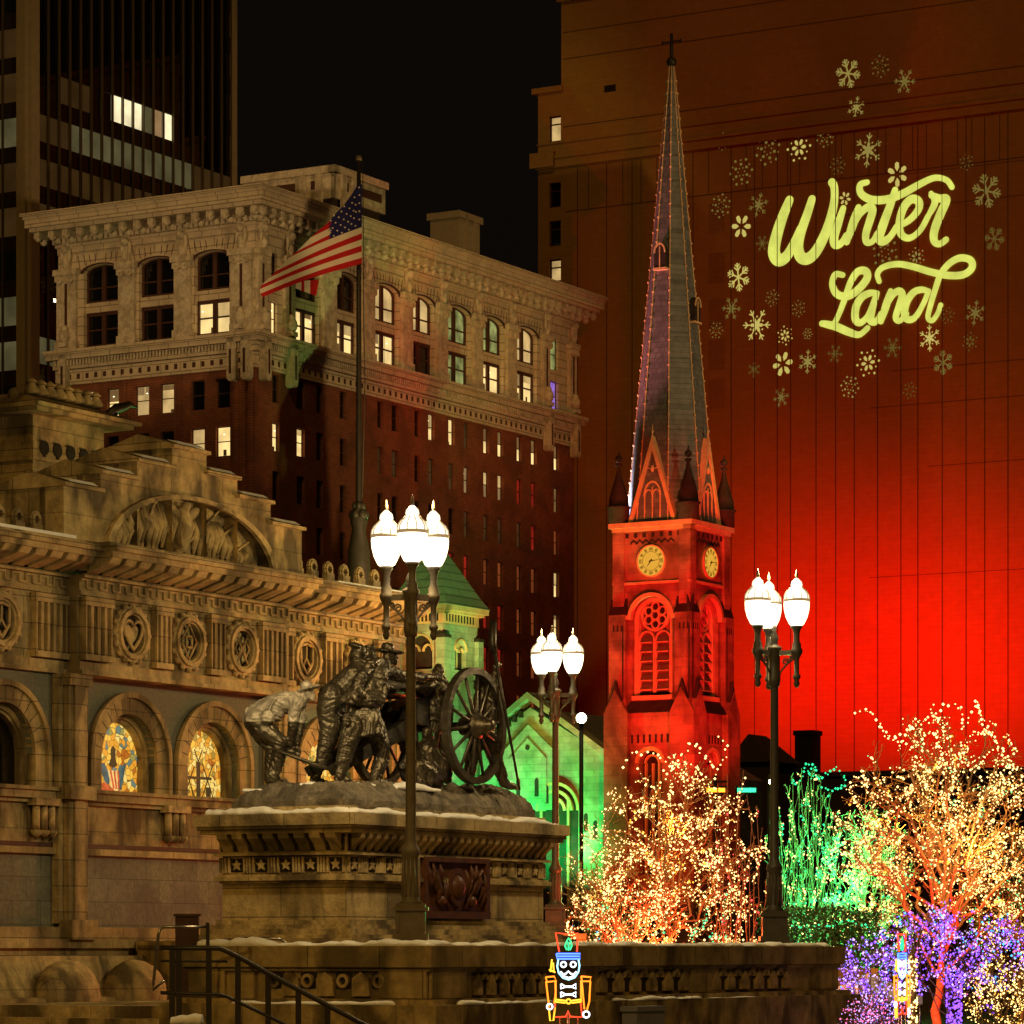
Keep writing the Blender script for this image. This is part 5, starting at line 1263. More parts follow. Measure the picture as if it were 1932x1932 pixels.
# rocky base
o = MB(); nx, ny = 110, 42; top = []
for i in range(nx+1):
    row = []
    for j in range(ny+1):
        a, b = .08+(PL-.16)*i/nx, .08+(PB-.16)*j/ny
        e = min(1, 12*min(i/nx, 1-i/nx, .5*j/ny, .5*(1-j/ny))+.0)
        h_ = zp(1518)+(.285+.022*a+.06*noise.noise(Vector((a*1.7, b*1.7, 3)))+.07*noise.noise(Vector((a*5, b*5, 1)))+.05*noise.noise(Vector((a*15, b*15, 1))))*(.25+.75*e**.6)
        row.append(o.bm.verts.new(PG.o+A*a+B*b+Vector((0, 0, h_))))
    top.append(row)
for i in range(nx):
    for j in range(ny): o.bm.faces.new((top[i][j], top[i+1][j], top[i+1][j+1], top[i][j+1]))
ring_ = [top[i][0] for i in range(nx+1)]+[top[nx][j] for j in range(1, ny+1)]+[top[i][ny] for i in range(nx-1, -1, -1)]+[top[0][j] for j in range(ny-1, 0, -1)]
low = [o.bm.verts.new((v.co.x, v.co.y, zp(1536))) for v in ring_]
for i in range(len(ring_)):
    j = (i+1) % len(ring_); o.bm.faces.new((ring_[i], ring_[j], low[j], low[i]))
fin(o, 'rocky_base', 'bronze_rock')
o = MB(); o.box(-.02, PL+.02, -.02, PB+.02, zp(1534), zp(1519)); o = o.build('plinth_slab', 'worn_sandstone', None); 
o.parent = bpy.data.objects['statue_pedestal']; o.location = (0, 0, -1.68)

def figure(name, build, voxel=.0115, fold=.020, mat='bronze', pale_above=None, mats=None):
    o = MB(); build(o)
    bmesh.ops.translate(o.bm, verts=o.bm.verts, vec=-SO)
    ob = o.build(name, mat, t)
    rm = ob.modifiers.new('r', 'REMESH'); rm.mode = 'VOXEL'; rm.voxel_size = voxel; rm.use_smooth_shade = True
    sm = ob.modifiers.new('s', 'SMOOTH'); sm.factor = .5; sm.iterations = 3
    dg = bpy.context.evaluated_depsgraph_get(); me = bpy.data.meshes.new_from_object(ob.evaluated_get(dg))
    ob.modifiers.clear(); ob.data = me; me.materials.clear(); me.materials.append(M[mat])
    # cloth folds carved as ridges
    me.update(); ns = [v.normal.copy() for v in me.vertices]
    for v, nn in zip(me.vertices, ns):
        c = v.co
        wx = noise.noise(c*4)*.12
        f = noise.noise(Vector((c.x*7+wx*9, c.y*7, c.z*24+c.x*16+wx*40)))
        f2 = noise.noise(Vector((c.x*30-c.z*12, c.y*26, c.z*9+wx*20)))
        f3 = noise.noise(c*60)
        v.co = c+nn*(fold*(.30-abs(f)*1.25)+fold*.55*(.2-abs(f2))+fold*.10*f3)
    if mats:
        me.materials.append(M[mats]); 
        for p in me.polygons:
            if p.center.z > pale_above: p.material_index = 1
    for p in me.polygons: p.use_smooth = True
    return ob
def ch(o, pts, dy=0., seg=12):
    pp = [S(p[0], p[1], dy+(p[3] if len(p) > 3 else 0)) for p in pts]; rr = [p[2]*us(p[0]) for p in pts]
    o.tube(pp, rr, seg)
    for p, r in zip(pp, rr): o.ell(p, (r, r, r), seg=10, rings=7)
def el(o, x, y, rx, ry, rz=None, dy=0., rot=0.):
    u_ = us(x); o.ell(S(x, y, dy), (rx*u_, (rz or rx)*u_, ry*u_), Matrix.Rotation(rot, 3, 'Y'))
def hand(o, x, y, dy, ang, u_=None):
    u_ = us(x); c, s = math.cos(ang), math.sin(ang)
    el(o, x, y, 24, 19, 14, dy, -ang)
    for k, ln in enumerate((34, 40, 37, 28)):
        off = (k-1.5)*11
        x1, y1 = x+c*16-s*off, y+s*16+c*off
        ch(o, [(x1, y1, 8.5), (x1+c*ln*.6, y1+s*ln*.6, 7.5, -.01), (x1+c*ln*.8-s*6, y1+s*ln*.8+c*8, 6.5, .01)], dy, 6)
    ch(o, [(x-s*-14, y-c*14, 9), (x+c*18+s*26, y+s*18-c*26, 7.5)], dy-.015, 6)
def head(o, x, y, r, dy, face=1, hat='brim', tilt=0.):
    el(o, x, y, r*.82, r*1.08, r*.8, dy); el(o, x+face*r*.25, y+r*.35, r*.62, r*.66, r*.6, dy)
    el(o, x+face*r*.92, y+r*.12, r*.16, r*.22, r*.16, dy)                      # nose
    el(o, x+face*r*.72, y-r*.22, r*.2, r*.1, r*.55, dy)                         # brow
    el(o, x+face*r*.62, y+r*.62, r*.38, r*.5, r*.4, dy)                         # beard
    el(o, x-r*.05, y+r*.1, r*.16, r*.26, r*.92, dy)                             # ears
    el(o, x-face*r*.3, y+r*.1, r*.6, r*.85, r*.75, dy)                          # hair
    if hat == 'brim':
        el(o, x, y-r*.62, r*1.85, r*.26, r*1.65, dy, tilt); el(o, x-face*r*.25, y-r*1.1, r*.82, r*.6, r*.8, dy, tilt); el(o, x-face*r*.3, y-r*1.4, r*.72, r*.34, r*.7, dy, tilt)
    elif hat == 'cap':
        el(o, x, y-r*.75, r*.9, r*.5, r*.9, dy); el(o, x+face*r*.8, y-r*.5, r*.45, r*.1, r*.6, dy)

def figA(o):
    ch(o, [(180, 590, 74), (225, 545, 74), (300, 510, 72), (390, 490, 76), (450, 480, 62)]); ch(o, [(450, 478, 40), (500, 452, 34)])
    el(o, 180, 560, 72, 62, 80); el(o, 410, 490, 70, 66, 95)
    head(o, 512, 432, 46, -.02, 1, 'brim', -.25)
    ch(o, [(440, 490, 46, -.13), (425, 560, 40, -.15), (418, 640, 35, -.15), (404, 710, 28, -.12), (400, 755, 22, -.08)]); hand(o, 398, 772, -.06, 1.3)
    ch(o, [(455, 490, 44, .12), (470, 590, 38, .12), (455, 680, 32, .1), (440, 760, 24, .05)]); hand(o, 440, 790, .03, 1.5)
    ch(o, [(180, 600, 76, -.08), (245, 670, 68, -.1), (335, 745, 54, -.12), (325, 840, 50, -.1), (298, 930, 42, -.08), (292, 985, 36, -.08)]); ch(o, [(290, 1000, 32, -.08), (335, 1012, 28, -.08), (385, 1018, 20, -.08)])
    ch(o, [(170, 600, 74, .1), (230, 700, 64, .12), (290, 790, 52, .12), (280, 880, 46, .14), (268, 980, 36, .15)]); ch(o, [(270, 1000, 30, .15), (350, 1008, 20, .15)])
    ch(o, [(232, 600, 66), (262, 540, 72)], 0); ch(o, [(300, 548, 70, -.02), (310, 545, 68, .02)], 0); ch(o, [(285, 955, 50, -.08), (292, 975, 46, -.08)], 0)
    el(o, 258, 588, 46, 48, 22, -.22, .2); ch(o, [(258, 550, 9, -.2), (300, 470, 9, -.14), (380, 430, 9, -.1)], 0, 6)
figure('soldier_figure', figA, mats='bronze_lit_patina', pale_above=(S(300, 620).z-SO.z))  # upper body gets the paler bronze: patina plus painted light
def figB(o):
    D = .32
    head(o, 905, 178, 44, D+.1, 1, 'cap'); ch(o, [(880, 230, 40), (860, 270, 70), (800, 330, 84), (730, 400, 84), (670, 450, 82)], D)
    el(o, 830, 190, 52, 78, 60, D+.05, .3); el(o, 815, 130, 48, 20, 55, D+.05, .3)      # blanket roll and pack
    ch(o, [(660, 450, 84), (640, 540, 74), (650, 640, 66), (632, 730, 54), (612, 810, 46), (600, 860, 38)], D-.2); ch(o, [(600, 880, 34), (560, 895, 28), (530, 902, 20)], D-.2)
    ch(o, [(680, 460, 76), (700, 600, 60), (640, 760, 48), (585, 900, 36), (560, 965, 32)], D+.15); ch(o, [(550, 985, 28), (600, 990, 20)], D+.15)
    ch(o, [(860, 290, 46), (930, 360, 38), (1010, 400, 28)], D+.15); hand(o, 1030, 405, D+.15, .2)
figure('soldier_figure', figB)
def figC(o):
    D = -.12
    head(o, 1035, 196, 50, D, 1, 'brim', .1)
    ch(o, [(1000, 245, 40), (985, 270, 60), (930, 320, 88), (895, 390, 92), (875, 470, 88), (865, 560, 88)], D); el(o, 955, 285, 84, 60, 110, D, .5)
    # coat skirt
    pp = [S(868, 500, D), S(866, 600, D), S(862, 705, D)]; u_ = us(868); vs = []
    for i, (p, r) in enumerate(zip(pp, (92, 118, 142))):
        for k in range(40):
            th = 2*PI*k/40; f_ = 1+(.09*i/2)*math.sin(9*th); vs.append(p+Vector((math.cos(th)*r*f_*u_, math.sin(th)*r*.85*f_*u_, .02*math.sin(5*th)*(i == 2))))
    o.mesh(vs, [(i*40+k, i*40+(k+1) % 40, (i+1)*40+(k+1) % 40, (i+1)*40+k) for i in range(2) for k in range(40)]+[tuple(range(40)), tuple(range(80, 120))])
    # cape falling from the shoulder
    for k in range(6): ch(o, [(965-k*12, 235+k*4, 34), (880-k*10, 330+k*6, 40), (790-k*8+k*14, 430+k*8, 36), (735+k*22, 480+k*2, 24)], D-.08-.02*k)
    ch(o, [(1000, 290, 50, -.05), (1060, 305, 44, -.05), (1120, 328, 38, 0), (1190, 326, 32, .05), (1270, 330, 24, .15), (1305, 332, 22, .2)], D); hand(o, 1325, 332, D+.22, .1)
    ch(o, [(965, 310, 52, -.2), (985, 400, 48, -.24), (960, 470, 46, -.25), (900, 475, 46, -.25)], D); ch(o, [(930, 470, 58, -.22), (885, 470, 52, -.2)], D); hand(o, 862, 440, D-.3, -2.2)
    ch(o, [(800, 640, 66), (765, 760, 60), (745, 840, 52), (722, 920, 42), (715, 960, 38)], D-.05); ch(o, [(715, 975, 34), (740, 985, 28), (775, 990, 20)], D-.05)
    ch(o, [(935, 640, 68), (975, 760, 60), (985, 850, 52), (955, 930, 44), (940, 975, 38)], D+.05); ch(o, [(940, 990, 34), (975, 1002, 28), (1005, 1005, 20)], D+.05)
    el(o, 925, 600, 45, 60, 20, D-.28); el(o, 760, 600, 30, 45, 20, D-.2)
figure('soldier_figure', figC, fold=.028)
def figD(o):
    D = .05
    head(o, 1275, 700, 42, D, 1, 'cap'); ch(o, [(1268, 745, 34), (1265, 790, 66), (1280, 860, 78), (1290, 940, 80)], D)
    ch(o, [(1290, 800, 40, -.1), (1345, 860, 34, -.15), (1340, 920, 26, -.15)], D); hand(o, 1352, 935, D-.15, .6)
    ch(o, [(1280, 950, 66, -.1), (1225, 900, 56, -.12), (1230, 1000, 36, -.1)], D); ch(o, [(1310, 950, 60, .1), (1340, 1000, 40, .1), (1280, 1010, 30, .1)], D); ch(o, [(1230, 1012, 28, -.1), (1290, 1018, 22, -.1)], D)
figure('soldier_figure', figD)
def figE(o):
    D = .75
    head(o, 1345, 290, 44, D, -1, 'none'); ch(o, [(1345, 330, 36), (1340, 380, 74), (1320, 480, 84), (1310, 590, 76)], D)
    ch(o, [(1310, 360, 42, -.1), (1260, 420, 34, -.2), (1215, 400, 26, -.25)], D); hand(o, 1200, 395, D-.25, 3.1)
    ch(o, [(1310, 600, 66), (1290, 780, 52), (1300, 980, 36)], D); ch(o, [(1340, 600, 62), (1390, 780, 48), (1400, 980, 34)], D+.1)
figure('soldier_figure', figE)
def figF(o):
    D = .35
    head(o, 1610, 372, 42, D, -1, 'cap'); ch(o, [(1620, 410, 36), (1635, 460, 70), (1640, 560, 78), (1640, 660, 72)], D)
    ch(o, [(1650, 450, 40, -.05), (1695, 380, 32, -.1), (1712, 300, 24, -.15)], D); hand(o, 1716, 280, D-.16, -1.4)
    ch(o, [(1650, 680, 64), (1690, 800, 52), (1725, 900, 44), (1755, 975, 36)], D-.05); ch(o, [(1760, 1000, 32), (1800, 1022, 26), (1835, 1030, 20)], D-.05)
    ch(o, [(1620, 680, 60), (1560, 820, 48), (1540, 980, 36)], D+.1)
figure('soldier_figure', figF)
# cannon
WC = S(1572, 640, .0); WR = 372*us(1572)
def wheel(c, name='cannon_wheel'):
    wf = lambda s, z, n: c+A*s+Vector((0, 0, z))-B*n
    o = MB(); o.ring(wf, 0, 0, WR-.088, WR, -.05, .05, 0, 360, 56); wh = fin(o, name, 'bronze_dark' if False else 'bronze')
    for k in range(14):
        th = 2*PI*k/14+.12; o = MB(); e = lambda r: c+A*(r*math.cos(th))+Vector((0, 0, r*math.sin(th)))
        o.tube([e(.1)-B*.03, e(.2)-B*.02, e(WR-.08)], [.034, .026, .020], 8); fin(o, 'spoke', 'bronze', wh)
    o = MB(); rot = Matrix((A, Vector((0, 0, 1)), -B)).transposed()
    o.lathe([(.07, -.2), (.12, -.18), (.13, -.08), (.17, -.07), (.17, .07), (.13, .08), (.12, .16), (.1, .2), (.075, .22), (.07, .28), (.05, .30)], c, 16, True, rot); fin(o, 'hub', 'bronze', wh)
    for v in wh.data.vertices: pass
wheel(WC); wheel(WC+B*1.45)
o = MB()
b1, b2 = WC+B*.72-A*1.75+Vector((0, 0, .42)), WC+B*.72+A*.35+Vector((0, 0, .5)); ax = (b2-b1).normalized()
o.tube([b1-ax*.12, b1-ax*.1, b1, b1+ax*.05, b1+ax*.5, b1+ax*.52, b1+ax*1.1, b1+ax*1.12, b2-ax*.1, b2, b2+ax*.06], [.03, .06, .07, .17, .16, .145, .135, .125, .10, .13, .12], 20)
fin(o, 'cannon_barrel', 'bronze_dark')
o = MB()
for e in (.55, .89):
    c = WC+B*e; f_ = lambda s, z, n, c=c: c+A*s+Vector((0, 0, z))-B*n
    o.prism(f_, [(-.9, .05), (.3, -.05), (.35, .3), (.0, .42), (-.7, .3)], -.04, .04)
    o.prism(f_, [(-2.6, -WR+.12), (-2.5, -WR+.02), (-.6, -.1), (-.6, .15)], -.041, .041)
o.tube([WC-B*.05, WC+B*1.5], .06, 10); o.box(-.01, .01, -.01, .01, -.01, .01, Matrix.Translation(WC))
fin(o, 'gun_carriage', 'bronze_dark')
o = MB(); o.tube([S(290, 785, -.2), S(460, 850, -.2), S(560, 888, -.18), S(700, 930, -.1)], [.022, .026, .028, .024], 10); fin(o, 'handspike', 'bronze')
o = MB(); o.tube([S(1692, -30, .1), S(1690, 120, .1), S(1700, 170, .1)], [.05, .055, .05], 10); o.tube([S(1700, 160, .1), S(1765, 520, .05), S(1862, 1048, -.05)], [.026, .02, .016], 8); fin(o, 'rammer_staff', 'bronze_dark')
# the darker mass of figures pushing at the far wheel
def figG(o):
    D = .95
    head(o, 1130, 560, 40, D, -1, 'cap'); ch(o, [(1130, 600, 60), (1150, 700, 70), (1160, 790, 64)], D); ch(o, [(1160, 800, 54), (1120, 900, 44), (1150, 1000, 32)], D); ch(o, [(1180, 800, 52), (1220, 900, 42), (1210, 1000, 32)], D); ch(o, [(1110, 620, 34), (1040, 690, 26), (1000, 700, 20)], D)
figure('soldier_figure', figG, mat='bronze_dark')
snow_strip('snow_patch', 'snow lying on the rocky bronze base between the boots of the standing soldiers', [tuple(S(x, 1000+8*math.sin(x*.02), -.15)) for x in (450, 520, 600, 680, 760, 840, 900)], .42, .11, Vector((0, 0, -.075)), 0, 21)
snow_strip('snow_patch', 'narrow snow patch on the rocky bronze base just left of the cannon wheel', [tuple(S(x, 1012+(x-1000)*.06, -.1)) for x in (1010, 1060, 1110, 1160, 1200, 1250, 1310)], .42, .11, Vector((0, 0, -.06)), 0, 22)
snow_strip('snow_patch', 'thin snow wedge on the rocky base left of the stooping figure', [tuple(S(x, 1035, -.1)) for x in (90, 130, 170, 210, 240)], .25, .07, Vector((0, 0, -.05)), 0, 23)

# ------------------------------------------------------------------ street lamps
def lamp(pos, phase, label, pd=0., mat='post_paint', plinth=0.):
    t = thing('street_lamp', label, 'street lamp', pos, 0, 'three globe cast iron street lamps')
    o = MB()
    def oct_(r, z0, z1, r2=None): o.lathe([(r, z0), (r2 or r, z1)], (0, 0, 0), 8, False)
    o.box(-.24, .24, -.24, .24, 0, .07); o.box(-.2, .2, -.2, .2, .07, .14); o.box(-.165, .165, -.165, .165, .14, .40); o.box(-.2, .2, -.2, .2, .40, .44); o.box(-.17, .17, -.17, .17, .44, .48)
    for sx in (-1, 1):
        for sy in (-1, 1): o.box(sx*.15-.02, sx*.15+.02, sy*.172-.006, sy*.172+.006, .16, .38)
    o.build('base', mat, t)
    o = MB(); o.lathe([(.15, .48), (.105, .52), (.10, .56), (.092, 1.0), (.10, 1.02), (.115, 1.05), (.10, 1.1), (.075, 1.14), (.062, 1.2), (.052, 3.6), (.07, 3.63), (.07, 3.66)], (0, 0, 0), 16)
    for k in range(12):
        th = 2*PI*k/12; o.tube([(.098*math.cos(th), .098*math.sin(th), .56), (.09*math.cos(th), .09*math.sin(th), 1.0)], .012, 5)
    p = o.build('post', mat, t)
    o = MB(); o.lathe([(.07, 3.5), (.085, 3.6), (.075, 3.7), (.075, 3.98), (.1, 4.0), (.1, 4.03), (.05, 4.06), (.045, 4.1), (.06, 4.16), (.02, 4.24), (.035, 4.29), (.01, 4.34)], (0, 0, 0), 14); o.build('centre_finial', mat, t)
    for k in range(3):
        th = phase+2*PI*k/3; dx, dy = math.cos(th), math.sin(th); rr = .31
        o = MB(); q = Matrix(((dx, -dy, 0), (dy, dx, 0), (0, 0, 1)))
        o.box(.05, rr, -.02, .02, 3.92, 3.985, q.to_4x4())
        pts = [q @ Vector((.06+.22*s_, 0, 3.62+.26*s_**.6)) for s_ in [i/8 for i in range(9)]]
        o.tube(pts, .014, 6)
        for cx_, cz_, r_ in ((.16, 3.83, .05), (.24, 3.87, .035)):
            o.tube([q @ Vector((cx_+r_*(1-i/20)*math.cos(i*.6), 0, cz_+r_*(1-i/20)*math.sin(i*.6))) for i in range(16)], .011, 5)
        c = Vector((dx*rr, dy*rr, 0))
        o.lathe([(.02, 3.48), (.045, 3.53), (.03, 3.58), (.05, 3.60), (.055, 3.64), (.035, 3.66), (.035, 3.86), (.055, 3.9), (.078, 3.95), (.08, 3.99), (.06, 4.01), (.062, 4.06), (.042, 4.1), (.04, 4.2), (.055, 4.26), (.075, 4.28), (.078, 4.31)], c, 12)
        o.build('arm', mat, t)
        o = MB(); o.lathe([(.075, 4.31), (.10, 4.33), (.145, 4.42), (.17, 4.52), (.176, 4.6), (.172, 4.65)], c, 20)
        gl_ = o.build('globe', 'globe', t)
        o = MB(); o.lathe([(.176, 4.63), (.18, 4.64), (.18, 4.66), (.174, 4.67)], c, 20); o.build('globe_band', 'globe_cap', gl_)
        o = MB(); o.lathe([(.172, 4.67), (.165, 4.72), (.135, 4.77), (.10, 4.80), (.075, 4.83), (.08, 4.86), (.07, 4.90), (.035, 4.935), (.018, 4.95)], c, 20); o.mats = ['globe_top']; 
        for q_ in range(10):
            th_ = 2*PI*q_/10; o.m('globe_cap').tube([c+Vector((math.cos(th_)*r_, math.sin(th_)*r_, z_)) for r_, z_ in ((.176, 4.66), (.168, 4.72), (.138, 4.773), (.103, 4.803), (.079, 4.83))], .0055, 4)
        o.mats = ['globe_top', 'globe_cap']; 
        cp_ = o.build('globe_cap', 'globe_top', gl_)
        o = MB(); o.lathe([(.012, 4.95), (.02, 4.97), (.022, 5.0), (.01, 5.04), (.002, 5.07)], c, 8); o.build('finial', 'post_paint', gl_)
    return t
lamps = []
for u, d, ph, lab, z, m_ in ((775, 40.0, R(35), 'nearest three globe lamp post, in front of the pedestal and the bronze group', 1.68, 'post_paint'),
                         (1461, 47.6, R(100), 'three globe lamp post on the right end of the terrace wall', 1.68, 'post_dark'),
                         (1048, 58.5, R(18), 'farthest and smallest looking three globe lamp post, just right of the pedestal', 1.9, 'post_dark')):
    p = P(u, HZ, d); p.z = z; lamps.append((p, lamp(p, ph, lab, mat=m_)))
o = MB(); p = lamps[2][0]; o.box(p.x-.5, p.x+.5, p.y-.5, p.y+.5, 0, 1.9); tag(o.build('stone_block', 'sandstone'), 'plain stone block under the farthest three globe lamp post', 'stone block')

# ------------------------------------------------------------------ flagpole and flag
d = 62.0; x0 = (677-CX)/F*d; zv2 = lambda v: CZ+(HZ-v)/F*d
t = thing('flagpole', 'tall dark tapering flagpole with a ball top rising behind the memorial building', 'flagpole', (x0, d, 0))
o = MB(); o.tube([(0, 0, 0), (0, 0, zv2(960)), (0, 0, zv2(700)), (0, 0, zv2(300))], [.075, .06, .048, .036], 10); o.build('pole', 'rail_paint', t)
o = MB(); o.ell((0, 0, zv2(298)), (.06, .06, .05)); o.lathe([(.05, zv2(303)), (.06, zv2(300)), (.03, zv2(294))], (0, 0, 0), 10); o.build('pole_top', 'post_paint', t)
o = MB()
for k in range(6):
    th = PI*k/3; o.ell((.11*math.cos(th), .11*math.sin(th), zv2(972)), (.07, .07, .09), seg=8, rings=6); o.ell((.08*math.cos(th+.5), .08*math.sin(th+.5), zv2(955)), (.05, .05, .07), seg=8, rings=6)
o.lathe([(.05, zv2(945)), (.1, zv2(955)), (.16, zv2(985)), (.12, zv2(1000)), (.2, zv2(1040)), (.22, 6)], (0, 0, 0), 12); o.build('pole_collar', 'post_dark', t)
o = MB(); o.tube([(.07, 0, zv2(300)), (.085, 0, zv2(600)), (.11, -.02, zv2(720)), (.06, 0, zv2(940))], .008, 5); o.build('halyard', 'post_dark', t)
fo = P(683, 500, 61.9)
def fp(zx, zy, off=0.):
    u, v = 464.9+zx*.1573, 286.1+zy*.1573
    s = (1390-zx)/1200
    dy = .28*math.sin(s*5.5+zy*.0016)*min(1, s*3)-off
    return P(u, v, 61.85+dy)-fo
Ledge = [(1335, 400), (1250, 520), (1170, 640), (1075, 740), (990, 845), (780, 1030), (690, 1110), (560, 1232), (500, 1300), (370, 1425), (250, 1530), (165, 1625), (162, 1690), (185, 1745)]
Ledge = [(1335, 400), (1250, 530), (1165, 645), (1070, 740), (985, 845), (770, 1030), (600, 1200), (520, 1265), (360, 1430), (280, 1510), (180, 1600), (160, 1650), (165, 1705), (195, 1745)]
def hoist(tt): return (1385 if True else 0, 390+955*tt)
t = thing('flag', 'red and white striped flag with starred blue canton streaming from the pole', 'flag', fo)
o = MB(); grid = []; NS = 28; NT = 39
for j in range(NT+1):
    tt = j/NT; a = tt*13; i = min(12, int(a)); f_ = a-i
    lx = Ledge[i][0]*(1-f_)+Ledge[i+1][0]*f_; ly = Ledge[i][1]*(1-f_)+Ledge[i+1][1]*f_; hx_, hy_ = hoist(tt)
    row = []
    for k in range(NS+1):
        s = k/NS; sag = -30*math.sin(PI*s)*tt
        # near the pole the cloth steps round the mast
        row.append(((hx_+(lx-hx_)*s), hy_+(ly-hy_)*s+sag+(0)))
    grid.append(row)
for j in range(NT):
    st = int((j+.5)/NT*13)
    for k in range(NS):
        q = [grid[j][k], grid[j][k+1], grid[j+1][k+1], grid[j+1][k]]; cx_ = sum(p[0] for p in q)/4
        o.m('flag_blue' if (st < 7 and cx_ > 1000-0) else ('flag_red' if st % 2 == 0 else 'flag_white'))
        f_ = o.face([fp(*p) for p in q])
bmesh.ops.remove_doubles(o.bm, verts=o.bm.verts, dist=.0005)
for f_ in o.bm.faces: f_.smooth = True
o.build('cloth', 'flag_red', t)
o = MB()
for x, y in ((1352, 430), (1356, 520), (1296, 548), (1355, 618), (1268, 615), (1310, 637), (1173, 655), (1237, 680), (1285, 708), (1312, 722), (1354, 716), (1140, 718), (1203, 747), (1252, 773), (1290, 798), (1354, 814), (1108, 787), (1168, 812), (1220, 840), (1260, 868), (1308, 890), (1050, 765), (1070, 852), (1131, 880), (1182, 909), (1229, 936), (1012, 828), (1035, 917), (1090, 947), (1145, 973), (1048, 1010)):
    q = [fp(x+(15 if i % 2 == 0 else 6.5)*math.sin(PI*i/5), y-(15 if i % 2 == 0 else 6.5)*math.cos(PI*i/5), .02) for i in range(10)]; o.face(q)
o.build('stars', 'flag_white', t)
o = MB()
for k in range(8):
    x0_, x1_ = 590+k*35, 625+k*35; b = lambda x: (x, 1545-(x-590)*.12, ), 
    o.m(['flag_white', 'flag_white', 'flag_red', 'flag_white', 'flag_white', 'flag_red', 'flag_red', 'flag_red'][k])
    yb = lambda x: 1640+(x-590)*.38
    q = [(x0_, 1560-(x0_-590)*.1), (x1_, 1560-(x1_-590)*.1), (x1_, min(1730, yb(x1_)) if k < 7 else 1560), (x0_, min(1730, yb(x0_)))]
    o.face([fp(p[0], p[1], -.12) for p in q])
o.build('back_fold', 'flag_red', t)

# ------------------------------------------------------------------ handrails left
t = thing('handrail', 'dark iron stair handrail sloping down to the right in front of the terrace', 'handrail', P(330, HZ, 37.0))
ro = P(330, HZ, 37.0)
rp = lambda u, v, d=37.0: P(u, v, d)-ro
o = MB(); o.tube([rp(303, 1788), rp(413, 1789), rp(422, 1792), rp(455, 1808), rp(530, 1850), rp(645, 1911), rp(720, 1951)], .027, 8)
o.tube([rp(303, 1873), rp(413, 1876), rp(428, 1880), rp(512, 1920), rp(640, 1986)], .02, 8); o.tube([rp(303, 1813), rp(430, 1814)], .015, 6); o.build('rail', 'rail_paint', t)
for u, v in ((325, 1790), (338, 1790), (394, 1790), (449, 1806), (506, 1836), (563, 1868), (618, 1898)):
    o = MB(); p = rp(u, v); o.box(p.x-.03, p.x+.03, p.y-.015, p.y+.015, -CZ, p.z); 
    o.build('post', 'rail_paint', t)
t = thing('grab_rail', 'bent pale steel grab rail catching the light, left of the stair handrail', 'handrail', P(300, HZ, 39.5))
ro = P(300, HZ, 39.5); o = MB(); rp2 = lambda u, v: P(u, v, 39.5)-ro
o.tube([rp2(392, 1749), rp2(308, 1749), rp2(302, 1753), rp2(299, 1762), rp2(290, 1850), rp2(288, 1868), rp2(310, 1850)], .018, 8); o.build('rail', 'rail_steel', t)
o = MB(); q = rp2(392, 1749); o.box(q.x-.02, q.x+.02, -.02, .02, -1.65, q.z+.05); o.build('post', 'rail_paint', t)
t = thing('grab_rail', 'dark rounded grab rail standing on the terrace just left of the pedestal foot', 'handrail', P(520, HZ, 41.6))
ro = P(520, HZ, 41.6); o = MB(); rp3 = lambda u, v: P(u, v, 41.6)-ro
o.tube([rp3(455, 1771), rp3(520, 1771), rp3(532, 1773), rp3(540, 1782), rp3(541, 1794)], .02, 8); o.tube([rp3(455, 1778), rp3(515, 1778), rp3(527, 1794)], .012, 6); o.build('rail', 'rail_steel', t)
t = thing('equipment_cabinet', 'dark box shaped cabinet behind the grab rail at the left end of the terrace', 'cabinet', P(353, HZ, 41.5)-Vector((0, 0, CZ)))
o = MB(); o.box(-.13, .13, -.1, .1, .0, CZ+.38); o.box(-.15, .15, -.12, .12, CZ+.38, CZ+.41); o.build('body', 'dark_band', t)
o = MB(); o.box(-.09, .09, -.105, -.1, CZ-.5, CZ+.3); o.build('door', 'dark_band', t)

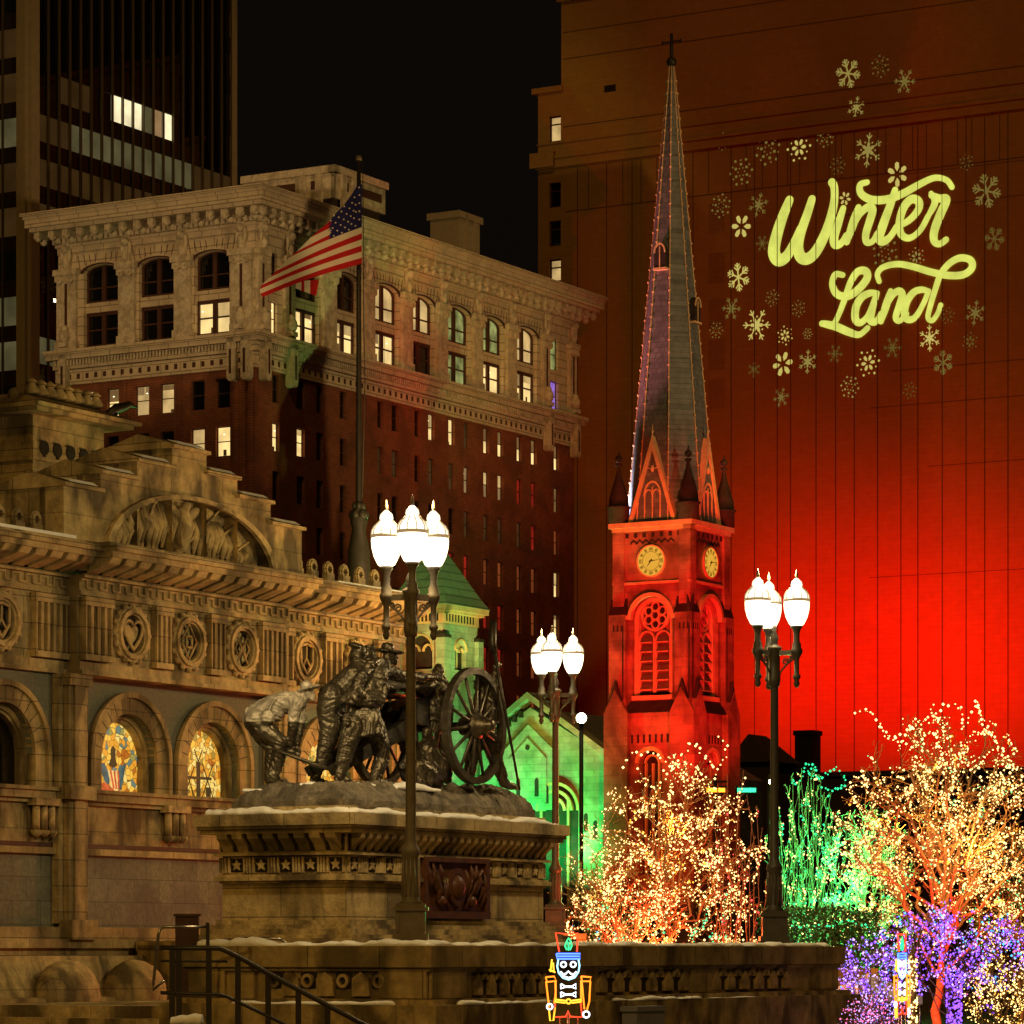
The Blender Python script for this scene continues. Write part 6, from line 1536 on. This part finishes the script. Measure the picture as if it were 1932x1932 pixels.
# ------------------------------------------------------------------ neon nutcrackers
def nut(pos, rz, sc_, label):
    t = thing('neon_nutcracker', label, 'light figure', pos, rz, 'neon outline nutcracker figures')
    k = .3517/F*36*sc_
    q = lambda p: Vector(((p[0]-253)*k, 0, (1900-p[1])*k+ .92))
    def st(name, mat, lines, r=.0095):
        o = MB()
        for l in lines: o.tube([q(p) for p in l], r*sc_, 6)
        o.build(name, mat, t)
    circ = lambda x, y, r, a0_=0, a1_=360: [(x+r*math.cos(R(a0_+(a1_-a0_)*i/16)), y+r*math.sin(R(a0_+(a1_-a0_)*i/16))) for i in range(17)]
    st('hat_outline', 'neon_red', [[(205, 1532), (186, 1430), (245, 1437), (305, 1432), (300, 1532)]])
    st('plume', 'neon_green', [[(246, 1522), (236, 1500), (246, 1475), (255, 1458), (266, 1475), (272, 1500), (262, 1522)], [(255, 1480), (255, 1525)]])
    st('hat_brim', 'neon_blue', [[(190, 1542), (318, 1542), (316, 1570), (194, 1570), (190, 1542)], [(196, 1556), (314, 1556)]])
    st('face_outline', 'neon_cyan', [[(200, 1575), (194, 1610), (202, 1645), (225, 1672), (256, 1682), (288, 1670), (308, 1640), (314, 1605), (308, 1575)]])
    st('face_features', 'neon_white', [circ(228, 1600, 14), circ(280, 1600, 14), [(212, 1638), (224, 1652), (240, 1650), (254, 1636), (268, 1650), (284, 1652), (298, 1638)], [(222, 1660), (256, 1672), (286, 1660)]])
    st('bow_tie', 'neon_white', [[(214, 1704), (238, 1718), (272, 1718), (294, 1704), (294, 1730), (272, 1720), (238, 1720), (214, 1730), (214, 1704)], [(214, 1748), (238, 1760), (272, 1760), (294, 1748), (294, 1774), (272, 1762), (238, 1762), (214, 1774), (214, 1748)]])
    st('arm', 'neon_orange', [[(132, 1668), (178, 1664), (190, 1688), (140, 1694), (132, 1668)], [(134, 1690), (146, 1790), (152, 1830)], [(184, 1690), (186, 1750), (178, 1810)]])
    st('arm', 'neon_orange', [[(322, 1664), (376, 1668), (370, 1690), (328, 1690), (322, 1664)], [(372, 1690), (366, 1800), (352, 1850)], [(326, 1690), (334, 1780), (340, 1840)]])
    st('tunic_outline', 'neon_orange', [[(186, 1684), (186, 1786)], [(322, 1684), (322, 1786)]])
    st('belt', 'neon_yellow', [[(184, 1788), (238, 1794), (238, 1806), (184, 1800), (184, 1788)], [(322, 1788), (272, 1794), (272, 1806), (322, 1800), (322, 1788)], circ(255, 1798, 12)])
    st('skirt_outline', 'neon_red', [[(184, 1806), (176, 1882), (240, 1880), (252, 1848), (264, 1880), (328, 1882), (320, 1806)]])
    st('sword', 'neon_yellow', [[(166, 1572), (158, 1640)], [(150, 1628), (184, 1642)], [(150, 1840), (156, 1902), (174, 1900), (182, 1830)], [(172, 1590), (176, 1640)]])
    st('hand', 'neon_white', [circ(154, 1826, 15)]); st('hand', 'neon_white', [circ(350, 1868, 17)])
    o = MB()
    for a, b in (((208, 1884), (190, 2150)), ((250, 1850), (236, 2150)), ((256, 1850), (266, 2150)), ((304, 1884), (318, 2150))): o.tube([q(a), (q(b).x, 0, 0)], .008, 5)
    o.tube([(q((240, 0)).x-.3, 0, .02), (q((240, 0)).x+.3, 0, .02)], .012, 5); o.build('stand', 'rail_steel', t)
p = P(1072, HZ, 36); p.z = 0; nut(p, 0, 1.0, 'nearer neon nutcracker facing forward, in front of the terrace wall')
p = P(1702, HZ, 37.5); p.z = 0; nut(p, R(62), 1.0, 'neon nutcracker seen nearly edge on among the violet lights, right of the terrace')

# ------------------------------------------------------------------ trees and fairy lights
def skeleton(seed, style, half, top):
    """branches filling an egg shaped envelope: list of (level, points, radii), in metres"""
    rnd = random.Random(seed); out = []; z0 = style['z0']*top; zc = z0+(top-z0)*style.get('mid', .48)
    def env(p):
        rz = (top-zc) if p.z > zc else (zc-z0)
        return math.sqrt((p.x**2+p.y**2)/half**2+((p.z-zc)/rz)**2)
    def path(a, b, wob, n=5, sag=0.):
        L = (b-a).length; pts = [a]
        for i in range(1, n):
            f = i/n; pts.append(a.lerp(b, f)+Vector((rnd.gauss(0, 1), rnd.gauss(0, 1), rnd.gauss(0, 1)))*wob*L+Vector((0, 0, -sag*L*math.sin(PI*f))))
        return pts+[b]
    def sub(parent, lv, n, l0, l1, r, tmin, spread):
        pts = parent[1]; res = []
        for k in range(n):
            t_ = tmin+(1-tmin)*(k+rnd.random())/n; x = t_*(len(pts)-1); i = min(int(x), len(pts)-2); p = pts[i].lerp(pts[i+1], x-i)
            d = (pts[i+1]-pts[i]).normalized(); rv = Vector((rnd.gauss(0, 1), rnd.gauss(0, 1), rnd.gauss(0, .8)+style.get('up', .1))).normalized()
            d = (d+rv*spread).normalized(); L = half*rnd.uniform(l0, l1)*(1.15-.4*t_)
            q = p+d*L
            for _ in range(4):
                if env(q) > 1.04: L *= .72; q = p+(d+Vector((0, 0, -.1))).normalized()*L
            s_ = (lv, path(p, q, .07, 4), [r*(1-.6*j/4) for j in range(5)]); out.append(s_); res.append(s_)
        return res
    limbs = []
    if style.get('stems'):
        for k in range(style['stems']):
            az = 2.4*k; rr = half*math.sqrt((k+.5)/style['stems']); tz = top*(1-.35*(rr/half)**2*rnd.uniform(.6, 1.3))
            a = Vector((math.cos(az)*rr*.35, math.sin(az)*rr*.35, 0)); b = Vector((math.cos(az)*rr, math.sin(az)*rr, tz))
            s_ = (1, path(a, b, .015, 6), [.022*(1-.8*j/6) for j in range(7)]); out.append(s_); limbs.append(s_)
    else:
        tt = z0+(top-z0)*style.get('lead', .55)
        tr = path(Vector((0, 0, 0)), Vector((rnd.uniform(-.1, .1)*half, rnd.uniform(-.1, .1)*half, tt)), .02, 7)
        out.append((0, tr, [style.get('tr', .08)*(1-.75*j/7) for j in range(8)]))
        n = style['limbs']
        for k in range(n):
            f = (k+.5)/n; el_ = math.asin(-.35+1.33*f); az = 2.39996*k+rnd.uniform(-.3, .3)
            rz = (top-zc) if el_ > 0 else (zc-z0)*.95
            b = Vector((math.cos(az)*math.cos(el_)*half, math.sin(az)*math.cos(el_)*half, zc+math.sin(el_)*rz))*1.0
            b = Vector((0, 0, zc)).lerp(b, rnd.uniform(.82, 1.02))
            zs = min(tt, z0*.75+(tt-z0*.75)*min(1, f*.95+rnd.uniform(-.08, .08))); x = zs/tt*7; i = min(6, int(x)); a = tr[i].lerp(tr[i+1], x-i)
            s_ = (1, path(a, b, .045, 6, -.06+style.get('sag', .0)), [style.get('tr', .08)*.42*(1-.8*j/6) for j in range(7)]); out.append(s_); limbs.append(s_)
    secs = []
    for l in limbs: secs += sub(l, 2, style['secs'], .25, .5, .011, style.get('tmin', .3), style.get('spread', .9))
    for l in secs: sub(l, 3, style['tw'], .10, .24, .006, .15, style.get('spread', .9))
    return out
def make_tree(name, label, base, seed, style, half, top, strings, mat='bark', twig='twig', rscale=1., group='bare trees strung with fairy lights', low=0.):
    """fits the skeleton to half = crown half width (m), top = height (m); strings = [(material, count, zmin, zmax, rmin, label, category)]"""
    sk = skeleton(seed, style, half, top)
    T = lambda p: Vector(p)
    t = thing(name, label, 'tree', base, 0, group)
    tr, cw = MB(), MB()
    for lv, pts, rad in sk:
        m_ = tr if lv <= 1 else cw
        rs = [max(.0045, r*rscale) for r in rad]
        m_.tube([T(p) for p in pts], rs, 7 if lv <= 1 else (4 if lv < 3 else 3), cap=False)
    tr.build('trunk', mat, t, recalc=False); cw.build('crown', twig, t, recalc=False)
    rnd = random.Random(seed+50)
    tw = [s for s in sk if s[0] >= style.get('bl', 2)]
    for si, (mt, cnt, z0, z1, rmin, lab) in enumerate(strings):
        cnt = int(cnt*1.45)
        o = MB(); n = 0; tries = 0; o.m(mt)
        cand = [s for s in tw if z0*top <= T(s[1][0]).z <= z1*top]
        if not cand: continue
        while n < cnt and tries < cnt*3:
            tries += 1
            lv, pts, rad = rnd.choice(cand); off = Vector((rnd.gauss(0, .02), rnd.gauss(0, .02), rnd.gauss(0, .02)))
            pp = [T(p)+off for p in pts]
            tot = sum((pp[i+1]-pp[i]).length for i in range(len(pp)-1)); sp = rnd.uniform(.07, .12); a = rnd.random()*sp
            while a < tot:
                x = a
                for i in range(len(pp)-1):
                    l = (pp[i+1]-pp[i]).length
                    if x <= l: 
                        c = pp[i].lerp(pp[i+1], x/max(l, 1e-6))+Vector((rnd.gauss(0, .012), rnd.gauss(0, .012), rnd.gauss(0, .012)-.01)); o.bulb(c, rmin*rnd.choice((.42, .5, .58, .66, .8, 1.15))); n += 1; break
                    x -= l
                a += sp
        ob = tag(o.build('fairy_lights', mt, None, recalc=False), lab, 'fairy lights', 'fairy light strings in the trees'); ob.location = base
    return t, sk, T
SPREAD = dict(z0=.16, limbs=17, secs=10, tw=7, tr=.075)
WIDE = dict(z0=.20, limbs=24, secs=11, tw=7, tr=.10, mid=.5, lead=.5)
LOW = dict(z0=.18, limbs=16, secs=8, tw=4, tr=.05, mid=.5, lead=.4)
STEM = dict(z0=.0, stems=16, secs=6, tw=2, up=1.2, spread=.35, tmin=.15)
gp = lambda u, d: Vector(((u-CX)/F*d, d, 0))
ht = lambda v, d: CZ+(HZ-v)/F*d
make_tree('bare_tree', 'broad bare tree full of warm white lights in front of the red steeple base', gp(1262, 60), 11, SPREAD, 1.65, ht(1420, 60), 
          [('warm_bulb', 1350, .2, 1., .019, 'warm white fairy lights all through the broad tree before the red steeple base'), ('gold_bulb', 120, .35, .8, .024, 'scattered deep gold fairy lights inside the tree before the steeple base'), ('green_bulb', 90, .0, .45, .022, 'few green fairy lights low in the tree before the steeple base')], rscale=.8)
make_tree('bare_tree', 'slight bare tree with sparse lights against the green lit church gable', gp(1130, 63), 23, SPREAD, .95, ht(1560, 63),
          [('warm_bulb', 430, .15, 1., .018, 'sparse warm fairy lights against the green church gable'), ('cyan_bulb', 60, .0, .5, .018, 'few cyan fairy lights low beside the pedestal')], rscale=.55)
make_tree('bare_tree', 'slim dark twiggy tree just left of the right lamp post, few lights', gp(1390, 57), 31, STEM, .62, ht(1450, 57),
          [('warm_bulb', 260, .0, 1., .018, 'loose warm fairy lights among the upright stems left of the right lamp post'), ('red_bulb', 45, .4, 1., .02, 'few red fairy lights high in the upright stems left of the right lamp post')], twig='bark', rscale=.6)
make_tree('bare_tree', 'low tree of warm lights close behind the terrace coping, under the steeple', gp(1180, 58), 37, LOW, 1.05, ht(1610, 58),
          [('warm_bulb', 480, .2, 1., .018, 'dense warm fairy lights low behind the snowy coping, under the steeple')], rscale=.6)
make_tree('upright_tree', 'dense upright tree lit bright green right of the right lamp post', gp(1522, 74), 41, dict(STEM, stems=46), .95, ht(1455, 74),
          [('green_bulb', 260, .3, 1., .024, 'green fairy lights draped over the green lit upright tree'), ('warm_bulb', 300, .0, 1., .022, 'warm fairy lights looped across the green lit upright tree')], twig='twig_pale', rscale=.45)
make_tree('bare_tree', 'big round crowned bare tree at the right edge covered in warm lights, trunk lit red', gp(1775, 61), 53, WIDE, 1.85, ht(1338, 61),
          [('warm_bulb', 2000, .2, 1., .020, 'warm white fairy lights covering the big round tree at the right edge'), ('green_bulb', 110, .4, .9, .02, 'scattered green fairy lights in the big round tree at the right edge'), ('gold_bulb', 160, .2, .9, .022, 'scattered gold fairy lights in the big round tree at the right edge')], rscale=.9)
make_tree('bare_tree', 'mid sized tree of pale lights between the green upright tree and the big round tree', gp(1640, 72), 59, SPREAD, 1.0, ht(1500, 72),
          [('warm_bulb', 520, .1, 1., .020, 'warm fairy lights between the green upright tree and the big round tree')], rscale=.6, twig='twig_pale')
make_tree('bare_tree', 'tree of warm lights cut by the right edge of the picture', gp(1925, 66), 61, SPREAD, 1.1, ht(1560, 66),
          [('warm_bulb', 700, .1, 1., .021, 'warm fairy lights cut by the right edge of the picture'), ('green_bulb', 70, .4, 1., .022, 'green fairy lights at the right edge above the violet ones')], rscale=.6)
make_tree('low_tree', 'low spreading tree blazing with violet lights at the lower right', gp(1795, 52), 67, dict(LOW, z0=.30), 1.25, ht(1700, 52),
          [('violet_bulb', 900, .25, 1., .018, 'violet fairy lights blazing through the low spreading tree, lower right'), ('lilac_bulb', 420, .2, 1., .017, 'pale lilac fairy lights mixed through the low spreading tree, lower right'), ('pink_bulb', 160, .2, 1., .018, 'pink fairy lights scattered in the low spreading violet tree, lower right'), ('cyan_bulb', 190, .3, .95, .018, 'few blue fairy lights in the low spreading tree, lower right')], rscale=.5)
make_tree('low_tree', 'small bush of violet and lilac lights right beside the terrace end', gp(1635, 51), 71, LOW, .62, ht(1755, 51),
          [('violet_bulb', 420, .3, 1., .017, 'violet fairy lights in the small bush beside the terrace end'), ('lilac_bulb', 300, .3, 1., .016, 'lilac fairy lights in the small bush beside the terrace end'), ('cyan_bulb', 60, .3, 1., .016, 'blue fairy lights in the small bush beside the terrace end')], rscale=.5)
make_tree('low_tree', 'low shrub of pink and violet lights at the foot of the terrace end', gp(1650, 46), 73, LOW, .5, ht(1870, 46),
          [('pink_bulb', 260, .1, 1., .013, 'pink fairy lights in the low shrub at the foot of the terrace end'), ('lilac_bulb', 260, .1, 1., .012, 'lilac fairy lights in the low shrub at the foot of the terrace end')], rscale=.5)
make_tree('low_tree', 'low shrub of warm gold lights in the lower right corner', gp(1890, 48), 79, LOW, .55, ht(1790, 48),
          [('warm_bulb', 420, .1, 1., .014, 'warm fairy lights in the low shrub, lower right corner'), ('gold_bulb', 120, .1, 1., .015, 'gold fairy lights in the low shrub, lower right corner')], rscale=.5)
def spiral(u, d, z0, z1, r, mt, cnt, label, seed, mat='trunk'):
    rnd = random.Random(seed); o = MB()
    for i in range(cnt):
        z = rnd.uniform(z0, z1); th = rnd.uniform(0, 2*PI); o.bulb((r*math.cos(th), r*math.sin(th), z), .016*rnd.choice((.7, 1, 1.2)))
    ob = tag(o.build('fairy_lights', mt, None, recalc=False), label, 'fairy lights', 'fairy light strings in the trees'); ob.location = gp(u, d)
spiral(1800, 52, .2, 1.35, .11, 'violet_bulb', 330, 'violet fairy lights wound thickly round the low tree trunk', 1)
spiral(1722, 50, .2, 1.55, .06, 'warm_bulb', 160, 'column of warm fairy lights wound round a thin trunk behind the far nutcracker', 2)
t = thing('young_tree', 'thin straight trunk wound with warm lights behind the edge on nutcracker', 'tree', gp(1722, 50)); o = MB(); o.tube([(0, 0, 0), (.02, 0, .8), (0, 0, 1.65)], [.055, .045, .03], 8); o.build('trunk', 'bark', t)
o = MB()
for k in range(9): th = k*.9; o.tube([(0, 0, 1.2+.05*k), (.12*math.cos(th), .12*math.sin(th), 1.5+.05*k), (.22*math.cos(th), .2*math.sin(th), 1.75+.06*k)], [.012, .008, .004], 4)
o.build('crown', 'twig', t)
# draped strings along the crown tops
def draped(label, mt, pts, d, r, sp=.085, seed=1, sag=.06):
    rnd = random.Random(seed); o = MB(); c0 = P(pts[0][0], pts[0][1], d); cr = catmull([tuple(P(u, v, d+rnd.uniform(-.25, .25))) for u, v in pts], 14); acc = 0
    for i in range(len(cr)-1):
        a, b = Vector(cr[i]), Vector(cr[i+1]); acc += (b-a).length
        if acc > sp: acc = 0; o.bulb(b-c0+Vector((rnd.gauss(0, .02), rnd.gauss(0, .03), rnd.gauss(0, .02))), r*rnd.choice((.7, .9, 1.1, 1.3)))
    cr2 = [Vector(c)-c0 for c in cr]; o.m(mt); o.m('rail_paint').tube(cr2, .003, 3, cap=False); 
    o.mats = [mt, 'rail_paint']; 
    for f_ in o.bm.faces: f_.material_index = 1 if f_.smooth else 0
    ob = tag(o.build('fairy_lights', mt, None, recalc=False), label, 'fairy lights', 'fairy light strings in the trees'); ob.location = c0
draped('string of lights arching over the left side of the tree before the steeple', 'warm_bulb', [(1170, 1450), (1185, 1432), (1205, 1420), (1240, 1424), (1265, 1440), (1290, 1425), (1305, 1402), (1330, 1425), (1345, 1450)], 60, .02, seed=3)
draped('second string hanging below the crown top of the tree before the steeple', 'warm_bulb', [(1210, 1460), (1235, 1490), (1262, 1460), (1290, 1440), (1318, 1450), (1338, 1480), (1360, 1440), (1372, 1405), (1352, 1390)], 60.3, .018, seed=4)
draped('green string looping over the pointed top of the upright tree', 'green_bulb', [(1490, 1470), (1500, 1480), (1515, 1465), (1520, 1440), (1526, 1462), (1535, 1440), (1545, 1470), (1560, 1460), (1575, 1450), (1590, 1465), (1592, 1480), (1570, 1490), (1545, 1482)], 73, .024, seed=5)
draped('string of lights along the left outline of the big round tree', 'warm_bulb', [(1605, 1345), (1625, 1340), (1650, 1350), (1660, 1370), (1680, 1390), (1710, 1385), (1735, 1365), (1765, 1345), (1790, 1330), (1812, 1340), (1818, 1375), (1842, 1322), (1850, 1365), (1870, 1390), (1890, 1420)], 61, .021, seed=6)
draped('string of lights hanging down the middle of the big round tree', 'warm_bulb', [(1660, 1372), (1680, 1395), (1730, 1400), (1760, 1380), (1775, 1410), (1790, 1450), (1820, 1440), (1850, 1470), (1880, 1460), (1905, 1480), (1925, 1510)], 60.6, .021, seed=7)
draped('string of lights along the right outline of the big round tree', 'warm_bulb', [(1842, 1322), (1856, 1368), (1880, 1400), (1900, 1440), (1915, 1480), (1930, 1530)], 60.8, .021, seed=8)
draped('long low string of green lights behind the right lamp post', 'green_bulb', [(1480, 1700), (1510, 1705), (1545, 1700), (1580, 1706), (1620, 1700), (1660, 1704)], 66, .02, seed=9)
draped('lower string of green lights behind the right lamp post', 'green_bulb', [(1475, 1740), (1510, 1748), (1560, 1745), (1600, 1740), (1650, 1748), (1700, 1735)], 65, .02, seed=10)
draped('green string low behind the terrace coping left of the steeple', 'green_bulb', [(1090, 1700), (1120, 1712), (1150, 1708), (1115, 1745), (1140, 1770), (1180, 1768)], 60, .018, seed=11)
draped('string of warm lights sweeping up from the lower right corner', 'warm_bulb', [(1820, 1930), (1850, 1900), (1880, 1870), (1915, 1850), (1940, 1835)], 46, .015, seed=12)
draped('second string of warm lights in the lower right corner', 'warm_bulb', [(1830, 1880), (1860, 1868), (1900, 1872), (1940, 1865)], 47, .015, seed=13)
# hedge and canopy behind
o = MB(); rnd = random.Random(2)
for k in range(5200):
    x, y, z = rnd.uniform(-1.15, 1.15), rnd.uniform(-.5, .5), rnd.random()
    zz_ = z*(1.15+.12*noise.noise(Vector((x*2, y*2, 0)))); a = rnd.random()*PI; s_ = .035
    c = Vector((x, y, zz_)); d1 = Vector((math.cos(a), math.sin(a), rnd.uniform(-.5, .5)))*s_; d2 = Vector((-math.sin(a)*.4, math.cos(a)*.4, rnd.uniform(.3, 1)))*s_
    o.face([c-d1, c-d2*.6, c+d1, c+d2])
ob = tag(o.build('clipped_hedge', 'evergreen', recalc=False), 'dark clipped evergreen hedge below the green lit upright tree', 'hedge'); ob.location = gp(1545, 68)+Vector((0, 0, 1.3))
o = MB(); o.box(-1.1, 1.1, -.4, .4, 0, 1.28); ob.parent = None
ob = tag(o.build('hedge_planter', 'worn_sandstone'), 'stone planter wall carrying the clipped hedge', 'planter'); ob.location = gp(1545, 68)
t = thing('market_tent', 'small white peaked canopy tent beyond the terrace end among the violet lights', 'tent', gp(1640, 56), R(30))
o = MB(); zc0, zc1 = ht(1880, 56), ht(1835, 56)
o.mesh([(-.6, -.6, zc0), (.6, -.6, zc0), (.6, .6, zc0), (-.6, .6, zc0), (0, 0, zc1), (-.6, -.6, zc0-.12), (.6, -.6, zc0-.12), (.6, .6, zc0-.12), (-.6, .6, zc0-.12)], [(0, 1, 4), (1, 2, 4), (2, 3, 4), (3, 0, 4), (0, 1, 6, 5), (1, 2, 7, 6), (2, 3, 8, 7), (3, 0, 5, 8)]); o.build('canopy', 'canvas_white', t)
for sx in (-.57, .57):
    for sy in (-.57, .57): o = MB(); o.tube([(sx, sy, 0), (sx, sy, zc0)], .02, 6); o.build('leg', 'rail_steel', t)
# traffic signals and floodlight
def signal(u, v, d, mats, label, w_=.36):
    t = thing('traffic_signal', label, 'traffic light', gp(u, d))
    z = ht(v, d); o = MB(); o.tube([(0, .2, 0), (0, .2, z+.5)], .06, 8); o.tube([(0, .2, z+.3), (w_*.6, .2, z+.3)], .04, 6); o.build('pole', 'post_dark', t)
    x = 0
    for m_ in mats:
        o = MB(); o.box(x-w_*.5-.05, x+w_*.5+.05, -.12, .12, z-.14, z+.14); h_ = o.build('housing', 'plastic_black', t)
        o = MB(); o.box(x-w_*.5, x+w_*.5, -.15, -.121, z-.07, z+.07); o.ell((x-w_*.25, -.15, z), (.09, .03, .08), seg=8, rings=5); o.ell((x+w_*.2, -.15, z), (.09, .03, .08), seg=8, rings=5); o.build('lens', m_, h_)
        x += 1.03
signal(1350, 1491, 118, ['signal_amber', 'signal_green'], 'amber and green signal pair glowing in front of the red steeple base', .62)
signal(1652, 1549, 118, ['signal_amber'], 'single amber signal glowing through the left part of the big round tree', .42)
def flood(u, v, d, r, label, col=(1, .85, .5), e=400):
    t = thing('floodlight', label, 'floodlight', gp(u, d)); z = ht(v, d)
    o = MB(); o.tube([(0, .3, 0), (0, .3, z+.2)], .09, 8); o.tube([(0, .3, z), (0, .05, z)], .05, 6); o.build('pole', 'post_dark', t)
    rot = Matrix.Rotation(R(90), 3, 'X')
    o = MB(); o.lathe([(r*.5, -.25), (r*.9, -.1), (r, .0), (r*1.05, .04)], (0, 0, z), 14, True, rot); o.build('housing', 'plastic_black', t)
    o = MB(); o.ell((0, -.05, z), (r, r*.35, r)); o.build('lens', 'flood_lens', t)
flood(1097, 1355, 150, .22, 'brilliant white floodlight on a pole between the green gable and the red tower')
flood(1455, 1475, 90, .07, 'tiny distant white lamp just left of the right lamp post')

# ------------------------------------------------------------------ light
def light(name, kind, loc, energy, color, target=None, size=.3, spot=60, blend=.6, **kw):
    d = bpy.data.lights.new(name, kind); d.energy = energy; d.color = color
    if kind == 'SPOT': d.spot_size = R(spot); d.spot_blend = blend; d.shadow_soft_size = size
    elif kind == 'POINT': d.shadow_soft_size = size
    elif kind == 'AREA': d.size = size; 
    o = bpy.data.objects.new(name, d); C.objects.link(o); o.location = loc
    if target is not None: o.rotation_euler = (Vector(target)-Vector(loc)).to_track_quat('-Z', 'Y').to_euler()
    for k, v in kw.items(): setattr(d, k, v)
    return o
AMB = (1, .58, .20)
sun = bpy.data.lights.new('city_glow', 'SUN'); sun.energy = .33; sun.color = (1, .56, .13); sun.angle = R(4)
so = bpy.data.objects.new('city_glow', sun); C.objects.link(so)
so.rotation_euler = Vector((.05, .80, -.62)).to_track_quat('-Z', 'Y').to_euler()
# added fill lamps without posts, standing in for the square's amber street light
light('street_fill', 'POINT', (-13, 27, 8), 1250, (1, .60, .13), size=.12)
light('street_fill', 'POINT', (4.5, 33, 9), 330, (1, .62, .14), size=.3)
light('street_fill', 'POINT', (.5, 54, 6.2), 330, (1, .66, .18), size=.25)
light('street_fill', 'SPOT', (-8, 32, 9), 2700, (1, .80, .46), target=S(620, 700), size=.2, spot=12, blend=.9)  # added spot to brighten the bronze figures, no lamp stands here
for p, tt in lamps:
    light('lamp_glow', 'POINT', p+Vector((0, 0, 5.3)), 620, (1, .74, .36), size=.2)
# floodlights on the cream floors
light('facade_flood', 'SPOT', (-60, 130, 30), 105000, (1, .66, .30), target=(-24, 236, 48.5), size=1, spot=14, blend=.6)
light('facade_flood', 'SPOT', (70, 120, 26), 175000, (1, .68, .28), target=P(770, 560, 245), size=1, spot=20, blend=.7)
light('facade_flood', 'SPOT', (40, 150, 3), 34000, (.45, 1, .08), target=P(775, 530, 242), size=.3, spot=4.5, blend=.9)
# red wash over the tall wall
for u, e in ((1440, .62), (1600, .72), (1770, .72), (1950, .72)):
    tg_ = org+B*sT(u)+Vector((0, 0, sT(u, 1190)[1]))
    light('wall_wash', 'SPOT', tg_-A*17+Vector((0, 0, -5)), 13500*e, (1, .0008, .0012), target=tg_+Vector((0, 0, -2.)), size=.6, spot=96, blend=1.)
    light('wall_wash', 'SPOT', tg_-A*17+Vector((0, 0, -5)), 6500*e, (1, .0012, .0012), target=tg_+Vector((0, 0, 0)), size=.6, spot=130, blend=1.)
# church floods
light('church_flood', 'SPOT', P(1130, 1700, 168), 46000, (1, .04, .018), target=P(1225, 1180, 201), size=.3, spot=30, blend=.5)
light('church_flood', 'SPOT', P(1480, 1700, 172), 52000, (1, .008, .018), target=P(1340, 1180, 203), size=.3, spot=30, blend=.5)
light('church_flood', 'SPOT', P(1240, 1750, 178), 14000, (1, .10, .015), target=P(1230, 1500, 201), size=.3, spot=34, blend=.6)
light('spire_flood', 'SPOT', P(960, 1250, 240), 90000, (1, .62, .68), target=P(1240, 720, 204), size=.3, spot=22, blend=.8)
light('clock_lamp', 'SPOT', P(1240, 1150, 190), 2500, (1, .5, .12), target=P(1235, 1000, 201), size=.2, spot=30, blend=.6)
light('spire_flood', 'SPOT', P(700, 1300, 200), 60000, (1, .26, .28), target=P(1240, 560, 203), size=.3, spot=20, blend=.8)
light('spire_flood', 'SPOT', P(1150, 1000, 203), 7000, (.72, .72, 1), target=P(1205, 900, 204), size=.2, spot=50, blend=.9)
# green floods with a leaf pattern on the gable
CH = Grid(1300, 200.0)
for sy, e in ((W+2.2, .7), (W+4.8, 1.0), (W+7.5, 1.2), (W+10.8, 1.0)):
    lp = CH.o+A*(-2.2)+B*sy+Vector((0, 0, 5.5))
    gf = light('gable_flood', 'SPOT', lp, 3900*e, (1, 1, 1), target=lp+A*3.4+Vector((0, 0, 4.2)), size=.05, spot=120, blend=.8)
    gf.data.use_nodes = True; nt = gf.data.node_tree; em = nt.nodes['Emission']
    tc = nt.nodes.new('ShaderNodeTexCoord'); nz = nt.nodes.new('ShaderNodeTexNoise'); nz.inputs['Scale'].default_value = 2.6; nz.inputs['Detail'].default_value = 1.5
    crp = nt.nodes.new('ShaderNodeValToRGB'); crp.color_ramp.elements[0].position = .52; crp.color_ramp.elements[0].color = (.0, .75, .12, 1); crp.color_ramp.elements[1].position = .58; crp.color_ramp.elements[1].color = (.32, 1, .30, 1)
    nt.links.new(tc.outputs['Normal'], nz.inputs['Vector']); nt.links.new(nz.outputs['Fac'], crp.inputs['Fac']); nt.links.new(crp.outputs['Color'], em.inputs['Color'])
light('gable_flood', 'SPOT', P(1000, 1450, 192), 3200, (.5, 1, .08), target=P(985, 1350, 206), size=.1, spot=30, blend=.8)
light('tower_flood', 'SPOT', P(960, 1500, 190), 26000, (.62, 1, .26), target=P(875, 1150, 209), size=.1, spot=24, blend=.6)
light('tower_flood', 'SPOT', P(690, 1600, 190), 16000, (1, .06, .03), target=P(795, 1240, 209), size=.1, spot=18, blend=.6)
# uplights among the trees, plus added points standing in for fairy bulb light
for u, v, d, c, e in ((1240, 1790, 57.5, (1, .10, .02), 700), (1385, 1770, 55, (1, .07, .02), 120), (1525, 1660, 71, (.02, 1, .20), 1500), (1500, 1580, 70, (.02, 1, .20), 1200), (1760, 1850, 59, (1, .05, .02), 950), (1700, 1560, 62, (1, .45, .08), 260),
                      (1640, 1620, 69, (1, .5, .10), 240), (1790, 1760, 53.5, (.28, .06, 1), 9), (1650, 1840, 51.5, (.35, .15, 1), 4), (1850, 1600, 60, (1, .5, .10), 240), (1150, 1700, 61, (.6, 1, .2), 120), (1280, 1560, 61, (1, .35, .05), 300)):
    light('tree_uplight_fill', 'POINT', P(u, v, d), e, c, size=.15)
light('neon_glow', 'POINT', P(1072, 1850, 35.6), 6, (1, .4, .2), size=.2)
